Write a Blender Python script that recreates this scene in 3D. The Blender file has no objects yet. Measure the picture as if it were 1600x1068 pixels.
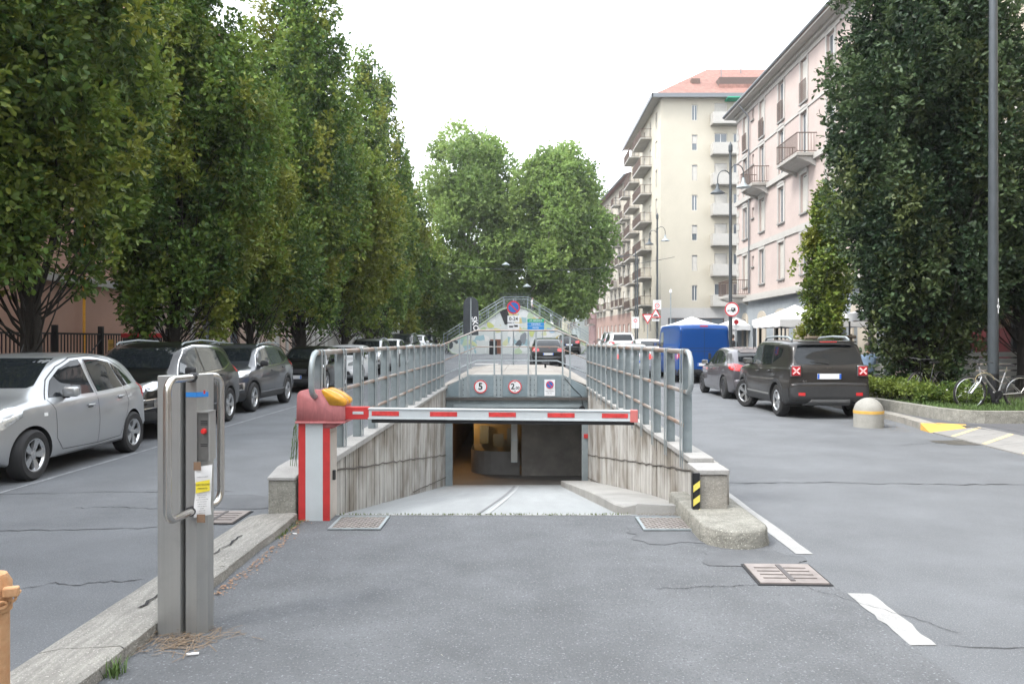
import bpy, bmesh, math, random
import numpy as np
from mathutils import Vector, Matrix, geometry
from mathutils.bvhtree import BVHTree
random.seed(7)
R = math.radians
S = bpy.context.scene
COL = S.collection

# ---------------------------------------------------------------- camera
cam_d = bpy.data.cameras.new('camera'); cam = bpy.data.objects.new('camera', cam_d); COL.objects.link(cam)
cam.location = (0, 0, 1.65); cam.rotation_euler = (R(90), 0, 0)
cam_d.sensor_width = 36; cam_d.lens = 28; cam_d.clip_end = 3000; cam_d.clip_start = .05
cam_d.shift_x = -12/1600; cam_d.shift_y = -2/1600
S.camera = cam

# ---------------------------------------------------------------- world and sun
SUN_EL, SUN_AZ = 50, -118           # elevation, azimuth from +Y (minus = to the left)
w = bpy.data.worlds.new('World'); S.world = w; w.use_nodes = True
nt = w.node_tree; nt.nodes.clear()
out = nt.nodes.new('ShaderNodeOutputWorld'); bg = nt.nodes.new('ShaderNodeBackground')
sky = nt.nodes.new('ShaderNodeTexSky'); sky.sky_type = 'NISHITA'; sky.sun_disc = False
sky.sun_elevation = R(SUN_EL); sky.sun_rotation = R(SUN_AZ); sky.dust_density = 3.0; sky.air_density = 1.0; sky.ozone_density = 1.0
hs = nt.nodes.new('ShaderNodeHueSaturation'); hs.inputs['Saturation'].default_value = .22
mixw = nt.nodes.new('ShaderNodeMix'); mixw.data_type = 'RGBA'; mixw.inputs[0].default_value = .55
mixw.inputs[7].default_value = (10.9, 11.5, 12.3, 1)     # an even veil of high cloud over the clear sky
nt.links.new(sky.outputs[0], hs.inputs['Color']); nt.links.new(hs.outputs[0], mixw.inputs[6])
nt.links.new(mixw.outputs[2], bg.inputs[0]); bg.inputs[1].default_value = .15
nt.links.new(bg.outputs[0], out.inputs[0])
sd = bpy.data.lights.new('sun', 'SUN'); sun = bpy.data.objects.new('sun', sd); COL.objects.link(sun)
sd.energy = 1.5; sd.angle = R(18); sd.color = (1, .96, .90)
dv = Vector((math.sin(R(SUN_AZ))*math.cos(R(SUN_EL)), math.cos(R(SUN_AZ))*math.cos(R(SUN_EL)), math.sin(R(SUN_EL))))
sun.rotation_euler = dv.to_track_quat('Z', 'Y').to_euler()
vs = S.view_settings; vs.view_transform = 'Standard'; vs.look = 'None'; vs.gamma = 1; vs.use_curve_mapping = False
vs.exposure = 1.38
S.cycles.max_bounces = 6; S.cycles.diffuse_bounces = 3; S.cycles.glossy_bounces = 3; S.cycles.transmission_bounces = 4
S.cycles.transparent_max_bounces = 6; S.cycles.use_denoising = True; S.cycles.sample_clamp_indirect = 6

# ---------------------------------------------------------------- helpers
F = 1244.0
def gz(y):                         # height of the street: level, then a slow rise to the canal
    if y < 28: return 0.0
    if y > 60: return .65
    t = (y-28)/32; return .65*t*t*(3-2*t)
def tag(o, label=None, cat=None, group=None, kind=None):
    if label: o['label'] = label
    if cat: o['category'] = cat
    if group: o['group'] = group
    if kind: o['kind'] = kind
    return o
def thing(name, label, cat, loc=(0,0,0), rz=0, group=None):
    o = bpy.data.objects.new(name, None); COL.objects.link(o); o.location = loc; o.rotation_euler = (0,0,rz)
    return tag(o, label, cat, group)
def link(name, me, parent=None, loc=None, rot=None):
    o = bpy.data.objects.new(name, me); COL.objects.link(o)
    if parent: o.parent = parent
    if loc is not None: o.location = loc
    if rot is not None: o.rotation_euler = rot
    return o
KIDS = {}
def kids(o): return [c for c in bpy.data.objects if c.parent == o]
def copy_thing(root, loc, rz=None, label=None, group=None, cache={}):
    if root.name not in cache:
        cache[root.name] = [(c, kids(c)) for c in kids(root)]
    r = root.copy(); COL.objects.link(r); r.location = loc
    if rz is not None: r.rotation_euler = (0,0,rz)
    if label: r['label'] = label
    if group: r['group'] = group
    for c, gs in cache[root.name]:
        n = c.copy(); COL.objects.link(n); n.parent = r
        for g in gs:
            m = g.copy(); COL.objects.link(m); m.parent = n
    return r

class MB:
    def __init__(s): s.v = []; s.f = []; s.m = []; s.cur = 0
    def add(s, vs, fs):
        o = len(s.v); s.v += [tuple(v) for v in vs]; s.f += [tuple(i+o for i in f) for f in fs]; s.m += [s.cur]*len(fs); return s
    def box(s, c, d, rot=None, bev=0):
        x, y, z = d[0]/2, d[1]/2, d[2]/2
        if bev > 0:
            bm = bmesh.new(); bmesh.ops.create_cube(bm, size=1)
            for v in bm.verts: v.co = Vector((v.co.x*d[0], v.co.y*d[1], v.co.z*d[2]))
            bmesh.ops.bevel(bm, geom=bm.edges[:], offset=bev, segments=2, affect='EDGES', profile=.5)
            bm.verts.index_update()
            vs = [v.co.copy() for v in bm.verts]; fs = [[v.index for v in f.verts] for f in bm.faces]; bm.free()
        else:
            vs = [Vector(q) for q in ((-x,-y,-z),(x,-y,-z),(x,y,-z),(-x,y,-z),(-x,-y,z),(x,-y,z),(x,y,z),(-x,y,z))]
            fs = [(0,3,2,1),(4,5,6,7),(0,1,5,4),(1,2,6,5),(2,3,7,6),(3,0,4,7)]
        if rot is not None:
            M = rot if isinstance(rot, Matrix) else Matrix.Rotation(rot, 3, 'Z')
            vs = [M @ v for v in vs]
        return s.add([Vector(c)+v for v in vs], fs)
    def bb(s, x0, x1, y0, y1, z0, z1, bev=0):
        return s.box(((x0+x1)/2,(y0+y1)/2,(z0+z1)/2), (abs(x1-x0),abs(y1-y0),abs(z1-z0)), None, bev)
    def tube(s, pts, r, n=8, cap=True):
        pts = [Vector(p) for p in pts]; k = len(pts)
        rs = r if isinstance(r, (list, tuple)) else [r]*k
        t0 = (pts[1]-pts[0]).normalized(); up = Vector((0,0,1)) if abs(t0.z) < .9 else Vector((1,0,0))
        a = t0.cross(up).normalized(); vs = []
        for i, p in enumerate(pts):
            t = (pts[min(i+1,k-1)]-pts[max(i-1,0)]).normalized()
            a = (a - t*a.dot(t)).normalized(); b = t.cross(a)
            for j in range(n):
                q = 2*math.pi*j/n; vs.append(p + (a*math.cos(q)+b*math.sin(q))*rs[i])
        fs = [(i*n+j, i*n+(j+1)%n, (i+1)*n+(j+1)%n, (i+1)*n+j) for i in range(k-1) for j in range(n)]
        if cap: fs += [tuple(range(n))[::-1], tuple((k-1)*n+j for j in range(n))]
        return s.add(vs, fs)
    def lathe(s, prof, c=(0,0,0), n=24, axis='Z', cap=True):
        vs = []; k = len(prof)
        for r, h in prof:
            for j in range(n):
                q = 2*math.pi*j/n; x, y = r*math.cos(q), r*math.sin(q)
                v = (x,y,h) if axis == 'Z' else ((h,x,y) if axis == 'X' else (x,h,y))
                vs.append((v[0]+c[0], v[1]+c[1], v[2]+c[2]))
        fs = [(i*n+j, i*n+(j+1)%n, (i+1)*n+(j+1)%n, (i+1)*n+j) for i in range(k-1) for j in range(n)]
        if cap and prof[0][0] > 1e-5: fs.append(tuple(range(n))[::-1])
        if cap and prof[-1][0] > 1e-5: fs.append(tuple((k-1)*n+j for j in range(n)))
        return s.add(vs, fs)
    def prism(s, poly, a, b, axis='Z'):      # polygon in the plane across the axis, from a to b
        n = len(poly); vs = []
        for h in (a, b):
            for p, q in poly:
                vs.append({'Z': (p,q,h), 'Y': (p,h,q), 'X': (h,p,q)}[axis])
        fs = [tuple(range(n))[::-1], tuple(range(n, 2*n))] + [(i, (i+1)%n, n+(i+1)%n, n+i) for i in range(n)]
        return s.add(vs, fs)
    def mesh(s, name, mats=None, smooth=False, angle=40):
        me = bpy.data.meshes.new(name); me.from_pydata(s.v, [], s.f)
        if mats is not None:
            for m in (mats if isinstance(mats, (list, tuple)) else [mats]): me.materials.append(m)
        me.polygons.foreach_set('material_index', s.m)
        bm = bmesh.new(); bm.from_mesh(me); bmesh.ops.recalc_face_normals(bm, faces=bm.faces[:])
        if smooth:
            for f in bm.faces: f.smooth = True
            for e in bm.edges:
                if len(e.link_faces) == 2 and e.calc_face_angle(0) > R(angle): e.smooth = False
        bm.to_mesh(me); bm.free(); me.update(); return me
    def build(s, name, mats=None, parent=None, smooth=False, angle=40, loc=None, rot=None):
        return link(name, s.mesh(name, mats, smooth, angle), parent, loc, rot)
def arc(c, r, a0, a1, n, pl='XZ'):
    o = []
    for i in range(n+1):
        a = R(a0+(a1-a0)*i/n); u, v = r*math.cos(a), r*math.sin(a)
        o.append({'XZ': (c[0]+u,c[1],c[2]+v), 'YZ': (c[0],c[1]+u,c[2]+v), 'XY': (c[0]+u,c[1]+v,c[2])}[pl])
    return o
def lerp(a, b, t): return a+(b-a)*t

# ---------------------------------------------------------------- materials
def srgb(r, g, b):
    f = lambda c: c/12.92 if c <= .04045 else ((c+.055)/1.055)**2.4
    return (f(r/255), f(g/255), f(b/255))
MATS = {}
def mat(name, col, rough=.6, metal=0., var=.0, scale=6., col2=None, bump=0., bscale=40., stretch=None, coat=0., emit=None, estr=1., trans=0., spec=None, speck=0., fine=300., stain=0.):
    """principled with a mottle of its own colour, optional specks, blotches of dirt and a bump"""
    if name in MATS: return MATS[name]
    m = bpy.data.materials.new(name); m.use_nodes = True; N = m.node_tree.nodes; L = m.node_tree.links
    b = N['Principled BSDF']; b.inputs['Roughness'].default_value = rough; b.inputs['Metallic'].default_value = metal
    b.inputs['Base Color'].default_value = (*col, 1)
    if coat: b.inputs['Coat Weight'].default_value = coat; b.inputs['Coat Roughness'].default_value = .03
    if spec is not None: b.inputs['Specular IOR Level'].default_value = spec
    if trans: b.inputs['Transmission Weight'].default_value = trans
    if emit: b.inputs['Emission Color'].default_value = (*emit, 1); b.inputs['Emission Strength'].default_value = estr
    tc = N.new('ShaderNodeTexCoord'); vec = tc.outputs['Object']
    if stretch:
        mp = N.new('ShaderNodeMapping'); mp.inputs['Scale'].default_value = stretch; L.new(vec, mp.inputs[0]); svec = mp.outputs[0]
    else: svec = vec
    cur = None
    def noise(v, sc, det=5, ro=.6):
        n = N.new('ShaderNodeTexNoise'); n.inputs['Scale'].default_value = sc; n.inputs['Detail'].default_value = det; n.inputs['Roughness'].default_value = ro
        L.new(v, n.inputs['Vector']); return n.outputs['Fac']
    def mix(fac, c1, c2):
        x = N.new('ShaderNodeMix'); x.data_type = 'RGBA'
        L.new(fac, x.inputs[0])
        for k, c in ((6, c1), (7, c2)):
            if isinstance(c, tuple): x.inputs[k].default_value = (*c, 1)
            else: L.new(c, x.inputs[k])
        return x.outputs[2]
    def ramp(v, a, bb):
        r = N.new('ShaderNodeMapRange'); r.inputs[1].default_value = a; r.inputs[2].default_value = bb; L.new(v, r.inputs[0]); return r.outputs[0]
    if var or col2:
        c2 = col2 or tuple(c*(1-var) for c in col); c1 = col if col2 else tuple(min(1, c*(1+var*.6)) for c in col)
        cur = mix(ramp(noise(svec, scale), .32, .68), c1, c2)
    if stain:
        base = cur if cur is not None else col
        cur = mix(ramp(noise(vec, scale*.22, 8, .65), .52, .72), base, tuple(c*(1-stain) for c in col))
    if speck:
        base = cur if cur is not None else col
        a = mix(ramp(noise(vec, fine, 2, .5), .60, .72), base, tuple(min(1, c*(1+speck*1.6)+.02*speck) for c in col))
        cur = mix(ramp(noise(vec, fine*.8, 2, .5), .42, .30), a, tuple(c*(1-speck*.6) for c in col))
    if cur is not None: L.new(cur, b.inputs['Base Color'])
    if bump:
        bp = N.new('ShaderNodeBump'); bp.inputs['Strength'].default_value = bump; bp.inputs['Distance'].default_value = .02
        L.new(noise(vec, bscale, 6, .65), bp.inputs['Height']); L.new(bp.outputs[0], b.inputs['Normal'])
    MATS[name] = m; return m

M_asph = mat('asphalt_road', (.145,.153,.163), .82, var=.16, scale=1.1, speck=.55, fine=110, bump=.5, bscale=90, stain=.24, spec=.35)
M_lane = mat('asphalt_lane', (.160,.168,.178), .85, var=.2, scale=1.6, speck=.48, fine=80, bump=1., bscale=60, stain=.32, spec=.3)
M_patch = mat('asphalt_patch', (.118,.124,.132), .85, var=.2, scale=3, speck=.35, fine=160, bump=.4, bscale=90)
M_crack = mat('crack', (.03,.03,.032), .95)
M_granite = mat('granite', (.30,.285,.255), .8, var=.22, scale=7, speck=.6, fine=110, bump=.7, bscale=35, stain=.35)
M_granite_rough = mat('granite_rough', (.26,.255,.225), .9, var=.3, scale=9, speck=.7, fine=90, bump=1.0, bscale=22, stain=.4)
M_kerb = mat('kerb_granite', (.31,.30,.275), .85, var=.28, scale=6, stretch=(5,.7,3), speck=.6, fine=100, bump=.9, bscale=30, stain=.4)
M_coping = mat('coping_stone', (.33,.325,.315), .75, var=.14, scale=5, speck=.4, fine=140, bump=.3, bscale=40, stain=.3)
M_ramp = mat('ramp_concrete', (.295,.31,.315), .75, var=.13, scale=1.6, stretch=(2.2,.2,1), speck=.14, fine=120, bump=.15, bscale=60, stain=.2)
M_concrete = mat('concrete', (.30,.285,.26), .9, var=.25, scale=2.5, speck=.2, fine=120, bump=.4, bscale=30, stain=.3)
M_white_paint = mat('road_paint', (.33,.33,.325), .7, var=.12, scale=9, speck=.22, fine=140, bump=.3, bscale=80, stain=.3)
M_steel = mat('brushed_steel', (.40,.405,.40), .38, .65, var=.07, scale=30, stretch=(1,1,.03), stain=.12)
M_steel_tube = mat('polished_tube', (.56,.55,.53), .26, .95, var=.05, scale=9)
M_galv = mat('galvanised_paint', (.225,.265,.28), .5, .25, var=.18, scale=8, stain=.25, bump=.1)
M_galv_light = mat('galvanised_light', (.33,.37,.385), .45, .4, var=.14, scale=9, stain=.2)
M_rail = mat('rail_tube_rusty', (.36,.36,.35), .5, .4, col2=(.27,.17,.12), scale=1.8)
M_panelblue = mat('portal_panel', (.21,.265,.29), .5, .2, var=.12, scale=4, stain=.25, bump=.1)
M_panelblue_l = mat('portal_panel_light', (.29,.335,.35), .5, .2, var=.1, scale=5, stain=.2)
M_dark = mat('dark_gap', (.02,.02,.022), .8)
M_rubber = mat('black_rubber', (.022,.022,.024), .7, var=.2, scale=20)
M_red = mat('barrier_red', (.50,.035,.035), .45, var=.12, scale=8, stain=.25)
M_redfade = mat('faded_red_hood', (.47,.165,.17), .7, var=.16, scale=9, stretch=(6,6,1), stain=.3)
M_white = mat('white_enamel', (.50,.54,.56), .4, var=.05, scale=5, stain=.12)
M_cream = mat('cabinet_cream', (.50,.46,.42), .6, var=.1, scale=6, stain=.2)
M_yellow = mat('amber_lamp', (.78,.38,.03), .35, coat=.3, var=.15, scale=20)
M_yellowpaint = mat('yellow_paint', (.60,.36,.08), .7, var=.15, scale=9, speck=.2, stain=.25)
M_paleyellow = mat('worn_yellow_paint', (.58,.47,.26), .75, var=.2, scale=7, stain=.3)
M_rust = mat('rusty_orange', (.44,.22,.10), .8, col2=(.58,.38,.22), scale=9, stain=.6, bump=.4, bscale=30)
M_stone_l = mat('light_slab', (.24,.235,.225), .8, var=.12, scale=4, speck=.25, fine=120, stain=.2)
M_bark = mat('bark', (.028,.024,.020), .95, var=.35, scale=8, bump=1., bscale=18, stretch=(3,3,.6))
M_barkpale = mat('plane_bark', (.42,.40,.33), .9, col2=(.26,.25,.19), scale=2.5, bump=.3)
M_black = mat('black_metal', (.02,.021,.024), .45, .3)
M_lampgrey = mat('lamp_post_paint', (.062,.073,.082), .42, .25, var=.12, scale=4, stain=.15)
M_soil = mat('soil', (.07,.055,.04), .95, var=.4, scale=8, bump=.8)
M_grass = mat('grass_blades', (.075,.13,.03), .8, var=.4, scale=4)
M_whiteplain = mat('white_plain', (.75,.75,.75), .5)
M_signwhite = mat('sign_white', (.72,.73,.74), .4, var=.04, scale=10)
M_signred = mat('sign_red', (.60,.02,.03), .4)
M_signblue = mat('sign_blue', (.02,.13,.42), .4)
M_signblack = mat('sign_black', (.02,.02,.022), .5)
M_signback = mat('sign_back_grey', (.045,.052,.060), .5, .3, var=.2, scale=6)
M_glass = mat('window_glass', (.012,.015,.018), .03, 0, spec=.45)
M_glass_bld = mat('house_glass', (.10,.12,.135), .05, 0, spec=.8)
M_glass_reflect = mat('window_glass_reflect', (.06,.07,.075), .05, 0, spec=.7)  # paler copy of the car glass: reflected houses put into its colour
M_tyre = mat('tyre', (.018,.018,.019), .78)
M_rim = mat('alloy', (.55,.56,.57), .25, .9)
M_rimdark = mat('alloy_dark', (.06,.06,.065), .35, .7)
M_chrome = mat('chrome', (.7,.7,.7), .12, 1.)
M_blackplastic = mat('black_plastic', (.028,.029,.031), .55, var=.1, scale=12)
M_greyplastic = mat('grey_plastic', (.10,.105,.11), .5)
M_headlight = mat('headlight_glass', (.55,.58,.60), .08, .55, var=.35, scale=26, coat=1.)
M_taillight = mat('taillight_red', (.45,.012,.015), .15, coat=1., emit=(1,.02,.02), estr=.04)
M_brake = mat('brake_lamp_lit', (.6,.01,.01), .2, emit=(1,.05,.04), estr=.9)
M_orange = mat('indicator_orange', (.6,.14,.02), .25)
M_plate = mat('licence_plate', (.68,.69,.70), .4)
M_plateblue = mat('plate_blue', (.02,.12,.55), .4)
def paint(name, c, metal=.5, rough=.32, coat=1.): return mat(name, c, rough, metal, coat=coat, spec=.2)
P_silver = paint('paint_silver', (.40,.415,.43), .6, .33)
P_black = paint('paint_black', (.006,.006,.007), .0, .3, .8)
P_grey = paint('paint_slate_grey', (.05,.056,.066), .4, .36)
P_dkgrey = paint('paint_warm_dark_grey', (.034,.032,.031), .35, .33, .7)
P_midgrey = paint('paint_mauve_grey', (.105,.10,.112), .45, .34)
P_blue = paint('paint_blue', (.004,.050,.21), .0, .45, .3)
P_white = paint('paint_white', (.68,.69,.70), .0, .35)
P_navy = paint('paint_dark_navy', (.02,.028,.045), .4, .3)
P_red = paint('paint_red', (.32,.02,.02), .1, .35)
# ================================================================ SETTING
def sheet(name, xs, ys, skip, zf, m, kind='structure'):
    vs = [(x, y, zf(x, y)) for y in ys for x in xs]; nx = len(xs); fs = []
    for j in range(len(ys)-1):
        for i in range(nx-1):
            cx, cy = (xs[i]+xs[i+1])/2, (ys[j]+ys[j+1])/2
            if skip(cx, cy): continue
            fs.append((j*nx+i, j*nx+i+1, (j+1)*nx+i+1, (j+1)*nx+i))
    b = MB(); b.add(vs, fs); o = b.build(name, m, smooth=True); o['kind'] = kind; return o
WXL, WXR, RY0, RY1 = -1.80, 1.66, 7.52, 19.5        # inner faces of the ramp walls, mouth, portal
ROOM1 = 33.0
xs = [-900,-300,-60,-20,-8,-4,-2.2, 2.0, 4, 8, 20, 60, 300, 900]
ys = [-60,-10,0,4,RY0,10,15,19.4,24,28,30,32,34,36,38,40,42,44,46,48,50,52,54,56,58,60,70,90,130,200,400,1600]
road = sheet('road', xs, ys, lambda x, y: -2.2 < x < 2.0 and RY0 < y < 34, lambda x, y: gz(y), M_asph)
sheet('entrance_lane', [-2.2,-1.7,-1,0,1,1.5,2.0], [-6,0,2,4,5,6,7,RY0], lambda x, y: False, lambda x, y: .004 if x > -2.1 else .004, M_lane)
tag(sheet('lane_verge', [2.0,2.05,2.12], [-6,0,3,5,6.2], lambda x,y: False, lambda x,y: .0035, M_lane))
# dark repair patches in the asphalt
def blob(name, cx, cy, rx, ry, z, m, seed, n=26, kind='structure'):
    rr = random.Random(seed); pts = []
    for i in range(n):
        a = 2*math.pi*i/n; k = 1+.16*rr.uniform(-1,1)
        sq = 1/max(abs(math.cos(a)), abs(math.sin(a)))**.55
        pts.append((cx+rx*k*sq*math.cos(a), cy+ry*k*sq*math.sin(a), z))
    b = MB(); b.add(pts, [tuple(range(n))]); o = b.build(name, m); o['kind'] = kind; return o
blob('asphalt_patch', 1.35, 6.75, .42, .30, .008, M_patch, 1)
blob('asphalt_patch', 1.75, 6.02, .36, .22, .0085, M_patch, 2)
blob('asphalt_patch', 7.3, 12.9, .55, .30, .004, mat('damp_stain', (.075,.07,.06), .7, var=.2, scale=5), 3)
blob('asphalt_patch', -2.95, 8.15, .5, .35, .004, M_patch, 4)
0 and blob('asphalt_patch', -.55, 6.3, .5, .10, .008, mat('dust_stain', (.155,.15,.13), .9, var=.3, scale=6, speck=.5, fine=95), 5)
# cracks
def crack(p0, p1, wid, seed, amp=.04, n=46):
    rr = random.Random(seed); a = Vector((*p0, 0)); b_ = Vector((*p1, 0)); d = (b_-a); nrm = Vector((-d.y, d.x, 0)).normalized()
    off = 0; L_, Rr = [], []
    for i in range(n+1):
        off = off*.8+rr.uniform(-amp, amp); p = a+d*(i/n)+nrm*off; ww = wid*rr.uniform(.25, 1)
        if i in (0, n): ww = .0005
        z = gz(p.y)+.0045 if not (-2.1 < p.x < 2.05 and p.y < RY0) else .009
        L_.append((p+nrm*ww/2)[:2]+(z,)); Rr.append((p-nrm*ww/2)[:2]+(z,))
    b = MB(); b.add(L_+Rr, [(i, i+1, n+2+i, n+1+i) for i in range(n)]); o = b.build('asphalt_crack', M_crack); o['kind'] = 'structure'
crack((-6.6,6.55), (-2.45,7.15), .02, 1); crack((-9,8.3), (-3.1,8.7), .018, 2); crack((-4.4,7.9),(-2.9,7.7),.014,3)
crack((2.05,9.25), (8.6,9.05), .032, 4, .035, 80); crack((-4.2,5.1),(-2.6,5.55),.014,5); crack((2.3,4.3),(5.2,4.2),.010,6,.02)
crack((1.9,5.35),(2.5,4.5),.007,7,.012); crack((.9,5.3),(1.62,5.38),.01,8,.015); crack((6.0,12.6),(7.1,13.0),.02,9)
# road markings
def marking(name, poly, m=M_white_paint, seed=0, z=.0045, rag=.012):
    rr = random.Random(seed); pts = []
    k = len(poly)
    for i in range(k):
        p, q = Vector(poly[i]), Vector(poly[(i+1)%k]); n = max(1, int((q-p).length/.08))
        n = min(n, 70)
        for j in range(n):
            v = p.lerp(q, j/n); pts.append((v.x+rr.uniform(-rag,rag), v.y+rr.uniform(-rag,rag), z+gz(v.y)))
    b = MB(); b.add(pts, [tuple(range(len(pts)))]); o = b.build(name, m); o['kind'] = 'structure'; return o
marking('lane_marking', [(2.12,4.31),(2.26,4.31),(2.29,5.20),(2.13,5.20)], seed=3)
marking('lane_marking', [(2.14,6.16),(2.27,6.16),(2.27,27),(2.12,27)], seed=4, rag=.006)
marking('lane_marking', [(-5.66,5),(-5.60,5),(-5.60,27),(-5.66,27)], seed=5, m=mat('worn_white_paint', (.24,.25,.26), .8, var=.3, scale=5, speck=.6, fine=60))
marking('lane_marking', [(-2.5,44),(-1.2,44),(-1.2,45),(-2.5,45)], seed=6)
marking('lane_marking', [(3.6,40),(3.9,40),(3.9,43),(3.6,43)], seed=7)
# left kerb stones beside the entrance lane
krb = bpy.data.objects.new("kerb", None); COL.objects.link(krb); krb.location = (-2.27,0,0); tag(krb, "weathered granite kerb beside the entrance lane, running up to the barrier", None, None, "structure")
for i, (a, b_) in enumerate(((-1.2,.99),(1.005,2.59),(2.605,4.09),(4.105,5.54),(5.555,7.28))):
    m = MB(); n = 10
    rr = random.Random(i); pr = []
    for j in range(n+1):
        y = lerp(a, b_, j/n); e = rr.uniform(-.008,.008)
        pr.append([(-.23+e*.6,y,-.1), (-.23+e*.6,y,.028+e*.3), (-.20,y,.045), (-.08,y,.068+e*.4), (.12,y,.076+e*.5), (.215+e,y,.082), (.235+e,y,.068), (.24+e,y,-.1)])
    vs = [p for q in pr for p in q]; k = 8
    m.add(vs, [(j*k+t, j*k+t+1, (j+1)*k+t+1, (j+1)*k+t) for j in range(n) for t in range(k-1)]+[tuple(range(k)), tuple(n*k+t for t in range(k))[::-1]])
    m.build('kerb_stone', M_kerb, krb, smooth=True, angle=50)
m = MB(); rr = random.Random(5); x = .02
L_, R_ = [], []
for j in range(30):
    y = 4.7+1.75*j/29; x += rr.uniform(-.02,.02); L_.append((x+.01*rr.random(), y, .0785)); R_.append((x-.012*rr.random()-.003, y, .0785))
m.add(L_+R_, [(i,i+1,31+i,30+i) for i in range(29)]); m.build('surface_crack', M_crack, krb)
# rounded granite kerb at the right of the lane
kr = bpy.data.objects.new("kerb", None); COL.objects.link(kr); kr.location = (1.765,0,0); tag(kr, "pale granite kerb with a round nose in front of the right ramp wall", None, None, "structure")
def nose(z, r, yc, n=14): return [(r*math.cos(a)*1.0, yc+r*1.05*math.sin(a), z) for a in [math.pi+math.pi*i/n for i in range(n+1)]]
m = MB(); rings = []
for z, r in ((-.1,.285),(.0,.28),(.07,.272),(.125,.268),(.142,.255),(.146,.235)):
    rr = random.Random(int(z*1000)+3); q = nose(z, r, 6.58, 22); e = .006 if z < .13 else .002
    q = [(x+rr.uniform(-e,e), y+rr.uniform(-e,e), z) for x, y, z in q]
    rings.append([(-r,7.95,z)]+q+[(r,7.95,z)])
k = len(rings[0]); vs = [p for q in rings for p in q]
m.add(vs, [(i*k+j, i*k+j+1, (i+1)*k+j+1, (i+1)*k+j) for i in range(len(rings)-1) for j in range(k-1)]+[tuple((len(rings)-1)*k+j for j in range(k))])
m.build('kerb_stone', M_granite_rough, kr, smooth=True, angle=50)
for y0 in [7.955+i*1.3 for i in range(9)]:
    m = MB(); m.bb(.10,.265,y0,y0+1.295,-.1,.145,.012); m.build('kerb_stone', M_granite, kr)
# ---- ramp, walls, portal
def rz_(y): return -.157*(y-RY0) if y < RY1 else -.157*(RY1-RY0)
m = MB(); ysr = [RY0,8.2,9,10,12,14,16,18,RY1,26,ROOM1]
def ry_s(y): return (-.02-.157*(y-RY0)) if y > RY0+.3 else (.002 - .08*(y-RY0))
vs = []
for y in ysr: vs += [(-1.85,y,max(ry_s(y),ry_s(RY1))),(1.72,y,max(ry_s(y),ry_s(RY1)))]
m.add(vs, [(2*i,2*i+1,2*i+3,2*i+2) for i in range(len(ysr)-1)])
ramp = m.build('ramp', [M_ramp], smooth=True); ramp['kind'] = 'structure'
def rampz(y): return max(ry_s(y), ry_s(RY1))
m = MB(); L_, R_ = [], []                            # curved drainage joint down the ramp
for j in range(25):
    t = j/24; y = lerp(7.6, 19.3, t); x = -.44+.32*math.sin(t*1.35)**1.0; z = rampz(y)+.006; ww = .012+.02*t
    L_.append((x-ww,y,z)); R_.append((x+ww,y,z))
m.add(L_+R_, [(i,i+1,26+i,25+i) for i in range(24)])
o = m.build('ramp_joint', mat('joint_filler', (.20,.205,.21), .9), smooth=True); o['kind'] = 'structure'
m = MB(); L_, R_ = [], []
for j in range(25):
    t = j/24; y = lerp(7.6, 19.3, t); x = -.36+.32*math.sin(t*1.35)+.01; z = rampz(y)+.0065; L_.append((x-.02,y,z)); R_.append((x+.025,y,z))
m.add(L_+R_, [(i,i+1,26+i,25+i) for i in range(24)])
o = m.build('ramp_joint', mat('joint_pale', (.38,.39,.39), .9), smooth=True); o['kind'] = 'structure'
m = MB(); m.add([(-1.8,7.50,.009),(1.05,7.50,.009),(1.05,7.535,.010),(-1.8,7.535,.010)], [(0,1,2,3)])
o = m.build('mortar_joint', mat('mortar', (.38,.38,.36), .9, var=.3, scale=12)); o['kind'] = 'structure'
# raised walkway down the right side of the ramp
m = MB(); pr = []
wy = [7.62,7.75,8.0,8.4,9,10,12,14,16,18,19.3]
def wx(y): return 1.42 if y < 7.63 else (1.13 if y < 7.8 else (1.04 if y < 8.1 else 1.0))
def wz(y): return rampz(y)+lerp(.08,.13,min(1,(y-7.6)/3))
for y in wy: pr += [(wx(y),y,rampz(y)-.05),(wx(y),y,wz(y)-.015),(wx(y)+.015,y,wz(y)),(1.655,y,wz(y)+.004)]
k = 4; n = len(wy)
m.add(pr, [(i*k+j, i*k+j+1, (i+1)*k+j+1, (i+1)*k+j) for i in range(n-1) for j in range(3)]+[(0,1,2,3)])
o = m.build('ramp_walkway', mat('walkway_concrete', (.31,.305,.29), .85, var=.15, scale=2.5, stain=.3, speck=.15, fine=120, bump=.3), smooth=True, angle=35); o['kind']='structure'
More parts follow.
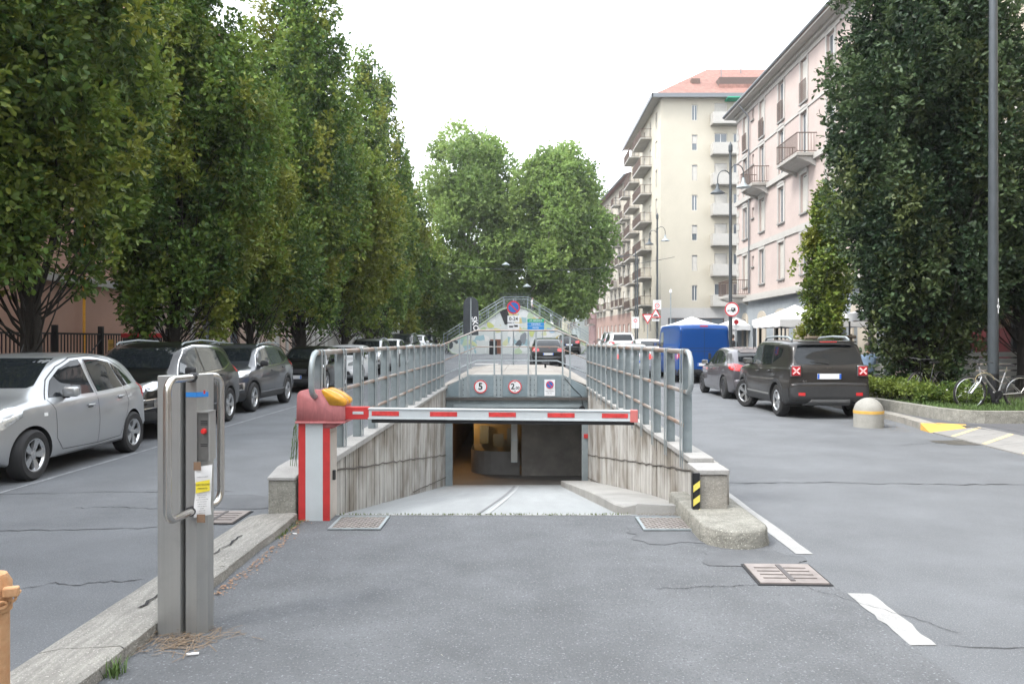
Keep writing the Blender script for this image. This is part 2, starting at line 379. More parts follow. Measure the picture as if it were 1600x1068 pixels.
# board-marked retaining walls
def wallmat(name):
    m = bpy.data.materials.new(name); m.use_nodes = True; N = m.node_tree.nodes; L = m.node_tree.links; b = N['Principled BSDF']
    b.inputs['Roughness'].default_value = .92
    tc = N.new('ShaderNodeTexCoord'); mp = N.new('ShaderNodeMapping'); mp.inputs['Scale'].default_value = (1, 7, .35); L.new(tc.outputs['Object'], mp.inputs[0])
    n1 = N.new('ShaderNodeTexNoise'); n1.inputs['Scale'].default_value = 1.6; n1.inputs['Detail'].default_value = 8; n1.inputs['Roughness'].default_value = .68; L.new(mp.outputs[0], n1.inputs['Vector'])
    r = N.new('ShaderNodeValToRGB'); L.new(n1.outputs['Fac'], r.inputs[0]); e = r.color_ramp.elements
    e[0].position = .32; e[0].color = (.19,.18,.165,1); e[1].position = .68; e[1].color = (.56,.55,.53,1)
    x = r.color_ramp.elements.new(.5); x.color = (.42,.41,.39,1)
    n2 = N.new('ShaderNodeTexNoise'); n2.inputs['Scale'].default_value = 1.1; n2.inputs['Detail'].default_value = 7; L.new(tc.outputs['Object'], n2.inputs['Vector'])
    rr = N.new('ShaderNodeMapRange'); rr.inputs[1].default_value = .44; rr.inputs[2].default_value = .64; L.new(n2.outputs['Fac'], rr.inputs[0])
    mx = N.new('ShaderNodeMix'); mx.data_type = 'RGBA'; mx.blend_type = 'MULTIPLY'; L.new(rr.outputs[0], mx.inputs[0]); L.new(r.outputs[0], mx.inputs[6]); mx.inputs[7].default_value = (.52,.48,.43,1)
    L.new(mx.outputs[2], b.inputs['Base Color'])
    bp = N.new('ShaderNodeBump'); bp.inputs['Strength'].default_value = .7; bp.inputs['Distance'].default_value = .02; L.new(n1.outputs['Fac'], bp.inputs['Height']); L.new(bp.outputs[0], b.inputs['Normal'])
    return m
M_wall = wallmat('board_marked_concrete')
def ramp_wall(side, label):
    xf = WXL if side < 0 else WXR; ob = thing('retaining_wall', label, 'wall', (xf,0,0)); rr = random.Random(side+9)
    m = MB(); y = RY0-.22 if side > 0 else 7.62; k = 0
    while y < RY1+.1:
        wd = rr.uniform(.09,.16); y2 = min(y+wd, RY1+.12); d = rr.uniform(0,.014)
        x1 = side*d; x2 = side*.26
        m.bb(min(x1,x2), max(x1,x2), y, y2, rampz(y2)-.35 if y2 > RY0 else -.3, .47+rr.uniform(-.012,.004)); y = y2
    m.build('wall_face', M_wall, ob)
    y = 7.58 if side > 0 else 7.66
    while y < RY1+.1:
        ln = rr.uniform(.78,.96); y2 = min(y+ln, RY1+.15); e = rr.uniform(-.006,.006)
        q = MB(); x1, x2 = side*(-.035), side*.19
        q.bb(min(x1,x2)+e, max(x1,x2)+e, y+.004, y2-.004, .478, .535+e, .008); q.build('coping_stone', M_coping, ob); y = y2
    # construction joints falling with the ramp
    m = MB()
    for zoff in (.1, -.45, -1.0):
        pts = []
        for j in range(40):
            t = j/39; y = lerp(RY0+.2, RY1, t); z = .32+zoff*.0 - (.13*(y-RY0)) + zoff
            if z < rampz(y)+.05: continue
            if z > .45: continue
            pts.append((-side*.003, y, z+rr.uniform(-.012,.012)))
        if len(pts) > 2: m.tube(pts, .0085, 4)
    m.build('construction_joint', mat('joint_dark', (.10,.09,.08), .95), ob)
    return ob
wl = ramp_wall(-1, 'left board-marked concrete wall of the ramp, streaked with dirt')
wr = ramp_wall(1, 'right board-marked concrete wall of the ramp, above the raised walkway')
# granite blocks that end both walls
o = thing('granite_block', 'squat granite block with sloped top behind the red and white barrier', 'granite block', (-2.10,7.28,0))
m = MB(); m.bb(-.20,.050,0,.7,-.05,.375,.012); m.build('base', M_granite_rough, o)
m = MB(); m.prism([(-.01,.378),(-.01,.40),(.30,.455),(.72,.46),(.72,.378)], -.205, .052, 'X'); m.build('cap', M_coping, o)
o = thing('granite_block', 'pale granite block ending the right ramp wall above the rounded kerb', 'granite block', (1.74,7.14,0))
m = MB(); m.bb(-.125,.125,0,.40,-.05,.445,.010); m.build('base', M_granite, o)
m = MB(); m.bb(-.15,.14,-.015,.42,.448,.495,.008); m.build('cap', M_coping, o)
o = thing('corner_guard', 'black and yellow striped guard on the corner of the right ramp wall', 'corner guard', (1.578,7.115,0))
m = MB(); m.bb(-.03,.03,-.012,.006,.02,.47,.003); m.bb(-.034,-.024,-.012,.05,.02,.47); m.build('guard_plate', M_black, o)
for i in range(3):
    m = MB(); z = .05+i*.125; m.prism([(-.0295,z),(.0295,z+.045),(.0295,z+.105),(-.0295,z+.06)], -.0135, -.0165, 'Y'); m.build('yellow_stripe', mat('guard_yellow', (.72,.62,.12), .6, var=.15, scale=20), o)
# cement smear at the foot
blob('cement_smear', 1.50, 7.08, .09, .20, .012, mat('cement', (.5,.52,.53), .9, var=.2, scale=14, bump=.6), 8)
# ---- portal
po = thing('ramp_portal', 'blue-grey steel portal over the garage ramp with sign panels and shutter box', 'portal', (0,RY1,0))
m = MB(); m.bb(WXL-.02,WXL+.16,-.10,.06,rampz(19.5)-.02,-.30,.006); m.build('jamb', M_panelblue_l, po)
m = MB(); m.bb(WXR-.14,WXR+.02,-.10,.06,rampz(19.5)-.02,-.30,.006); m.build('jamb', M_panelblue_l, po)
m = MB(); m.bb(-1.80,1.66,-.02,.25,-.30,.20); m.build('shutter_box', mat('shutter_box', (.22,.26,.27), .6, .3, var=.2, scale=3, stain=.3), po)
m = MB(); m.bb(-1.62,1.52,-.06,-.022,.02,.10,.004); m.bb(-1.62,1.52,-.05,-.022,-.20,-.14,.004); m.build('shutter_rail', M_panelblue_l, po)
m = MB(); m.bb(-1.84,1.70,-.10,.08,.202,.262); m.build('dark_beam', mat('dark_beam', (.07,.065,.06), .7), po)
xa = [-1.76,-1.05,1.10,1.62]; 
def ztop(x): return .82 if -1.22 < x < 1.05 else (.82-(abs(x+1.22) if x < 0 else x-1.05)*.50)
cuts = [-1.76,-1.42,-1.24,-.62,-.44,.42,.60-.0,.98]
pan = [(-1.79,-1.42),(-1.24,-.60),(-.44,.22),(.40,1.04),(1.22,1.65)]
m = MB(); m.prism([(-1.80,.264),(1.66,.264),(1.66,ztop(1.66)),(1.05,.82),(-1.22,.82),(-1.80,ztop(-1.80))], -.02, .04, 'Y'); m.build('fascia_back', M_panelblue_l, po)
for a, b_ in pan:
    m = MB(); m.prism([(a+.03,.29),(b_-.03,.29),(b_-.03,ztop(b_)-.03),(a+.03,ztop(a)-.03)], -.035, -.022, 'Y'); m.build('fascia_panel', M_panelblue, po)
for x in (-1.33,-.52,.31,1.13):
    for dx in (-.075,.075):
        m = MB(); m.bb(x+dx-.012,x+dx+.012,-.045,-.024,.27,ztop(x)-.005); m.build('fascia_strip', M_galv_light, po)
m = MB()
for x in (-1.33,-.52,.31,1.13):
    for dx in (-.05,.05):
        for z in (.33,.45,.57,.69): m.box((x+dx,-.03,z), (.018,.012,.018))
o=m.build('rivets', M_lampgrey, po); o['kind']='stuff'
m = MB(); m.lathe([(.015,-.16),(.075,-.16),(.085,-.13),(.085,-.11),(.015,-.11)], (1.52,0,-.02+.0), 16, 'Y'); m.build('pulley', M_black, po)
m = MB(); m.bb(1.56,1.66,-.14,-.10,-.72,-.62,.006); m.build('warning_lamp', M_red, po)
m = MB(); m.tube([(1.1,-.045,.74),(1.3,-.05,.5),(1.5,-.05,.30),(1.58,-.05,-.1)], .008, 5); m.build('cable', M_black, po)
# deck behind the portal, top of the garage
dk = []; ysd = [RY1+.04,22,25,28,31,34]
m = MB(); prof = [(-1.95,.535),(-1.80,.55),(-1.22,.80),(1.05,.80),(1.66,.55),(1.88,.535)]
vs = []
for y in ysd:
    t = (y-ysd[0])/(34-ysd[0])
    for x, z in prof: vs.append((x, y, lerp(z, .63 if abs(x)<1.3 else .55, t)))
k = len(prof); m.add(vs, [(i*k+j, i*k+j+1, (i+1)*k+j+1, (i+1)*k+j) for i in range(len(ysd)-1) for j in range(k-1)])
for s_, i0 in ((0,0),(1,k-1)):     # sides and back down to the road
    b0 = [(vs[i*k+i0][0], vs[i*k+i0][1], -.1) for i in range(len(ysd))]; t0 = [vs[i*k+i0] for i in range(len(ysd))]
    m.add(b0+t0, [(i,i+1,len(ysd)+i+1,len(ysd)+i) for i in range(len(ysd)-1)])
m.add([(vs[(len(ysd)-1)*k+j][0],34,-.1) for j in range(k)]+[vs[(len(ysd)-1)*k+j] for j in range(k)], [(j,j+1,k+j+1,k+j) for j in range(k-1)])
M_deck = mat('deck_concrete', (.28,.26,.235), .85, var=.16, scale=1.5, stain=.25, speck=.2, fine=80)
o = m.build('garage_roof_deck', M_deck); o['kind'] = 'structure'
m = MB()
for y in (21.5,24,27,30): m.bb(-1.2,1.05,y,y+.03,0,.002)
pv = bpy.data.objects.new('deck_paving', None); COL.objects.link(pv); tag(pv, 'grid of pale paving slabs on the garage roof behind the portal', None, None, 'structure')
for i, y0 in enumerate((19.6,21.6,23.7,25.9,28.2,30.6)):
    for j in range(3):
        y1 = (21.6,23.7,25.9,28.2,30.6,33.4)[i]; x0 = -1.2+.75*j
        def dz(y): return lerp(.80,.63,(y-ysd[0])/(34-ysd[0]))
        q = MB(); q.add([(x0+.015,y0+.02,dz(y0)+.012),(x0+.735,y0+.02,dz(y0)+.012),(x0+.735,y1-.02,dz(y1)+.012),(x0+.015,y1-.02,dz(y1)+.012),
                         (x0+.015,y0+.02,dz(y0)-.01),(x0+.735,y0+.02,dz(y0)-.01),(x0+.735,y1-.02,dz(y1)-.01),(x0+.015,y1-.02,dz(y1)-.01)],
                        [(0,1,2,3),(0,1,5,4),(1,2,6,5),(2,3,7,6),(3,0,4,7)])
        q.build('paving_slab', M_deck if (i+j)%2 else mat('deck_slab2', (.30,.285,.26), .85, var=.14, scale=2, stain=.2, speck=.2, fine=80), pv)
# garage interior
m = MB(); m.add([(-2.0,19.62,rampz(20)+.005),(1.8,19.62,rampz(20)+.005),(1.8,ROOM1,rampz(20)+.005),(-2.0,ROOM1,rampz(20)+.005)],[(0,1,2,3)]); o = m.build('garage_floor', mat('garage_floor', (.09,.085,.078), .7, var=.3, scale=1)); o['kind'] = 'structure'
gr = bpy.data.objects.new('garage_interior', None); COL.objects.link(gr); gr['kind'] = 'structure'
fz = rampz(20)
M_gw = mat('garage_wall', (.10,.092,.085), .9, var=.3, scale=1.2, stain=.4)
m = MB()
m.add([(-1.95,19.56,fz-.1),(-1.95,ROOM1,fz-.1),(-1.95,ROOM1,-.30),(-1.95,19.56,-.30)], [(0,1,2,3)]); m.build('side_wall', mat('garage_wall_orange_lit', (.22,.15,.07), .8, var=.2, scale=1), gr)  # left wall: orange lamp glow put into its colour
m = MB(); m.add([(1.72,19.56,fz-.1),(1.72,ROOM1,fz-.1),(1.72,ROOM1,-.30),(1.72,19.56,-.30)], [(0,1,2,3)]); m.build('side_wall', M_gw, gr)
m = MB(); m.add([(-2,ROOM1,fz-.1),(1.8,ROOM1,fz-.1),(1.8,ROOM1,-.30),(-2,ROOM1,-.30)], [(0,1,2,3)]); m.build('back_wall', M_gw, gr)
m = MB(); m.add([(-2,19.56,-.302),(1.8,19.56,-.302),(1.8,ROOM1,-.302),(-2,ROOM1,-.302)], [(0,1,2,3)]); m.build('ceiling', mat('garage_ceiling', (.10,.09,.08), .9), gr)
m = MB(); pts = [(-1.32,24.5)]+[(-1.32+.75*(1-math.cos(R(a))), 21.7-.6*math.sin(R(a))+.0) for a in range(0,91,15)]+[(.0,21.05)]
for i in range(len(pts)-1):
    a, b_ = pts[i], pts[i+1]; m.add([(*a,fz),(*b_,fz),(*b_,fz+.62),(*a,fz+.62)], [(0,1,2,3)])
m.build('curved_parapet', mat('parapet_concrete', (.17,.165,.155), .85, var=.2, scale=2), gr, smooth=True)
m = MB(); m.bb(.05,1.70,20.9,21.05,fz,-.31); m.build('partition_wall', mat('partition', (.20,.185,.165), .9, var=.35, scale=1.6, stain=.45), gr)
m = MB(); m.bb(-.22,-.06,20.5,20.66,-1.45,-.31); m.build('hanging_duct', mat('duct_grey', (.36,.36,.34), .6, .3), gr)
m = MB(); 
for a in ((-.22,-.06,20.5,20.66,-1.48,-1.455),(-.22,-.06,20.49,20.66,-.92,-.89)): m.bb(*a)
m.build('duct_trim', M_galv_light, gr)
m = MB()
for x, y, z, sx, sz in ((-1.0,22.5,-1.0,.25,.5),(-.6,22.4,-1.15,.3,.35),(-.25,22.3,-1.05,.2,.5)): m.box((x,y,z),(sx,.1,sz))
m.build('booth_window', mat('booth_glass', (.10,.12,.10), .2), gr)
m = MB(); m.bb(-1.3,.05,22.6,22.7,fz,-.31); m.build('booth_wall', mat('booth_wall', (.16,.15,.10), .8, var=.2, scale=2), gr)
gl = thing('ceiling_lamp', 'warm lit strip lamp under the garage ceiling just inside the portal', 'lamp', (-1.0,22.0,-.36))
m = MB(); m.bb(-.55,.75,-.06,.06,-.02,.03,.01); m.build('lamp_tube', mat('lamp_glow', (.9,.6,.2), .5, emit=(1,.55,.16), estr=1.6), gl)
ld = bpy.data.lights.new('garage_glow', 'POINT'); ld.energy = 16; ld.color = (1,.55,.2); ld.shadow_soft_size = .05
lo = bpy.data.objects.new('garage_glow', ld); COL.objects.link(lo); lo.location = (-1.62,22.0,-.50)
# ---- steel railings along both walls
def post_mesh():
    m = MB(); m.bb(-.040,.040,-.03,-.022,-.04,1.0); m.bb(-.040,.040,.022,.03,-.04,1.0); m.bb(-.004,.004,-.022,.022,-.04,1.0)
    return m.mesh('post', M_galv)
def hair_mesh(sd):    # flat loops that hook over the top rail and run down the inner face
    m = MB()
    for yy in (-.052,.052):
        xi = sd*(-.062)
        pts = [(xi,yy,-.16),(xi,yy,.5),(xi,yy,.98)]+[( (xi+sd*.037) + .037*math.cos(R(a))*(-sd), yy, .995+.037*math.sin(R(a))) for a in range(15,181,22)]
        pts += [(xi+sd*.074,yy,.90)]
        vs = []
        for p in pts:
            for dx, dy in ((-.004,-.016),(.004,-.016),(.004,.016),(-.004,.016)): vs.append((p[0]+dx,p[1]+dy,p[2]))
        n = len(pts); m.add(vs, [(4*i+j,4*i+(j+1)%4,4*i+4+(j+1)%4,4*i+4+j) for i in range(n-1) for j in range(4)]+[(3,2,1,0),(4*n-4,4*n-3,4*n-2,4*n-1)])
    return m.mesh('rail_hook', M_galv_light)
def railing(x, sd, y0, dy, n, label):
    ob = thing('railing', label, 'railing', (x,y0,.54)); pm, hm = post_mesh(), hair_mesh(sd)
    for i in range(n):
        link('post', pm, ob, (sd*.0, i*dy, 0)); h = link('rail_hook', hm, ob, (0, i*dy, 0))
    e = (n-1)*dy+.25
    m = MB(); xr = -sd*.025
    m.tube([(xr,e,1.0),(xr,0,1.0),(xr,-.12,1.0)], .027, 10); m.build('top_rail', M_rail, ob, smooth=True)
    m = MB(); m.tube([(xr,-.12,1.0)]+[(xr,-.12-.17*math.sin(R(a))*1.0, .83+.17*math.cos(R(a))) for a in range(15,91,15)]+[(xr,-.29,.70),]+[(xr,-.12-.17*math.cos(R(a)), .70-.1*math.sin(R(a))) for a in range(20,91,20)], .027, 10)
    m.build('end_loop', M_galv_light, ob, smooth=True)
    for z in (.60,.26):
        m = MB(); m.tube([(xr,-.12 if z > .5 else 0,z),(xr,e,z)], .022, 8); m.build('rail', M_rail, ob, smooth=True)
railing(-1.89, -1, 7.42, .915, 14, 'left steel railing of flat posts and rusty tubes along the ramp wall')
railing(1.68, 1, 7.98, .875, 14, 'right steel railing of flat posts and rusty tubes along the ramp wall')
# railing over the portal
ob = thing('railing', 'thin steel railing with sloping ends above the portal signs', 'railing', (0,19.47,.0))
def tz(x, h): 
    zz = 1.90 if -1.05 < x < .91 else 1.90-(abs(x+1.05) if x < 0 else x-.91)*.42
    return zz*h/1.90 if False else zz-(1.90-h)
for h in (1.90,1.50,1.16):
    m = MB(); m.tube([(-1.83,0,tz(-1.83,h)),(-1.05,0,h),(.91,0,h),(1.62,0,tz(1.62,h))], .02 if h > 1.6 else .013, 8); m.build('rail', M_rail if h > 1.2 else M_galv_light, ob, smooth=True)
for x in (-1.47,-1.27,-.62,-.44,.21,.40,1.05,1.23):
    m = MB(); m.bb(x-.02,x+.02,-.012,.012,ztop(x)-.55,tz(x,1.90)-.0); m.build('post', M_galv_light, ob)
for s_ in (-1,1):
    xc = -1.83 if s_ < 0 else 1.62
    m = MB(); m.tube([(xc,0,tz(xc,1.90))]+[(xc+s_*.10*math.sin(R(a)),0,tz(xc,1.90)-.19+.19*math.cos(R(a))) for a in range(20,161,20)]+[(xc,0,tz(xc,1.5))], .02, 8); m.build('end_loop', M_galv_light, ob, smooth=True)

# ---- grates and covers
def grate_slots(loc, label, w_, d_, rz=0, cat='drain cover'):
    ob = thing('drain_cover', label, cat, loc, rz)
    m = MB(); xs_ = [-w_/2,-w_*.40,-w_*.05,w_*.05,w_*.40,w_/2]; sl = [(-.30,-.24),(-.12,-.06),(.06,.12),(.24,.30)]
    ys_ = sorted({-d_/2,d_/2,*[a*d_ for p in sl for a in p]})
    for i in range(5):
        for j in range(len(ys_)-1):
            mid = (ys_[j]+ys_[j+1])/2/d_
            if i in (1,3) and any(a < mid < b_ for a, b_ in sl): continue
            m.bb(xs_[i],xs_[i+1],ys_[j],ys_[j+1],0,.012)
    m.build('cover_plate', mat('iron_pinkish', (.30,.265,.25), .6, .3, var=.2, scale=8, stain=.3), ob)
    m = MB(); m.bb(-w_/2-.02,w_/2+.02,-d_/2-.02,d_/2+.02,-.002,.003); m.build('frame', M_dark, ob)
    m = MB(); m.bb(-w_*.035,w_*.035,-d_*.42,d_*.42,.0125,.018); m.build('rib', mat('iron_dark', (.12,.11,.11), .6, .3), ob)
grate_slots((1.865,5.60,.008), 'slotted iron drain cover between the white lane dashes', .46, .46, R(-2))
grate_slots((-2.80,7.42,.004), 'slotted iron drain cover in the left road behind the ticket post', .42, .5, 0)
def grate_diamond(loc, label, w_, d_):
    ob = thing('drain_grate', label, 'drain grate', loc)
    m = MB(); m.bb(-w_/2,w_/2,-d_/2,d_/2,-.003,.002); m.build('pit', M_dark, ob)
    m = MB()
    for a in ((-w_/2,-w_/2+.025,-d_/2,d_/2),(w_/2-.025,w_/2,-d_/2,d_/2),(-w_/2+.025,w_/2-.025,-d_/2,-d_/2+.025),(-w_/2+.025,w_/2-.025,d_/2-.025,d_/2)): m.bb(*a,0,.014)
    m.build('frame', M_galv_light, ob)
    m = MB(); s_ = .062; k = int((w_+d_)/s_)
    x0, x1, y0, y1 = -w_/2+.025, w_/2-.025, -d_/2+.025, d_/2-.025
    for sg in (1,-1):
        for i in range(-k, k):
            c = i*s_; seg = []
            for xx in (x0, x1):
                yy = sg*xx+c
                if y0 <= yy <= y1: seg.append((xx,yy))
            for yy in (y0, y1):
                xx = (yy-c)*sg
                if x0 < xx < x1: seg.append((xx,yy))
            if len(seg) >= 2:
                (ax,ay),(bx,by) = seg[:2]; L2 = math.hypot(bx-ax,by-ay)
                if L2 > .02: m.box(((ax+bx)/2,(ay+by)/2,.007+ .0005*sg),(L2,.015,.008), Matrix.Rotation(math.atan2(by-ay,bx-ax),3,'Z'))
    m.build('mesh_bars', mat('grate_iron', (.33,.30,.28), .6, .5, var=.2, scale=10), ob)
grate_diamond((-1.44,7.17,.006), 'diamond mesh drain grate at the foot of the barrier cabinet', .46, .50)
grate_diamond((1.30,7.13,.010), 'diamond mesh drain grate sunk before the raised walkway', .46, .50)
# ================================================================ TEXT
def text_mesh(name, body, size, parent, loc, rot=(R(90),0,0), m=None, ext=.0006, sx=1.0, align='CENTER', bold=0):
    c = bpy.data.curves.new('tmp_text', 'FONT'); c.body = body; c.size = size; c.align_x = align; c.align_y = 'CENTER'; c.extrude = ext; c.offset = bold
    c.resolution_u = 3; c.space_line = .9
    t = bpy.data.objects.new('tmp_text', c); COL.objects.link(t); t.scale = (sx,1,1)
    dg = bpy.context.evaluated_depsgraph_get(); me = bpy.data.meshes.new_from_object(t.evaluated_get(dg)); me.name = name
    for v in me.vertices: v.co.x *= sx
    bpy.data.objects.remove(t); bpy.data.curves.remove(c)
    me.materials.clear(); me.materials.append(m or M_signblack)
    return link(name, me, parent, loc, rot)
def disc(b, c, r0, r1, y0, y1, n=36):     # ring or disc facing -Y
    vs = []; k = n
    for yy in (y0, y1):
        for rr in (r0, r1):
            for j in range(n): q = 2*math.pi*j/n; vs.append((c[0]+rr*math.cos(q), c[1]+yy, c[2]+rr*math.sin(q)))
    fs = []
    for j in range(n):
        a, b2 = j, (j+1)%n
        fs += [(a,b2,n+b2,n+a),(2*n+a,2*n+b2,3*n+b2,3*n+a),(n+a,n+b2,3*n+b2,3*n+a)]
    return b.add(vs, fs)
def round_sign(ob, c, r, m_in=M_signwhite, ring=.17):
    b = MB(); b.lathe([(.001,-.004),(r,-.004),(r,.004),(.001,.004)], c, 32, 'Y'); b.build('sign_plate', m_in, ob)
    b = MB(); disc(b, c, r*(1-ring), r*.985, -.0065, -.0045); b.build('sign_ring', M_signred, ob)

# limit signs on the portal
o = thing('limit_sign', 'round white sign with red ring and black 5 on the portal', 'road sign', (-.955,19.44,.53))
round_sign(o, (0,0,0), .165); text_mesh('numeral', '5', .23, o, (0,-.006,-.0), bold=.006)
o = thing('limit_sign', 'round white sign with red ring and height limit 2.00 on the portal', 'road sign', (-.115,19.44,.53))
round_sign(o, (0,0,0), .165); text_mesh('numeral', '2', .20, o, (-.055,-.006,0), bold=.005); text_mesh('numeral', '.00', .095, o, (.055,-.006,-.035), bold=.002)
for z, s_ in ((.105,1),(-.105,-1)):
    b = MB(); b.add([(-.022,-.0055,z+.012*s_),(.022,-.0055,z+.012*s_),(0,-.0055,z-.014*s_)], [(0,1,2)]); b.build('arrow', M_signblack, o)
def noparking(ob, c, r):
    b = MB(); b.lathe([(.001,-.004),(r,-.004),(r,.004),(.001,.004)], c, 32, 'Y'); b.build('sign_plate', M_signblue, ob)
    b = MB(); disc(b, c, r*.78, r*.985, -.0065, -.0045)
    q = r*.56; wd = r*.10
    b.add([(c[0]-q-wd*.7,c[1]-.0055,c[2]+q-wd*.7),(c[0]-q+wd*.7,c[1]-.0055,c[2]+q+wd*.7),(c[0]+q+wd*.7,c[1]-.0055,c[2]-q+wd*.7),(c[0]+q-wd*.7,c[1]-.0055,c[2]-q-wd*.7)], [(0,1,2,3)])
    b.build('sign_ring', M_signred, ob)
o = thing('parking_notice', 'white plate with small blue no parking roundel on the portal', 'notice', (.735,19.455,.50))
b = MB(); b.bb(-.13,.13,-.004,.004,-.20,.20,.003); b.build('notice_plate', M_signwhite, o)
noparking(o, (0,-.008,.075), .095)
text_mesh('lettering', 'PASSO CARRABILE', .026, o, (0,-.006,-.085)); text_mesh('lettering', 'N. 1 4 2', .03, o, (0,-.006,-.135))

# ================================================================ BARRIER
ba = thing('barrier', 'red and white parking barrier with faded hood and amber lamp, arm lowered', 'parking barrier', (-1.865,7.42,.0))
m = MB(); m.bb(-.155,.125,-.13,.16,-.02,.90,.006); m.build('cabinet', M_cream, ba)
for x0, x1 in ((-.158,-.095),(.065,.128)):
    m = MB(); m.bb(x0,x1,-.137,-.128,.005,.915); m.build('red_panel', M_red, ba)
m = MB(); m.bb(-.094,.064,-.136,-.128,.004,.915); m.build('white_panel', M_white, ba)
m = MB(); m.bb(.124,.130,-.12,.14,.02,.80); m.build('side_door', M_cream, ba)
m = MB(); m.bb(.128,.155,-.04,.0,.36,.45,.005); m.build('lock', M_blackplastic, ba)
# hood: tapered box with bevelled top
m = MB(); m.prism([(-.172,.905),(-.165,1.155),(-.150,1.185),(-.12,1.198),(.07,1.20),(.235,1.085),(.262,1.04),(.265,.93),(.25,.905)], -.165, .18, 'Y')
m.prism([(.06,.903),(.245,.903),(.15,.845),(.06,.845)], -.140, .15, 'Y')
hm_ = m.mesh('hood', M_redfade); bm = bmesh.new(); bm.from_mesh(hm_); bmesh.ops.bevel(bm, geom=bm.edges[:], offset=.007, segments=2, affect='EDGES'); [setattr(f_, 'smooth', True) for f_ in bm.faces]; bm.to_mesh(hm_); bm.free(); link('hood', hm_, ba)
m = MB(); m.bb(-.180,.270,-.173,.188,.895,.915,.004); m.build('hood_rim', M_redfade, ba)
for i, (y0, y1) in enumerate(((-.172,-.02),(.005,.15))):
    m = MB(); m.prism([(.055,1.196),(.07,1.209),(.10,1.209),(.20,1.165),(.276,1.108),(.278,1.075),(.262,1.055),(.135,1.062)], y0, y1, 'Y')
    me = m.mesh('amber_lamp', M_yellow); bm = bmesh.new(); bm.from_mesh(me); bmesh.ops.bevel(bm, geom=bm.edges[:], offset=.006, segments=2, affect='EDGES'); [setattr(f_, 'smooth', True) for f_ in bm.faces]; bm.to_mesh(me); bm.free(); link('amber_lamp', me, ba)
m = MB(); m.box((.37,-.065,.985),(.22,.075,.115),None,.006); m.build('arm_bracket', M_red, ba)
m = MB(); m.bb(.33,.43,-.1055,-.102,.975,1.0,.0015); m.build('bracket_slot', M_white, ba)
arm = thing('_', '', None) if False else None
m = MB(); m.bb(.47,2.93,-.10,-.035,.925,1.03,.008); m.bb(.47,2.93,-.108,-.10,1.015,1.028,.002); m.bb(.47,2.93,-.108,-.10,.927,.942,.002)
am = m.build('arm', M_white, ba)
m = MB(); m.bb(.50,2.92,-.085,-.05,.892,.924,.004); m.build('rubber_edge', M_rubber, am)
for x0, x1 in ((.505,.755),(1.04,1.29),(1.58,1.83),(2.12,2.37),(2.62,2.86)):
    m = MB(); m.bb(x0,x1,-.1035,-.1005,.958,1.0,.001); m.build('red_reflector', mat('reflector_red', (.60,.05,.05), .35, var=.3, scale=22), am)
m = MB(); m.bb(2.88,2.95,-.112,-.03,.92,1.032,.004); m.build('end_cap', mat('end_cap_pink', (.55,.16,.15), .5), am)
am.rotation_euler = (0, R(.55), 0); am.location = (-.009, 0, .008)

# ================================================================ TICKET POST
tp = thing('ticket_post', 'brushed steel ticket post with tube guard, intercom and taped notice', 'ticket post', (-1.9,4.45,0), R(0))
m = MB(); m.bb(-.125,.005,.0,.115,-.02,1.455,.004); m.build('column', M_steel, tp)
m = MB(); m.prism([(.008,.055),(.030,.012),(.095,.0),(.140,.045),(.140,.13),(.008,.13)], -.02, 1.46, 'Z'); m.build('column', M_steel, tp)
m = MB(); m.prism([(.0052,.014),(.0079,.014),(.0079,.11),(.0052,.11)], 0, 1.45, 'Z'); m.build('joint_strip', M_steel, tp)
m = MB(); m.prism([(.030,.0105),(.096,-.002),(.1425,.0445),(.1425,.047),(.094,-.0),(.03,.0125)], 1.335, 1.362, 'Z'); m.build('blue_tape', mat('blue_tape', (.03,.22,.62), .5), tp)
def guard(sy, sx, label=None):
    # one closed-looking tube loop: out from the column, down, and back
    r = .07; A = Vector((.075,.02,0)); B = Vector((sx,sy,0)); d = (B-A); L2 = d.length; u = d.normalized(); pts = []
    zt, zb = 1.445, .70
    f = lambda s_, z: A+u*s_+Vector((0,0,z))
    pts.append(f(.0,zt))
    for i in range(8): a = R(90-90*i/7); pts.append(f(L2-r+r*math.cos(a), zt-r+r*math.sin(a)))
    for i in range(8): a = R(-90*i/7); pts.append(f(L2-r+r*math.cos(a), zb+r+r*math.sin(a)))
    pts.append(f(.0,zb)); return pts
m = MB(); m.tube(guard(-.28,.055), .021, 14); m.build('tube_guard', M_steel_tube, tp, smooth=True)
m = MB(); m.tube(guard(.24,.140), .021, 14); m.build('tube_guard', M_steel_tube, tp, smooth=True)
for z in (1.445,.70):
    m = MB(); m.tube([(.078,.03,z),(.064,-.03,z)], .027, 14); m.build('rubber_sleeve', M_rubber, tp, smooth=True)
# intercom on the right face, hooded
ic = MB(); ic.bb(.100,.165,.0,.075,.98,1.25,.003); ico = ic.build('intercom', mat('intercom_grey', (.19,.19,.185), .4, .6, var=.15, scale=9), tp, rot=None)
m = MB(); m.bb(.096,.172,-.012,.078,1.248,1.258); m.bb(.166,.172,-.012,.078,.98,1.25); m.bb(.096,.101,-.012,.0,.98,1.25); m.build('rain_hood', M_steel, ico)
m = MB(); m.lathe([(.001,-.022),(.013,-.020),(.016,-.012),(.016,.0)], (.138,.0,1.145), 16, 'Y'); m.build('push_button', mat('button_red', (.62,.03,.03), .3), ico, smooth=True)
for z in (1.20,1.19,1.18,1.07,1.06):
    m = MB(); m.bb(.118,.155,-.0025,.0,z,z+.004); m.build('speaker_slot', M_dark, ico)
m = MB(); m.bb(.145,.152,-.03,-.02,1.355,1.375); m.build('indicator', M_red, ico)
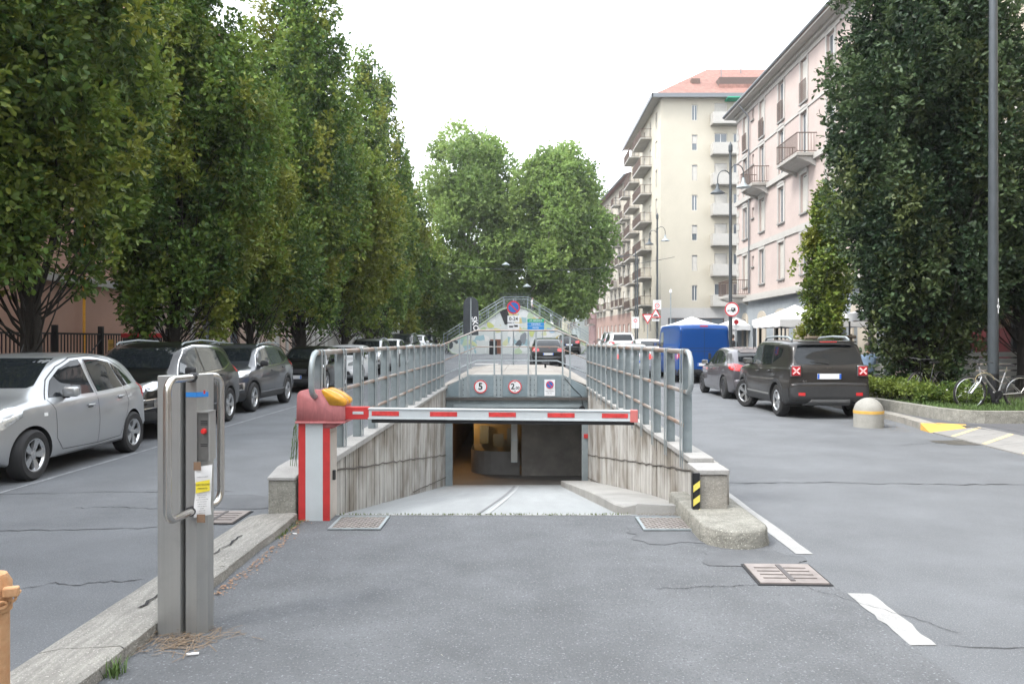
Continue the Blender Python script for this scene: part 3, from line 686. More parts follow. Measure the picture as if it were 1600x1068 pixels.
# notice: three curled sheets
def paper():
    vs = []; n = 12
    for i in range(n+1):
        t = i/n; z = lerp(.945,.665,t)
        for j in range(5):
            s_ = j/4; vs.append((lerp(.088,.172,s_)+.004*math.sin(t*5+s_), lerp(-.012,.020,s_)-.006*math.sin(t*3.1)*s_-.004*math.sin(t*9), z+.012*s_))
    fs = [(i*5+j,i*5+j+1,(i+1)*5+j+1,(i+1)*5+j) for i in range(n) for j in range(4)]
    return vs, fs
pn = thing('paper_notice', 'white paper notice with yellow headline taped under the intercom', 'notice', (-1.9,4.45,0))
vs, fs = paper(); m = MB(); m.add(vs, fs); m.build('sheet', M_whiteplain, pn, smooth=True)
Mp = Matrix.Rotation(math.atan2(.032,.084), 3, 'Z')
def on_paper(x0, x1, z0, z1, off, mt, nm):
    q = MB(); f = lambda x, z: (lerp(.088,.172,x), lerp(-.012,.020,x)-off-.008, z+.012*x)
    q.add([f(x0,z0),f(x1,z0),f(x1,z1),f(x0,z1)], [(0,1,2,3)]); return q.build(nm, mt, pn)
on_paper(.10,.92,.80,.862,.001,mat('headline_yellow', (.80,.66,.05), .7),'headline')
rotp = (R(90),0,math.atan2(.032,.084))
def ptext(t, s_, x, z):
    text_mesh('lettering', t, s_, pn, (lerp(.088,.172,x), lerp(-.012,.020,x)-.0105, z+.012*x), rotp, M_signblack, .0002)
ptext('PARCHEGGIO', .0125, .5, .842); ptext('PRIVATO', .0125, .5, .820); ptext('AVVISO AI CLIENTI', .007, .5, .885)
for i in range(9):
    ptext(('ingresso riservato','agli abbonati','suonare il campanello','per informazioni','la sbarra si apre','solo con tessera','grazie','orario 0-24','la direzione')[i], .0072, .48, .785-.0125*i)
m = MB(); m.bb(.085,.125,-.018,-.014,.93,.975); m.build('tape', mat('brown_tape', (.22,.14,.09), .5), pn, rot=None)
m = MB(); m.bb(.105,.150,-.022,-.018,.640,.685); m.build('tape', mat('brown_tape', (.22,.14,.09), .5), pn)

# ================================================================ RUSTY BOLLARD, LITTER
rb = thing('bollard', 'rusty orange bollard with a chain wrapped round its top at the left edge', 'bollard', (-1.86,2.80,0))
m = MB(); m.lathe([(.058,-.05),(.058,.70),(.066,.702),(.066,.80),(.05,.83),(.001,.835)], n=20); m.build('post', M_rust, rb, smooth=True, angle=50)
cl_ = []
for i in range(11):
    a = 2*math.pi*i/11; cx, cy, cz = .078*math.cos(a), .078*math.sin(a), .745+.012*math.sin(a*2)
    pts = [(cx+(.017*math.cos(q))*(-math.sin(a)) + (.010*math.sin(q)*math.cos(a) if i%2 else 0), cy+.017*math.cos(q)*math.cos(a)+(.010*math.sin(q)*math.sin(a) if i%2 else 0), cz+(0 if i%2 else .011*math.sin(q))) for q in [2*math.pi*t/10 for t in range(11)]]
    m = MB(); m.tube(pts, .0052, 5, cap=False); m.build('chain_link', M_rust, rb, smooth=True)
m = MB(); m.box((.085,-.02,.775),(.05,.03,.035),R(20),.006); m.build('padlock', M_rust, rb)
def scatter(name, label, n, fn, mk, m, seed):
    rr = random.Random(seed); b = MB()
    for i in range(n):
        p = fn(rr); mk(b, p, rr)
    o = b.build(name, m); tag(o, label, None, None, 'stuff'); return o
def leafbit(b, p, rr, s0=.008, s1=.026):
    a = rr.uniform(0,6.28); s_ = rr.uniform(s0,s1)*.62; u = Vector((math.cos(a),math.sin(a),rr.uniform(-.3,.4)))*s_; v = Vector((-math.sin(a),math.cos(a),rr.uniform(-.3,.4)))*s_*.5
    p = Vector(p)+Vector((0,0,.006+abs(u.z)+abs(v.z)*.5)); b.add([p-u,p+v,p+u,p-v], [(0,1,2,3)])
def strawbit(b, p, rr):
    a = rr.gauss(.3,1.0); l = rr.uniform(.015,.06); u = Vector((math.cos(a),math.sin(a),rr.uniform(-.1,.35)))*l; v = Vector((-math.sin(a),math.cos(a),.2))*.0022; p = Vector(p)+Vector((0,0,.004+abs(u.z)))
    b.add([p-u-v,p-u+v,p+u+v,p+u-v],[(0,1,2,3)])
def kerbline(rr):
    y = rr.uniform(4.9,7.3); return (-2.02+abs(rr.gauss(0,.05))+(.05*math.sin((y-4.9)*1.3) if True else 0), y, .005)
scatter('dry_leaves', 'dry brown leaf litter caught along the kerb', 420, kerbline, leafbit, mat('dry_leaf', (.26,.13,.085), .9, col2=(.34,.24,.15), scale=30), 3)
scatter('dry_leaves', 'straw-coloured litter round the foot of the ticket post', 210, lambda rr: (-1.86+rr.gauss(0,.12), 4.42+rr.gauss(0,.09)-.05, .005), lambda b,p,rr: strawbit(b,p,rr), mat('straw', (.27,.205,.14), .9, col2=(.14,.10,.07), scale=30), 4)
scatter('grit', 'small pale grit and scraps on the entrance lane', 60, lambda rr: (rr.uniform(-1.9,1.8), rr.uniform(3.6,7.4), .004), lambda b,p,rr: leafbit(b,p,rr,.003,.010), mat('pale_scrap', (.5,.48,.42), .9), 5)
scatter('dry_leaves', 'dry leaves along the right kerb by the dome bollard', 240, lambda rr: (7.0+rr.gauss(0,.22), rr.uniform(14.4,16.2), .0), leafbit, mat('dry_leaf2', (.22,.17,.10), .9), 6)
def blade(b, base, h, wd, lean, a):
    d = Vector((math.cos(a),math.sin(a),0)); s_ = Vector((-d.y,d.x,0))*wd/2; p = Vector(base)
    b.add([p-s_,p+s_,p+d*lean*.35+Vector((0,0,h*.6))+s_*.7,p+d*lean*.35+Vector((0,0,h*.6))-s_*.7,p+d*lean+Vector((0,0,h))], [(0,1,2,3),(3,2,4)])
def tuft(name, label, loc, n, h, spread, m, seed, cat='weed'):
    rr = random.Random(seed); b = MB()
    for i in range(n): blade(b, (rr.gauss(0,spread*.4),rr.gauss(0,spread*.4),0), h*rr.uniform(.4,1), .008*rr.uniform(.5,1.2), h*rr.uniform(.1,.9), rr.uniform(0,6.28))
    o = b.build(name, m, loc=loc); return tag(o, label, cat)
tuft('grass_tuft', 'small green weed growing at the kerb edge at the bottom of the picture', (-2.0,3.92,.0), 60, .10, .06, M_grass, 1)
# cigarette end
m = MB(); m.tube([(0,0,0),(.058,.016,0)], .0075, 8); o = m.build('cigarette_end', M_whiteplain, loc=(-1.74,4.16,.013)); tag(o, 'white cigarette end lying before the ticket post', 'litter')
m = MB(); m.tube([(0,0,0),(.035,-.01,0)], .006, 6); o = m.build('cigarette_end', M_whiteplain, loc=(-1.93,6.78,.011)); tag(o, 'small white cigarette end by the kerb near the barrier', 'litter')
# tall weed beside the barrier
b = MB(); rr = random.Random(4)
for k in range(4):
    a = rr.uniform(0,6.28); L2 = rr.uniform(.35,.62); pts = [(.02*k+.10*t*math.cos(a), .1*t*math.sin(a), L2*t) for t in (0,.3,.6,1)]; b.tube(pts, .003, 4)
    for i in range(34):
        t = rr.uniform(.15,1); leaf_a = rr.uniform(0,6.28); blade(b, (.02*k+.10*t*math.cos(a), .1*t*math.sin(a), L2*t), .03, .008, .035, leaf_a)
o = b.build('weed', mat('weed_grey_green', (.12,.17,.08), .85), loc=(-2.19,7.6,.44)); tag(o, 'thin tall weed growing behind the granite block beside the barrier', 'weed')

def mossline(rr):
    x = rr.uniform(-1.75,1.05); return (x, 7.52+rr.gauss(0,.012), .008)
def sprig(b, p, rr):
    for k in range(3): blade(b, p, rr.uniform(.006,.022), .006, rr.uniform(.004,.015), rr.uniform(0,6.28))
scatter('moss', 'thin moss and weeds growing along the joint at the top of the ramp', 260, mossline, sprig, mat('moss_green', (.13,.17,.05), .9), 11)
scatter('moss', 'weeds and dirt along the foot of the barrier cabinet and left kerb end', 160, lambda rr: (-2.02+rr.gauss(0,.03), rr.uniform(6.6,7.3), .006), sprig, MATS['moss_green'], 12)
scatter('grit', 'brown dirt and grit before the raised walkway', 260, lambda rr: (rr.uniform(1.1,1.5), 7.50+rr.gauss(0,.03), .01), lambda b,p,rr: leafbit(b,p,rr,.005,.014), mat('grit_brown', (.12,.09,.06), .95), 13)
# ================================================================ PAVEMENTS
M_pave = mat('pavement_asphalt', (.095,.097,.104), .85, var=.15, scale=2, speck=.3, fine=120)
def flat(name, poly, z, m, kind='structure', zg=True):
    vs = [(x, y, z+(gz(y) if zg else 0)) for x, y in poly]; b = MB(); n = len(poly)
    b.add(vs+[(x,y,v[2]-.35) for (x,y), v in zip(poly, vs)], [tuple(range(n))]+[(i,(i+1)%n,n+(i+1)%n,n+i) for i in range(n)]); o = b.build(name, m); o['kind'] = kind; return o
yl = [-12,28,34,40,46,52,60,180]
flat('left_pavement', [(-8.15,y) for y in yl]+[(-14.2,y) for y in yl[::-1]], .115, mat('pavement_grey', (.16,.155,.15), .85, var=.2, scale=1.5, speck=.3, fine=60))
flat('right_pavement', [(8.0,-8),(8.32,11.4),(8.0,14.66),(8.0,17.0),(7.95,28),(7.95,34),(7.95,40),(7.95,46),(7.95,52),(7.95,180),(60,180),(60,52),(60,40),(14.5,28),(14.5,-8)], .115, M_pave)
kb = bpy.data.objects.new('kerb', None); COL.objects.link(kb); tag(kb, 'grey granite kerb along the left parked cars', None, None, 'structure')
for i in range(34):
    y = 4+i*2; q = MB(); z = gz(y+1); q.bb(-8.15,-7.98,y+.005,y+1.995,-.1,.125,.008); o = q.build('kerb_stone', M_granite, kb, loc=(0,0,z))
kb = bpy.data.objects.new('kerb', None); COL.objects.link(kb); tag(kb, 'granite street kerb curving past the dome bollard, with a yellow painted end', None, None, 'structure')
kp = [(7.44,14.75),(7.62,15.8),(7.72,17.0),(7.78,18.4),(7.78,20.4)]
for i in range(len(kp)-1):
    a, b_ = Vector(kp[i]), Vector(kp[i+1]); d = (b_-a); n = Vector((d.y,-d.x)).normalized()*.26; b_ = a+d*.995
    q = MB(); q.prism([tuple(a),tuple(b_),tuple(b_+n),tuple(a+n)], -.1, .125); q.build('kerb_stone', M_granite, kb)
for y in range(0, 46, 2): q = MB(); q.bb(7.78,8.0,20.4+y,22.39+y,-.1,.125,.008); q.build('kerb_stone', M_granite, kb, loc=(0,0,gz(21+y)))
q = MB(); q.add([(7.36,14.28,.0),(7.42,14.75,0),(7.42,14.75,.127),(7.78,14.74,.127),(8.12,14.5,.127),(8.02,14.18,.05),(7.70,14.22,.03)], [(0,1,2),(0,2,3,6),(6,3,4,5)]); 
q.build('painted_kerb_end', M_yellowpaint, kb)
flat('pavement_strip', [(7.68,14.7),(7.88,15.9),(7.98,17.0),(8.02,17),(8.02,14.6)], .117, M_pave, zg=False)
# light slab strip with pale yellow lines, sloping to the road
ss = bpy.data.objects.new('slab_strip', None); COL.objects.link(ss); tag(ss, 'strip of pale paving slabs with worn yellow lines at the street crossing', None, None, 'structure')
ed = lambda y: 7.22+(y-11.4)*.05
ys_ = [6.2,7.6,8.9,10.1,11.2,12.3,13.3,14.2]
for a, b_ in zip(ys_, ys_[1:]):
    x0a, x0b = ed(a), ed(b_-.012); w_ = .82
    def sl(y, x, e=0): return (x, y, .022+(x-ed(y))*.12+e)
    q = MB(); P = [sl(a,x0a),sl(b_-.012,x0b),sl(b_-.012,x0b+w_),sl(a,x0a+w_)]
    q.add(P+[(x,y,-.2) for x,y,z in P], [(0,1,2,3),(0,1,5,4),(1,2,6,5),(2,3,7,6),(3,0,4,7)]); so_ = q.build('slab', M_stone_l, ss)
    q = MB(); yy = a+.18; s2 = .55
    q.add([sl(yy,ed(yy)+.03,.003),sl(yy+.11,ed(yy)+.03,.003),sl(yy+.11+s2,ed(yy+s2)+w_-.03,.003),sl(yy+s2,ed(yy+s2)+w_-.03,.003)],[(0,1,2,3)]); q.build('yellow_line', M_paleyellow, ss)
flat('pavement_apron', [(8.02,6.2),(8.42,14.2),(8.1,14.7),(16,14.7),(16,6.2)], .121, M_pave, zg=False)
# granite edge of the raised bed
gb = thing('bed_kerb', 'tall rough granite edging round the raised flower bed', 'kerb', (0,0,0))
P = [(8.02,22.8),(8.02,20.6),(8.03,18.6),(8.05,17.0),(8.12,15.6),(8.28,15.0),(8.62,14.76),(9.9,14.72),(11.3,14.72),(12.8,14.72),(14.4,14.72)]
for i in range(len(P)-1):
    a, b_ = Vector(P[i]), Vector(P[i+1]); d = b_-a; n = Vector((-d.y,d.x)).normalized()*.20; b_ = a+d*.997
    ni = n
    if 0 < i: d0 = Vector(P[i])-Vector(P[i-1]); ni = Vector((-d0.y,d0.x)).normalized()*.20; ni = ((ni+n)/2).normalized()*.20
    nj = n
    if i < len(P)-2: d2 = Vector(P[i+2])-Vector(P[i+1]); nj = Vector((-d2.y,d2.x)).normalized()*.20; nj = ((nj+n)/2).normalized()*.20
    q = MB(); q.prism([tuple(a),tuple(b_),tuple(b_+nj),tuple(a+ni)], .0, .325, 'Z'); q.prism([tuple(a+ni*.04),tuple(b_+nj*.04),tuple(b_+nj*.96),tuple(a+ni*.96)], .325, .34, 'Z'); q.build('edging_stone', M_granite_rough, gb)
# dome bollard
M_dome = mat('dome_concrete', (.29,.285,.26), .85, var=.12, scale=6, speck=.35, fine=110, stain=.2)
o = thing('dome_bollard', 'concrete dome bollard with a yellow band before the dark square SUV', 'bollard', (6.68,15.25,0))
m = MB(); m.lathe([(.275,-.05),(.272,.02),(.272,.29)]+[(.272*math.cos(R(a)), .29+.272*math.sin(R(a))) for a in range(8,90,10)]+[(.001,.562)], n=40); m.build('dome', M_dome, o, smooth=True)
m = MB(); m.lathe([(.2735,.262),(.2755,.264),(.2755,.318),(.272,.320)], n=40); m.build('yellow_band', M_yellowpaint, o, smooth=True)

# ================================================================ BUILDINGS
CACHE = {}
def win_mesh(w, h, kind, fm):
    key = (round(w,2), round(h,2), kind, fm.name)
    if key in CACHE: return CACHE[key]
    m = MB(); t = .06
    for a in ((0,t,0,h),(w-t,w,0,h),(t,w-t,0,t),(t,w-t,h-t,h)): m.bb(a[0],a[1],.10,.16,a[2],a[3])
    if kind in ('casement','door'): m.bb(w/2-.035,w/2+.035,.095,.15,t,h-t)
    fr = m.mesh('window', fm); g = MB(); g.bb(t,w-t,.12,.135,t,h-t)
    pane = g.mesh('pane', M_glass_bld); sh = None
    if kind in ('blind','halfblind'):
        z0 = t if kind == 'blind' else h*.45; s_ = MB(); n = int((h-t-z0)/.09)
        for i in range(n): s_.bb(t,w-t,.075,.09+.006*(i%2),z0+i*.09,z0+i*.09+.085)
        sh = s_.mesh('roller_blind', M_blind)
    CACHE[key] = (fr, pane, sh); return CACHE[key]
M_blind = mat('roller_blind', (.46,.44,.40), .6, var=.08, scale=3)
M_frame_w = mat('frame_white', (.55,.54,.52), .5)
M_frame_b = mat('frame_brown', (.10,.06,.045), .6)
class Facade:
    """a wall in its own plane: u along it, z up, local -y is outdoors"""
    def __init__(s, ob, p0, a, length, z0, z1, m, name='wall', th=.3):
        s.ob = ob; s.p0 = Vector((*p0, 0))-Vector(ob.location); s.a = a; s.L = length; s.z0, s.z1 = z0, z1; s.m = m; s.op = []; s.name = name; s.th = th
        s.rot = (0,0,a); s.u = Vector((math.cos(a),math.sin(a),0)); s.n = Vector((math.sin(a),-math.cos(a),0))
    def put(s, name, me, u, z, out=0., parent=None):
        return link(name, me, s.ob, s.p0+s.u*u+s.n*out+Vector((0,0,z)), s.rot)
    def box(s, name, u0, u1, o0, o1, z0, z1, m, bev=0):
        b = MB(); b.bb(0,u1-u0,-o1,-o0,0,z1-z0,bev); return s.put(name, b.mesh(name, m), u0, z0)
    def opening(s, u, z, w, h, kind='casement', fm=None, sill=True, surround=None):
        s.op.append((u-w/2, u+w/2, z, z+h))
        if kind is None: return
        fr, pane, sh = win_mesh(w, h, kind, fm or M_frame_w)
        o = s.put('window', fr, u-w/2, z); link('pane', pane, o)
        if sh: link('roller_blind', sh, o)
        if sill and kind != 'door':
            k = ('sill', round(w,2))
            if k not in CACHE: b = MB(); b.bb(-.08,w+.08,-.10,.05,-.08,-.005); CACHE[k] = b.mesh('sill', s.sillm)
            link('sill', CACHE[k], o)
        if surround:
            k = ('sur', round(w,2), round(h,2), surround.name)
            if k not in CACHE:
                b = MB(); t = .14
                b.bb(-t,-.002,-.045,.0,-.02,h+.02); b.bb(w+.002,w+t,-.045,0,-.02,h+.02); b.bb(-t,w+t,-.055,0,h+.021,h+.17)
                b.prism([(-t-.04,h+.171),(w+t+.04,h+.171),(w+t,h+.22),(w*.75,h+.31),(w*.5,h+.34),(w*.25,h+.31),(-t,h+.22)], -.075, 0, 'Y')
                CACHE[k] = b.mesh('surround', surround)
            link('surround', CACHE[k], o)
        return o
    def finish(s):
        us = sorted({0, s.L, *[v for o in s.op for v in o[:2]]}); zs = sorted({s.z0, s.z1, *[v for o in s.op for v in o[2:]]}); b = MB()
        for i in range(len(us)-1):
            # merge vertical runs
            j = 0
            while j < len(zs)-1:
                uc = (us[i]+us[i+1])/2
                def hole(j): zc = (zs[j]+zs[j+1])/2; return any(o[0] < uc < o[1] and o[2] < zc < o[3] for o in s.op)
                if hole(j): j += 1; continue
                k = j
                while k+1 < len(zs)-1 and not hole(k+1): k += 1
                b.add([(us[i],0,zs[j]),(us[i+1],0,zs[j]),(us[i+1],0,zs[k+1]),(us[i],0,zs[k+1])], [(0,1,2,3)]); j = k+1
        for u0,u1,z0,z1 in s.op:
            d = .16; A = [(u0,0,z0),(u1,0,z0),(u1,0,z1),(u0,0,z1)]; B_ = [(x,d,z) for x,_,z in A]; b.add(A+B_, [(0,1,5,4),(1,2,6,5),(2,3,7,6),(3,0,4,7),(4,5,6,7)])
        me = bpy.data.meshes.new(s.name); me.from_pydata(b.v, [], b.f); me.materials.append(s.m); me.update()
        return link(s.name, me, s.ob, s.p0, s.rot)
    sillm = M_stone_l
def plain(ob, name, pts, z0, z1, m):      # simple wall along a polyline
    b = MB(); l = Vector(ob.location)
    for (x0,y0),(x1,y1) in zip(pts, pts[1:]): b.add([(x0-l.x,y0-l.y,z0),(x1-l.x,y1-l.y,z0),(x1-l.x,y1-l.y,z1),(x0-l.x,y0-l.y,z1)], [(0,1,2,3)])
    return b.build(name, m, ob)
def railing_panel(L2, D, h=.95, solid=False, step=.12):
    k = ('balc', round(L2,2), round(D,2), solid)
    if k in CACHE: return CACHE[k]
    s_ = MB(); s_.bb(0,L2,-D,0,-.14,0); slab = s_.mesh('balcony', M_slab)
    r = MB()
    if solid: r.bb(0,L2,-D,-D+.06,.0,h); r.bb(0,.06,-D+.06,0,0,h); r.bb(L2-.06,L2,-D+.06,0,0,h)
    else:
        for a in ((0,L2,-D,-D+.04),(0,.04,-D+.04,0),(L2-.04,L2,-D+.04,0)): r.bb(*a,h-.04,h); r.bb(*a,.06,.09)
        n = int(L2/step)
        for i in range(n+1): x = L2*i/n; r.bb(max(0,x-.009),min(L2,x+.009),-D+.01,-D+.028,.09,h-.04)
        n = int(D/step)
        for i in range(1,n):
            y = -D*i/n; r.bb(.01,.028,y-.009,y+.009,.09,h-.04); r.bb(L2-.028,L2-.01,y-.009,y+.009,.09,h-.04)
    rail = r.mesh('balustrade', M_parapet if solid else M_ironrail); CACHE[k] = (slab, rail); return CACHE[k]
M_slab = mat('balcony_slab', (.33,.315,.29), .85, stain=.2, scale=3)
M_parapet = mat('balcony_parapet', (.40,.385,.355), .8, var=.06, scale=2, stain=.12)
M_ironrail = mat('iron_balustrade', (.11,.075,.06), .6, .2)
M_pink = mat('stucco_pink', (.43,.355,.325), .9, var=.07, scale=1.0, stain=.14, bump=.1)
M_trim = mat('stucco_trim', (.39,.375,.35), .85, var=.06, scale=2, stain=.12)
M_bluegrey = mat('stucco_bluegrey', (.26,.285,.305), .9, var=.1, scale=1.5, stain=.25)
M_creamwall = mat('stucco_cream', (.445,.41,.335), .9, var=.05, scale=.5, stain=.09)
M_tile = mat('roof_tiles', (.235,.12,.095), .85, var=.3, scale=2.5, stain=.25)
M_zinc = mat('zinc_gutter', (.15,.16,.17), .5, .4)

# ---- pink corner building on the right
b1 = thing('pink_building', 'pale pink four-storey corner building with blue-grey arcade and white bands', 'building', (14,30,0))
f = Facade(b1, (14,51.3), R(-90), 21.3, 0, 16.2, M_pink, 'wall')
f.z0 = 4.25
cols = [49.4,46.0,42.6,39.2,35.8,32.4]
U = lambda y: 51.3-y
kinds = ['blind','casement','halfblind','door','blind']
for ci, y in enumerate(cols):
    dk = ['halfblind','casement','blind','halfblind','blind','casement'][ci]
    for zi, (z, h) in enumerate(((4.95,1.95),(7.95,1.9),(10.55,2.35),(13.4,2.1))):
        k = ['blind','halfblind','casement','casement','blind'][(ci*2+zi*3)%5] if zi != 2 else 'door'
        f.opening(U(y), z, .92, h, k, surround=M_trim)
for y in (47.8,):
    for z in (6.1,9.0,12.2,14.9): f.opening(U(y), z, .42, .62, 'dark')
f.finish()
for z0, z1, o in ((4.02,4.25,.34),(4.25,4.42,.14),(7.10,7.42,.07),(10.22,10.50,.16),(12.98,13.12,.05),(15.55,15.80,.06),(15.80,16.05,.22)):
    f.box('string_course', -.02, 21.3, -.0 if False else .001, o, z0, z1-.002, M_trim)
for z0, z1 in ((4.45,7.08),(7.44,10.2),(10.52,12.96),(13.14,15.5)):        # quoins at the corner
    n = int((z1-z0)/.42)
    for i in range(n): f.box('quoin', .0, .55 if i%2 else .38, .001, .03, z0+i*.42, z0+i*.42+.38, M_trim)
g = Facade(b1, (14,51.3), R(-90), 21.3, 0, 4.25, M_bluegrey, 'arcade_wall'); g.op = []
M_beige = mat('stucco_beige', (.42,.375,.31), .85, var=.06, scale=3)
for i, y in enumerate(cols):
    w_ = .8 if i == 0 else (1.15 if i == 1 else 1.9); g.op.append((U(y)-w_/2, U(y)+w_/2, .12, 3.0))
    b = MB(); t = .22; n = 12                      # arched surround, proud of the wall, with an arched head filling the corners
    R1 = w_/2; pts_o = [(-R1-t,.12),(-R1-t,3.0)]+[(-(R1+t)*math.cos(math.pi*j/n), 3.0+.55*math.sin(math.pi*j/n)+.12) for j in range(n+1)]+[(R1+t,3.0),(R1+t,.12)]
    inn = [(R1,.12),(R1,2.72)]+[(R1*math.cos(math.pi*j/n), 2.72+.28*math.sin(math.pi*j/n)) for j in range(1,n)]+[(-R1,2.72),(-R1,.12)]
    # ring as strips
    ro = [(-R1-t,.12)]+[(-(R1+t)*math.cos(math.pi*j/n), 2.95+.42*math.sin(math.pi*j/n)) for j in range(n+1)]+[(R1+t,.12)]
    ri = [(-R1,.12)]+[(-R1*math.cos(math.pi*j/n), 2.70+.28*math.sin(math.pi*j/n)) for j in range(n+1)]+[(R1,.12)]
    N2 = len(ro); vs = [(p[0],-.06,p[1]) for p in ro]+[(p[0],-.06,p[1]) for p in ri]+[(p[0],.0,p[1]) for p in ro]+[(p[0],.16,p[1]) for p in ri]
    b.add(vs, [(j,j+1,N2+j+1,N2+j) for j in range(N2-1)]+[(j,j+1,2*N2+j+1,2*N2+j) for j in range(N2-1)]+[(N2+j,N2+j+1,3*N2+j+1,3*N2+j) for j in range(N2-1)])
    o = g.put('arch', b.mesh('arch', M_beige), U(y), 0)
    b = MB(); b.bb(-R1,R1,.145,.155,.12,3.0); b2 = link('door_panel', b.mesh('door_panel', [M_frame_b, M_beige, M_dark][0 if i == 0 else 1]), o)
    if i >= 2:
        b = MB(); b.bb(.1,R1-.1,.12,.144,.12,2.55); link('doorway', b.mesh('doorway', M_dark), o)
g.op.append((U(47.9)-.13, U(47.9)+.13, 1.9, 2.9)); g.finish()
f.box('plinth', 0, 21.3, .001, .04, .0, .55, M_bluegrey)
plain(b1, 'side_wall', [(14,51.3),(30,51.3)], 0, 16.2, M_pink); plain(b1, 'end_wall', [(14,30),(30,30)], 0, 16.2, M_pink)
b = MB(); l = b1.location
b.prism([(13.3-14,16.06),(13.3-14,16.20),(13.34-14,16.25),(22-14,18.9),(30-14,16.4),(30-14,16.06)], 51.9-30, 29.6-30, 'Y'); b.build('roof', M_tile, b1)
b = MB(); b.bb(-.68,.1,-.4,21.9,15.98,16.055); b.build('soffit', M_trim, b1)
b = MB(); b.tube([(-.72,21.9,16.16),(-.72,-.4,16.16)], .085, 8); b.build('gutter', M_zinc, b1)
b = MB(); b.tube([(-.7,18.6,16.1),(-.5,18.4,15.75),(-.12,18.3,15.2),(-.09,18.3,4.5)], .05, 8); b.build('downpipe', M_zinc, b1)
b = MB(); b.bb(1.3,1.9,20.2,20.8,16.3,17.9); b.bb(1.2,2.0,20.1,20.9,17.9,18.0); b.bb(1.4,1.8,20.3,20.7,18.0,18.35); b.build('chimney', M_trim, b1)
def balcony(fc, u, z, L2, D, solid=False, corbel=True, h=.95):
    sl, rl = railing_panel(L2, D, h, solid); o = fc.put('balcony', sl, u-L2/2, z); link('balustrade', rl, o)
    if corbel:
        k = ('corb', round(L2,2), round(D,2))
        if k not in CACHE:
            b = MB()
            b.prism([(0,-.14),(-D*.95,-.14),(-D*.9,-.22),(-D*.35,-.42),(0,-.62)], .12, .30, 'X'); b.prism([(0,-.14),(-D*.95,-.14),(-D*.9,-.22),(-D*.35,-.42),(0,-.62)], L2-.30, L2-.12, 'X'); b.prism([(0,-.14),(-D*.8,-.14),(-D*.6,-.26),(0,-.40)], .32, L2-.32, 'X'); CACHE[k] = b.mesh('corbel', M_trim)
        link('corbel', CACHE[k], o)
    return o
balcony(f, U(39.0), 10.52, 3.0, .95); balcony(f, U(45.9), 10.52, 2.4, .95); balcony(f, U(35.6), 4.62, 1.7, .9); balcony(f, U(50.0), 4.44, 2.6, 1.2)
for y in (39.2,42.6,46,49.4,35.8):        # small iron guards at the top floor
    b = MB(); b.bb(-.46,.46,-.10,-.085,.98,1.02); [b.bb(-.46+.084*i-.008,-.46+.084*i+.008,-.10,-.085,.0,.98) for i in range(12)]; f.put('window_guard', b.mesh('window_guard', M_ironrail), U(y), 13.42)

# ---- cream tower block beyond the side street
b2 = thing('cream_block', 'tall cream eight-storey block with solid balconies and red tiled hip roof', 'building', (14,79,0))
f = Facade(b2, (14,79), 0, 20, 4.9, 25.8, M_creamwall, 'gable_wall'); f.sillm = M_trim
for i in range(7):
    z = 5.5+2.98*i
    f.opening(3.35, z+.1, .55, 1.55, ['casement','blind','halfblind'][i%3], sill=False)
for i in range(7):
    z = 5.2+2.98*i
    f.opening(5.95, z, 1.25, 2.1, ['door','blind','blind','halfblind','blind','door','blind'][i], sill=False); f.opening(7.55, z+.0, .7, 2.1, 'door', sill=False)
for i in (0,2,4,6): f.opening(11.5, 5.5+2.98*i, 1.0, 1.5, 'blind')
f.finish()
for i in range(7): balcony(f, 6.45, 5.15+2.98*i, 3.1, 1.15, solid=True, corbel=False, h=1.0)
b = MB(); b.bb(0,3.2,-1.5,-.1,0,.10); f.put('awning', b.mesh('awning', mat('green_awning', (.01,.30,.17), .6)), 6.3, 25.3)
g = Facade(b2, (14,79), 0, 20, 0, 4.9, mat('ground_floor_render', (.42,.41,.395), .8, stain=.1), 'ground_floor_wall')
for u, w_ in ((1.5,1.6),(5.0,2.6),(9.0,2.8)): g.opening(u, .6, w_, 3.3, 'casement', fm=M_frame_b, sill=False)
g.finish()
f = Facade(b2, (14,100), R(-90), 21, .5, 25.8, M_creamwall, 'street_wall')
for i in range(8):
    z = 2.6+2.95*i
    for u in (3,6.5,10.5,14.6,18.4):
        f.opening(u, z, .95, 1.75, ['blind','casement','halfblind','door'][(i*3+int(u))%4], sill=False)
f.finish()
for i in range(1,8):
    z = 2.5+2.95*i; balcony(f, 12.5, z, 6.2, 1.2, solid=False, corbel=False); 
    balcony(f, 4.5, z, 5.0, 1.2, solid=False, corbel=False)
b = MB(); b.add([(-.9,-.7,25.82),(20.2,-.7,25.82),(20.2,21.8,25.82),(-.9,21.8,25.82),(6.4,7.5,31.1),(14.0,7.5,31.1),(14.0,14,31.1),(6.4,14,31.1)], [(0,1,5,4),(1,2,6,5),(2,3,7,6),(3,0,4,7),(4,5,6,7),(3,2,1,0)]); b.build('roof', M_tile, b2); b = MB(); b.bb(-.9,20.2,-.7,21.8,25.72,25.80); b.build('soffit', M_trim, b2)
b = MB(); b.bb(-1.0,20.3,-.85,-.70,25.55,25.95); b.bb(-1.05,-.9,-.85,21.9,25.55,25.95); b.build('gutter', M_zinc, b2)
b = MB(); b.bb(6.2,10.4,1.6,3.6,27.2,28.3); b.build('roof_terrace', mat('terrace_recess', (.10,.07,.06), .9), b2)
b = MB(); b.bb(6.1,10.5,1.3,1.4,26.9,27.5); b.build('roof_terrace_rail', M_tile, b2)
b = MB(); b.bb(3.6,4.5,2.6,3.2,28.0,28.5); b.build('skylight', M_frame_b, b2)
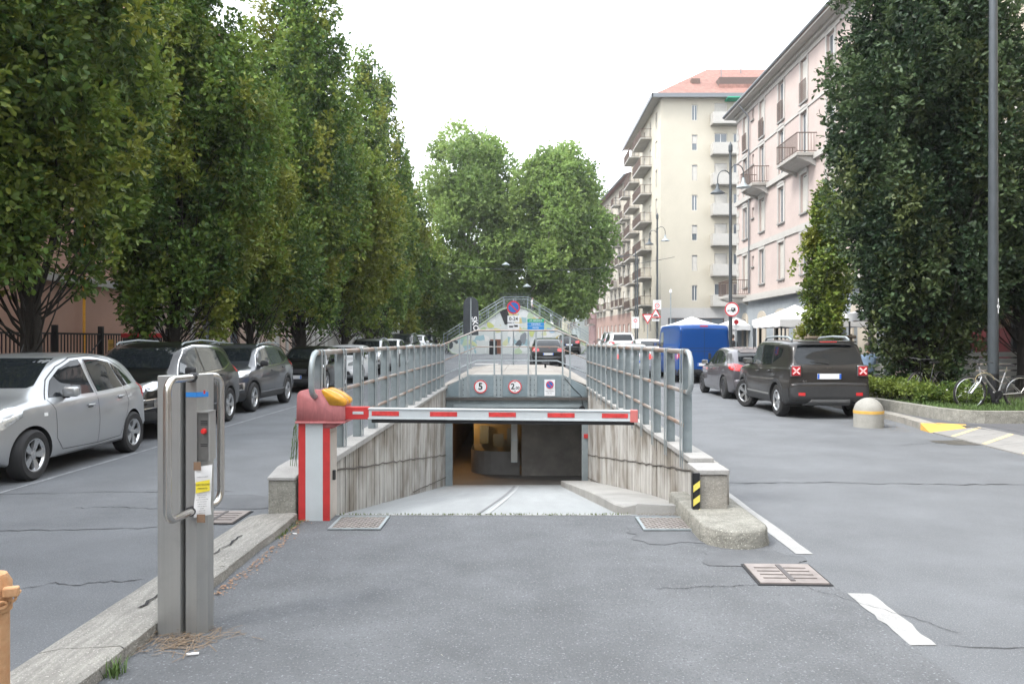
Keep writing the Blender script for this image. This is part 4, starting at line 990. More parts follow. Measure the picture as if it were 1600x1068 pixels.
for x, y, h in ((7.0,4,2.6),(9.6,6,3.5),(3.0,6,1.6)):
    b = MB(); b.tube([(x,y,27.5),(x,y,28.5+h)], .04, 5); b.box((x,y,28.3+h),(1.1,.03,.03)); b.box((x,y,28.0+h),(.7,.03,.03)); b.build('aerial', M_zinc, b2)
# ---- long block with many balconies
ang = math.atan2(-28,-(-1.65)) ; a3 = math.atan2(100-128, 14-12.35)
b3 = thing('balcony_block', 'long beige apartment block crowded with small iron balconies', 'building', (12.35,128,0))
L3 = math.hypot(28,1.65); f = Facade(b3, (12.35,128), a3, L3, 5.2, 22.6, mat('render_beige', (.35,.32,.265), .9, stain=.15, scale=1), 'wall')
rr = random.Random(6)
for i in range(6):
    for j in range(9):
        u = 1.6+3.1*j; z = 6.2+2.75*i; f.opening(u, z, 1.0, 1.9, rr.choice(['blind','door','halfblind','casement']), sill=False)
        if (j+i)%1 == 0 and j%2 == 0 or rr.random() < .25: balcony(f, u, z-.1, 2.2, 1.05, solid=rr.random() < .15, corbel=False)
f.finish()
g = Facade(b3, (12.35,128), a3, L3, 0, 5.2, mat('render_rust', (.26,.17,.14), .9, stain=.2, scale=1), 'ground_floor_wall')
for j in range(9): g.opening(1.6+3.1*j, 1.2, 1.1, 2.6, 'blind', sill=False)
g.finish()
b = MB(); nn = f.n*1.0
b.add([(*(f.p0+f.n*.8).xy,22.6),(*(f.p0+f.u*L3+f.n*.8).xy,22.6),(*(f.p0+f.u*L3-f.n*10).xy,26),(*(f.p0-f.n*10).xy,26)], [(0,1,2,3)]); b.build('roof', M_tile, b3)
b = MB(); b.tube([tuple(f.p0+f.n*.85+Vector((0,0,22.5))), tuple(f.p0+f.u*L3+f.n*.85+Vector((0,0,22.5)))], .14, 6); b.build('gutter', M_zinc, b3)
plain(b3, 'end_wall', [(12.35,128),(26,128)], 0, 22.6, MATS['render_beige']); 
# ---- farther right blocks
def far_block(name, label, p0, p1, H, m, rows, cols_, z0=0, balc=.3, seed=1, roof=True):
    ob = thing(name, label, 'building', (*p0,0)); a = math.atan2(p1[1]-p0[1], p1[0]-p0[0]); L_ = math.hypot(p1[0]-p0[0], p1[1]-p0[1])
    f = Facade(ob, p0, a, L_, z0, H, m, 'wall'); rr = random.Random(seed)
    for i in range(rows):
        for j in range(cols_):
            u = L_*(j+.5)/cols_; z = 1.6+(H-2)/rows*i; f.opening(u, z, 1.1, 1.8, rr.choice(['blind','casement','halfblind']), sill=False)
            if i and rr.random() < balc: balcony(f, u, z-.1, 2.4, 1.0, solid=False, corbel=False)
    f.finish(); q0, q1 = f.p0-f.n*12, f.p0+f.u*L_-f.n*12
    b = MB(); A, B_ = f.p0, f.p0+f.u*L_
    b.add([(*A.xy,0),(*A.xy,H),(*q0.xy,H),(*q0.xy,0),(*B_.xy,0),(*B_.xy,H),(*q1.xy,H),(*q1.xy,0)], [(0,1,2,3),(4,5,6,7)]); b.build('end_wall', m, ob)
    b = MB(); b.add([(*(A+f.n*.5).xy,H+.01),(*(B_+f.n*.5).xy,H+.01),(*(q1).xy,H+2.2),(*(q0).xy,H+2.2)], [(0,1,2,3)]); b.build('roof', M_tile, ob); return ob
far_block('brown_block', 'narrow dark red-brown block beyond the balcony block', (13.0,150), (12.3,129.5), 13.5, mat('render_brown', (.20,.12,.115), .9, stain=.1), 4, 5, seed=3)
far_block('glazed_block', 'grey-green block with glazed balconies far down the right side', (11.6,178), (11.3,151), 16.0, mat('render_greygreen', (.30,.34,.33), .9, stain=.1), 5, 7, balc=.6, seed=4)
far_block('pale_block', 'pale yellow block farthest down the right side', (9.0,215), (9.8,179), 15, mat('render_paleyellow', (.46,.43,.33), .9), 5, 7, seed=5)
# ---- right near building behind the lamp post
b4 = thing('cream_corner_house', 'plain cream house wall at the right edge behind the dark oaks', 'building', (14.6,8,0))
f = Facade(b4, (14.6,29.4), R(-90), 64, 3.1, 15.5, mat('stucco_beige_pale', (.52,.46,.37), .9, var=.05, scale=1), 'wall')
for y in (27,23.5,19.5,14,9,4,-1,-6,-11,-16,-21,-26,-31): 
    for z in (4.6,8.2,11.6): f.opening(29.4-y, z, 1.0, 1.9, 'blind')
f.finish(); plain(b4, 'end_wall', [(14.6,29.4),(28,29.4)], 0, 15.5, MATS['stucco_beige_pale'])
g = Facade(b4, (14.6,29.4), R(-90), 64, 0, 3.1, mat('shopfront_brown', (.16,.12,.09), .8, stain=.2), 'ground_floor_wall')
for y in (26,22.6,19.2): g.opening(29.4-y, .5, 2.2, 2.2, 'casement', fm=M_frame_b, sill=False)
g.finish()
# ---- left row of houses
def left_house(label, y0, y1, H, m, name='left_house', openings=True, seed=1, gm=None):
    ob = thing(name, label, 'building', (-14.2,y0,0)); f = Facade(ob, (-14.2,y0), R(90), y1-y0, 3.6, H, m, 'wall'); rr = random.Random(seed); L_ = y1-y0; n = max(2,int(L_/3.4))
    for j in range(n):
        for i in range(int((H-4.5)/3.3)): f.opening(L_*(j+.5)/n, 4.6+3.3*i, 1.05, 1.9, rr.choice(['blind','halfblind','casement']), surround=None)
    f.finish(); g = Facade(ob, (-14.2,y0), R(90), L_, 0, 3.6, gm or m, 'ground_floor_wall')
    if openings:
        for j in range(n): g.opening(L_*(j+.5)/n, .15 if (j+seed)%2 else .9, 1.3 if (j+seed)%2 else 1.1, 2.6 if (j+seed)%2 else 1.7, rr.choice(['blind','blind','door']), fm=M_frame_b, sill=False)
    for j in range(n+1): 
        u = min(max(.25, L_*j/n), L_-.25)
        if openings: b = MB(); b.bb(-.22,.22,-.07,-.001,.115,3.45); g.put('pilaster', b.mesh('pilaster', M_trim), u, 0)
    b = MB(); b.bb(0,L_,-.14,-.001,3.46,3.70); g.put('string_course', b.mesh('string_course', M_trim), 0, 0)
    g.finish(); b = MB(); b.prism([(.6,H),(.6,H+.15),(-6,H+2.6),(-12,H)], 0, L_, 'Y'); b.build('roof', M_tile, ob)
    plain(ob, 'end_wall', [(-14.2,y0),(-26,y0)], 0, H, m); plain(ob, 'end_wall', [(-14.2,y1),(-26,y1)], 0, H, m); return ob
M_salmon = mat('stucco_salmon', (.50,.31,.235), .9, var=.07, scale=1, stain=.12)
left_house('salmon house behind the black metal gate on the left', -34, 31, 14.5, M_salmon, seed=2, openings=False)
left_house('pinkish-beige house with shuttered shopfronts behind the left oaks', 31, 52, 15.5, mat('stucco_pinkbeige', (.47,.36,.29), .9, stain=.12), seed=3)
left_house('pale grey house behind the farther left oaks', 52, 84, 14.0, mat('stucco_palegrey', (.46,.45,.42), .9, stain=.1), seed=4, name='left_house')
far_block('grey_block', 'dark grey block with balconies at the far end of the left side', (-14.2,88), (-15.0,122), 10.5, mat('render_grey', (.22,.22,.22), .9), 3, 8, balc=.6, seed=8)
far_block('far_white_block', 'bright pale block closing the far end of the left street', (-22,150), (-7,152), 9.0, mat('render_white', (.55,.52,.47), .9), 3, 5, balc=.3, seed=9)
# brick pier at the left edge and the gate
o = thing('brick_pier', 'red brick pier at the left edge beside the metal gate', 'pier', (-12.6,17.6,.1)); rr = random.Random(2)
m = MB(); m.bb(-.58,.58,-.28,.28,0,3.4); m.build('core', mat('mortar_grey', (.30,.27,.25), .9), o)
bm_ = MB(); bm_.bb(-.115,.115,-.01,.01,-.028,.028,.004)
bme = [bm_.mesh('brick', mat('brick_%d'%0, (.30,.11,.085), .9, var=.2, scale=9))]; b_ = MB(); b_.bb(-.115,.115,-.01,.01,-.028,.028,.004); bme.append(b_.mesh('brick', mat('brick_dark', (.22,.085,.07), .9, var=.2, scale=9)))
for r_ in range(40):
    for i in range(5):
        x = -.46+.243*i+(.12 if r_%2 else 0)-.06
        if abs(x) < .50: link('brick', bme[rr.random() < .35], o, (x, -.29, .06+.076*r_))
gt = thing('metal_gate', 'black metal bar gate with small signs left of the black SUV', 'gate', (-12.2,0,.115))
y0g, y1g = 18.3, 27.6
for i in range(62):
    y = y0g+(y1g-y0g)*i/61
    if i == 0: b = MB(); b.bb(-.012,.012,-.012,.012,.08,1.72); barm = b.mesh('bar', M_black)
    link('bar', barm, gt, (0,y,0))
for z in (.1,1.70,.85): b = MB(); b.bb(-.02,.02,y0g,y1g,z,z+.05); b.build('rail', M_black, gt)
for y in (y0g,20.9,23.2,25.4,y1g): b = MB(); b.bb(-.06,.06,y-.06,y+.06,-.0,1.95); b.build('gate_post', M_black, gt)
b = MB(); b.tube([(.03,23.3,.2),(.03,25.3,1.65)], .02, 5); b.tube([(.03,23.3,1.65),(.03,21.0,.2)], .02, 5); b.build('brace', M_black, gt)
o = thing('gate_sign', 'no parking plate hanging on the black metal gate', 'sign', (-12.12,24.3,1.35), R(90)); b = MB(); b.bb(-.16,.16,-.006,.006,-.28,.28); b.build('sign_plate', M_signwhite, o); noparking(o, (0,-.012,.08), .11)
text_mesh('lettering','PASSO CARRABILE',.03,o,(0,-.008,-.14))
o = thing('gate_sign', 'small yellow warning plate on the black metal gate', 'sign', (-12.12,23.6,1.52), R(90)); b = MB(); b.bb(-.15,.15,-.006,.006,-.16,.16); b.build('sign_plate', M_yellowpaint, o); text_mesh('lettering','ATTENZIONE\nCANCELLO',.045,o,(0,-.008,.0))
b = MB(); b.tube([(-14.0,25.6,.1),(-14.0,25.6,5.5)], .045, 8); o = b.build('gas_pipe', MATS['amber_lamp'], smooth=True); tag(o, 'yellow gas pipe on the salmon house wall behind the gate', 'pipe')
ob = thing('added_back_block', 'unseen pale block added behind the viewpoint to darken car reflections', 'building', (-14,-38,0))  # unseen, added so car glass mirrors walls instead of bright sky
f = Facade(ob, (16,-38), R(180), 32, 0, 15, M_creamwall, 'wall')
for u in range(3,31,4):
    for z in (1,4.5,8,11.5): f.opening(u, z, 1.2, 1.9, 'casement', sill=False)
f.finish()
# ================================================================ CARS
def catmull(tab, y):      # tab: [(y, v...)], monotone in y
    n = len(tab)
    if y <= tab[0][0]: return tab[0][1:]
    if y >= tab[-1][0]: return tab[-1][1:]
    i = 0
    while tab[i+1][0] < y: i += 1
    p1, p2 = tab[i], tab[i+1]; p0 = tab[i-1] if i else p1; p3 = tab[i+2] if i+2 < n else p2
    h = p2[0]-p1[0]; t = (y-p1[0])/h; r = []
    for k in range(1, len(p1)):
        m1 = (p2[k]-p0[k])/(p2[0]-p0[0]); m2 = (p3[k]-p1[k])/(p3[0]-p1[0])
        d = (p2[k]-p1[k])/h
        if d == 0: m1 = m2 = 0
        else:
            if m1/d < 0: m1 = 0
            if m2/d < 0: m2 = 0
            m1 = d*min(m1/d, 3); m2 = d*min(m2/d, 3)
        t2, t3 = t*t, t*t*t
        r.append((2*t3-3*t2+1)*p1[k]+(t3-2*t2+t)*h*m1+(-2*t3+3*t2)*p2[k]+(t3-t2)*h*m2)
    return r
def chaikin(p, n=2):
    for _ in range(n):
        q = [p[0]]
        for a, b in zip(p, p[1:]): q += [a.lerp(b, .25), a.lerp(b, .75)]
        q.append(p[-1]); p = q
    return p
def hull(sp):
    """closed body shell lofted from a side profile; +Y is the front of the car"""
    top = sp['top']; L = sp['L']; W = sp['W']/2; zb = sp.get('zb', .22); belt = sp['belt']; ys = []
    for (a, *_), (b, *_) in zip(top, top[1:]):
        k = max(2, int(abs(b-a)/.09)+1); ys += [a+(b-a)*i/k for i in range(k)]
    ys.append(top[-1][0]); rings = []
    y0, y1 = top[0][0], top[-1][0]; cy = (y0+y1)/2; hl = (y1-y0)/2
    tpr_f, tpr_r = sp.get('tf', .18), sp.get('tr', .10); pw = sp.get('pw', 3.5)
    gw = sp.get('gw', .76)        # width of the roof edge against the body
    for y in ys:
        zt = catmull(top, y)[0]; bl = catmull(belt, y)[0]; s = (y-cy)/hl
        tp = (tpr_f if s > 0 else tpr_r)*abs(s)**pw; w = W*(1-tp)
        g = max(0, min(1, (zt-bl)/.42)); zs = min(bl, zt-.05-.02*g)
        wr = w*lerp(.86, gw, g); rr = .035+.05*g
        zbb = zb+ (.10*max(0, abs(s)-.86)/.14 if not sp.get('flat') else 0)
        h = zs-zbb
        P = [(0,zbb),(w*.8,zbb),(w*.955,zbb+.01),(w*.985,zbb+.10),(w*1.0,zbb+h*.42),(w*.995,zbb+h*.72),(w*.975,zs-.03),(w*.95,zs+.012),
             (lerp(w*.9,wr*1.03,.5),lerp(zs,zt,.45)),(wr+.012,zt-rr*1.1),(wr-.06,zt-rr*.28),(wr*.5,zt-.004),(0,zt)]
        if g < .35:
            t = g/.35; P[8] = (lerp(w*.91,P[8][0],t), lerp(zs+(zt-zs)*.5,P[8][1],t)); P[9] = (lerp(w*.85,P[9][0],t), lerp(zs+(zt-zs)*.8,P[9][1],t)); P[10] = (lerp(w*.72,P[10][0],t), lerp(zt-.012,P[10][1],t))
        rings.append((y, chaikin([Vector((a, b)) for a, b in P], 2)))
    # rounded ends
    def end(y, ring, sg):
        zc = sum(p.y for p in ring)/len(ring)*.9; o = []
        for dy, sc in ((.035,.985),(.062,.95),(.08,.88),(.088,.76)):
            o.append((y+sg*dy*sp.get('er', 1), [Vector((p.x*sc, zc+(p.y-zc)*sc)) for p in ring]))
        return o
    rings = end(rings[0][0], rings[0][1], -1)[::-1]+rings+end(rings[-1][0], rings[-1][1], 1)
    vs = []; n = len(rings[0][1]); k = 2*n-2
    for y, r in rings:
        loop = [(p.x, y, p.y) for p in r]+[(-p.x, y, p.y) for p in r[-2:0:-1]]
        vs += loop
    fs = [(i*k+j, i*k+(j+1)%k, (i+1)*k+(j+1)%k, (i+1)*k+j) for i in range(len(rings)-1) for j in range(k)]
    fs += [tuple(range(k))[::-1], tuple((len(rings)-1)*k+j for j in range(k))]
    m = MB(); m.add(vs, fs); return m
def in_poly(x, y, P):
    c = False; n = len(P); j = n-1
    for i in range(n):
        if (P[i][1] > y) != (P[j][1] > y) and x < (P[j][0]-P[i][0])*(y-P[i][1])/(P[j][1]-P[i][1])+P[i][0]: c = not c
        j = i
    return c
class Car:
    def __init__(s, name, label, sp, m_paint, loc, rz, group='parked cars'):
        s.sp = sp; s.ob = thing(name, label, 'van' if 'van' in name else 'car', loc, rz, group); hm = hull(sp)
        me = hm.mesh('body', [m_paint, M_blackplastic], True, 60)
        bm = bmesh.new(); bm.from_mesh(me); s.bvh = BVHTree.FromBMesh(bm); bm.free()
        s.m = m_paint; W = sp['W']/2; r = sp['wr']
        tmp = bpy.data.objects.new('tmp', me); COL.objects.link(tmp)
        cut = MB()
        for wy in sp['wy']:
            for sg in (-1, 1):
                x0, x1 = sg*(W-.30), sg*(W+.2); rr_ = r*1.13
                cut.lathe([(rr_, min(x0,x1)),(rr_, max(x0,x1))], (0,wy,r*1.02), 36, 'X')
        cut.m = [1]*len(cut.f); cm = cut.mesh('cut', [m_paint, M_blackplastic], True, 50); co = bpy.data.objects.new('cut', cm); COL.objects.link(co)
        md = tmp.modifiers.new('b', 'BOOLEAN'); md.object = co; md.operation = 'DIFFERENCE'; md.solver = 'EXACT'
        dg = bpy.context.evaluated_depsgraph_get(); me2 = bpy.data.meshes.new_from_object(tmp.evaluated_get(dg)); me2.name = 'body'
        bpy.data.objects.remove(tmp); bpy.data.objects.remove(co)
        bm = bmesh.new(); bm.from_mesh(me2)
        for e in bm.edges: e.smooth = not (len(e.link_faces) == 2 and e.calc_face_angle(0) > R(42))
        for f in bm.faces: f.smooth = True
        bm.to_mesh(me2); bm.free()
        s.body = link('body', me2, s.ob)
        s.wheels()
    def hit(s, p, ax):       # project a point of the drawing plane on to the shell. ax: '+x','-x','+y','-y','+z'
        sg = 1 if ax[0] == '+' else -1
        d = {'x': Vector((-sg,0,0)), 'y': Vector((0,-sg,0)), 'z': Vector((0,0,-sg))}[ax[1]]
        o = {'x': Vector((sg*3,p[0],p[1])), 'y': Vector((p[0],sg*5,p[1])), 'z': Vector((p[0],p[1],sg*4))}[ax[1]]
        loc, nr, i, dist = s.bvh.ray_cast(o, d)
        if loc is None: loc, nr, i, dist = s.bvh.find_nearest(o+d*3)
        if nr.dot(d) > 0: nr = -nr
        return loc, nr
    def patch(s, name, poly, ax, m, off=.006, parent=None, step=.06, mirror=False, inset=None):
        res = None
        for mi in ((1, -1) if mirror else (1,)):
            pl = poly; a = ax
            if mi < 0:
                if ax[1] == 'x': a = ('-' if ax[0] == '+' else '+')+'x'
                else: pl = [(-x, y) for x, y in poly][::-1]
            pts = []; n = len(pl)
            for i in range(n):
                p, q = Vector(pl[i]), Vector(pl[(i+1)%n]); k = max(1, int((q-p).length/step))
                pts += [p.lerp(q, j/k) for j in range(k)]
            nb = len(pts); edges = [(i, (i+1)%nb) for i in range(nb)]
            x0, x1 = min(p.x for p in pts), max(p.x for p in pts); y0, y1 = min(p.y for p in pts), max(p.y for p in pts)
            gx = x0+step/2
            allp = list(pts)
            while gx < x1:
                gy = y0+step/2
                while gy < y1:
                    if in_poly(gx, gy, pl) and min((Vector((gx,gy))-p).length for p in pts) > step*.45: allp.append(Vector((gx,gy)))
                    gy += step
                gx += step
            vo, eo, fo, *_ = geometry.delaunay_2d_cdt(allp, edges, [], 0, 1e-5)
            V = []; E = []
            for p in vo:
                l, nn = s.hit(p, a); V.append(l+nn*off)
            fs = []
            for f in fo:
                c = sum((vo[i] for i in f), Vector((0,0)))/len(f)
                if in_poly(c.x, c.y, pl): fs.append(f)
            # rim so the patch has an edge
            bd = {}
            for f in fs:
                for i in range(len(f)):
                    e = (f[i], f[(i+1)%len(f)]); bd[e] = 1
            rim = [e for e in bd if (e[1], e[0]) not in bd]
            base = len(V); mp = {}
            for e in rim:
                for i in e:
                    if i not in mp:
                        l, nn = s.hit(vo[i], a); mp[i] = len(V); V.append(l-nn*.004)
            fr = [(e[1], e[0], mp[e[0]], mp[e[1]]) for e in rim]
            b = MB(); b.add(V, [tuple(f) for f in fs]+fr); res = b.build(name, m, parent or s.ob, smooth=True, angle=50)
        return res
    def line(s, pts, ax, wd=.007, mirror=True, m=M_dark, name='door_seam', off=.003):
        for mi in ((1, -1) if mirror else (1,)):
            a = ax if mi > 0 else (('-' if ax[0] == '+' else '+')+'x' if ax[1] == 'x' else ax)
            pp = pts if (mi > 0 or ax[1] == 'x') else [(-x,y) for x, y in pts]
            P = []
            for p, q in zip(pp, pp[1:]):
                p, q = Vector(p), Vector(q); k = max(1, int((q-p).length/.06)); P += [p.lerp(q, j/k) for j in range(k)]
            P.append(Vector(pp[-1])); L_, R_ = [], []
            for i, p in enumerate(P):
                t = (P[min(i+1,len(P)-1)]-P[max(i-1,0)]).normalized(); n = Vector((-t.y,t.x))*wd/2
                for arr, q in ((L_, p+n), (R_, p-n)):
                    l, nn = s.hit(q, a); arr.append(l+nn*off)
            k = len(P); b = MB(); b.add(L_+R_, [(i,i+1,k+i+1,k+i) for i in range(k-1)]); b.build(name, m, s.ob)
    def wheels(s, m_rim=None):
        sp = s.sp; W = sp['W']/2; r = sp['wr']; tw = .205; spokes = sp.get('spokes', 5); m_rim = sp.get('rim', M_rim)
        key = ('w', r, spokes, m_rim.name)
        if key not in Car.cache:
            t = MB(); R0 = r*.66
            t.lathe([(R0,-tw/2+.012),(R0*1.06,-tw/2),(r*.90,-tw/2-.004),(r*.97,-tw/2+.012),(r,-tw/2+.035),(r,tw/2-.035),(r*.97,tw/2-.012),(r*.90,tw/2+.004),(R0*1.06,tw/2),(R0,tw/2-.012)], n=40, axis='X', cap=False)
            me_t = t.mesh('tyre', M_tyre, True, 35)
            b = MB(); b.lathe([(.001,tw/2-.055),(.05,tw/2-.035),(.052,tw/2-.025),(.001,tw/2-.02)], n=16, axis='X')
            b.lathe([(R0*.86,tw/2-.03),(R0*.93,tw/2-.006),(R0*1.0,tw/2-.004),(R0*1.0,tw/2-.02),(R0*.9,-tw/2+.02)], n=40, axis='X', cap=False)
            for i in range(spokes):
                for da in ((-.14,.14) if spokes <= 5 else (0,)):
                    a = 2*math.pi*i/spokes; a2 = a+da
                    d0 = Vector((0,math.cos(a+da*.3),math.sin(a+da*.3))); d1 = Vector((0,math.cos(a2),math.sin(a2)))
                    tn = Vector((0,-math.sin(a2),math.cos(a2))); w0, w1 = (.020,.022) if spokes <= 5 else (.028,.032)
                    p0 = d0*.035; p1 = d1*R0*.92; xo = tw/2
                    b.add([p0-tn*w0+Vector((xo-.03,0,0)), p0+tn*w0+Vector((xo-.03,0,0)), p1+tn*w1+Vector((xo-.012,0,0)), p1-tn*w1+Vector((xo-.012,0,0)),
                           p0-tn*w0*1.3+Vector((xo-.06,0,0)), p0+tn*w0*1.3+Vector((xo-.06,0,0)), p1+tn*w1*1.3+Vector((xo-.05,0,0)), p1-tn*w1*1.3+Vector((xo-.05,0,0))],
                          [(0,1,2,3),(0,1,5,4),(1,2,6,5),(2,3,7,6),(3,0,4,7)])
            me_r = b.mesh('rim', m_rim, True, 30)
            h = MB(); h.lathe([(.001,tw/2-.075),(R0*.9,tw/2-.075),(R0*.9,-tw/2+.03),(.001,-tw/2+.03)], n=24, axis='X'); me_h = h.mesh('brake_disc', mat('wheel_well_dark', (.035,.035,.036), .5, .6))
            Car.cache[key] = (me_t, me_r, me_h)
        mt, mr, mh = Car.cache[key]; steer = sp.get('steer', 0)
        for wy in s.sp['wy']:
            for sg in (-1, 1):
                x = sg*(W-.125)
                rot = (0, 0, (0 if sg > 0 else math.pi)+(steer if wy > 0 else 0))
                t = link('wheel', mt, s.ob, (x, wy, r), rot); link('rim', mr, t); link('brake_disc', mh, t)
    cache = {}
    def mirror_pair(s, y, z, m, sc=1., W=None):
        for sg in (-1, 1):
            l, nn = s.hit((y, z), '+x' if sg > 0 else '-x'); x = abs(l.x)
            b = MB(); b.box((sg*(x+.12*sc), y+.015, z+.03), (.19*sc,.10*sc,.13*sc), None, .035*sc)
            o = b.build('wing_mirror', m, s.ob, smooth=True, angle=60)
            b = MB(); b.box((sg*(x+.02*sc), y+.0, z-.035), (.14*sc,.06*sc,.035*sc), None, .01); b.build('mirror_foot', M_blackplastic, o)
            b = MB(); b.box((sg*(x+.12*sc), y-.038*sc, z+.03), (.16*sc,.006,.10*sc), None, .002); b.build('mirror_glass', M_chrome, o)
    def handles(s, lst, m):
        for y, z in lst:
            for sg in (-1, 1):
                l, nn = s.hit((y, z), '+x' if sg > 0 else '-x')
                b = MB(); b.box((l.x+sg*.018, y, l.z), (.022,.17,.03), None, .009); b.build('door_handle', m, s.ob, smooth=True, angle=60)
                b = MB(); b.box((l.x+sg*.002, y, l.z-.008), (.006,.12,.05), None, .002); b.build('handle_recess', M_blackplastic, s.ob)
    def plate(s, z, rear=True, w_=.52, h_=.11):
        ax = '-y' if rear else '+y'; l, nn = s.hit((0, z), ax); sg = -1 if rear else 1
        b = MB(); b.box((0, l.y+sg*.012, z), (w_,.010,h_), None, .003); o = b.build('licence_plate', M_plate, s.ob)
        for q in (-1, 1):
            b = MB(); b.box((q*(w_/2-.022), l.y+sg*.0185, z), (.040,.002,h_*.92)); b.build('plate_band', M_plateblue, o)
    def arches(s, m=M_blackplastic, t=.07, off=.012):
        r = s.sp['wr']; zc = r*1.02; ri, ro = r*1.125, r*1.125+t
        for wy in s.sp['wy']:
            a0, a1 = -12, 192; P = []
            for i in range(19): a = R(lerp(a0,a1,i/18)); P.append((wy+ro*math.cos(a), zc+ro*math.sin(a)))
            for i in range(19): a = R(lerp(a1,a0,i/18)); P.append((wy+ri*math.cos(a), zc+ri*math.sin(a)))
            s.patch('arch_trim', P, '+x', m, off, mirror=True, step=.05)
def shift(P, dy): return [(y+dy, z) for y, z in P]

# ---- silver small hatchback, nearest left
sp = dict(L=3.82, W=1.68, wr=.30, wy=(-1.14,1.27), zb=.20, gw=.73, tf=.22, tr=.13,
 top=[(-1.64,.60),(-1.63,.80),(-1.60,.96),(-1.54,1.10),(-1.40,1.28),(-1.18,1.395),(-.75,1.475),(-.15,1.495),(.25,1.465),(.55,1.385),(1.02,1.10),(1.18,1.005),(1.45,.93),(1.68,.82),(1.80,.70),(1.85,.55)],
 belt=[(-1.9,.93),(-1.2,.96),(0,.92),(.9,.88),(1.3,.86),(1.85,.72)])
c = Car('parked_car', 'silver rounded hatchback nearest the camera at the left kerb', sp, P_silver, (-6.54,10.69,0), math.pi, 'cars parked along the left kerb')
c.patch('windscreen', [(-.60,1.10),(-.50,1.42),(.50,1.42),(.60,1.10),(.55,1.075),(-.55,1.075)], '+y', M_glass)
c.patch('rear_window', [(-.50,1.12),(-.44,1.36),(.44,1.36),(.50,1.12)], '-y', M_glass)
c.patch('side_window', [(.90,.95),(.72,1.15),(.50,1.29),(.20,1.385),(.02,1.40),(-.06,.955)], '+x', M_glass, mirror=True)
c.patch('side_window', [(-.16,.96),(-.10,1.40),(-.45,1.385),(-.72,1.34),(-.86,.99)], '+x', M_glass, mirror=True)
c.patch('side_window', [(-.90,.995),(-.77,1.325),(-.98,1.24),(-1.14,1.12),(-1.22,1.02)], '+x', M_glass, mirror=True)
c.line([(.98,.93),(.78,1.16),(.52,1.32),(.18,1.425),(-.3,1.445),(-.75,1.39),(-1.05,1.26),(-1.27,1.02)], '+x', .012, m=M_blackplastic, name='window_trim')
c.line([(.95,.93),(.86,.80),(.85,.45),(.72,.30),(-.10,.28)], '+x'); c.line([(-.08,1.40),(-.11,.93),(-.13,.60),(-.10,.28)], '+x'); c.line([(-.10,.28),(-.72,.30),(-.92,.62),(-.98,.78),(-.88,.98)], '+x')
c.line([(-.80,.245),(.82,.235)], '+x', .012, m=M_greyplastic, name='sill_line')
c.patch('headlight', [(.50,.60),(.36,.70),(.46,.80),(.64,.87),(.735,.88),(.755,.76),(.70,.64)], '+y', M_headlight, mirror=True, off=.01)
c.patch('grille', [(-.34,.56),(-.30,.70),(.30,.70),(.34,.56)], '+y', M_blackplastic); c.patch('lower_grille', [(-.50,.30),(-.42,.48),(.42,.48),(.50,.30)], '+y', M_blackplastic)
c.patch('fog_lamp', [(.55+.07*math.cos(R(a)),.42+.07*math.sin(R(a))) for a in range(0,360,30)], '+y', M_blackplastic, mirror=True, off=.008)
c.patch('fog_lens', [(.55+.045*math.cos(R(a)),.42+.045*math.sin(R(a))) for a in range(0,360,30)], '+y', M_headlight, mirror=True, off=.014, step=.03)
c.patch('tail_light', [(.52,.80),(.53,1.00),(.70,1.02),(.74,.80)], '-y', M_taillight, mirror=True); c.patch('side_tail_light', [(-1.52,.84),(-1.46,1.0),(-1.57,.98),(-1.61,.84)], '+x', M_taillight, mirror=True)
c.plate(.55, True); c.plate(.52, False); c.mirror_pair(.62, .98, P_silver); c.handles([(.08,.80),(-.72,.86)], P_silver)
c.patch('indicator', [(1.02,.74),(1.02,.78),(1.08,.78),(1.08,.74)], '+x', M_whiteplain, mirror=True, off=.006, step=.03)
m = MB(); m.tube([(0,-.9,1.50),(0,-1.15,1.62)], .006, 5) if False else m.tube([(0,.25,1.49),(.0,.19,1.60)], .006, 5); m.build('aerial', M_blackplastic, c.ob)
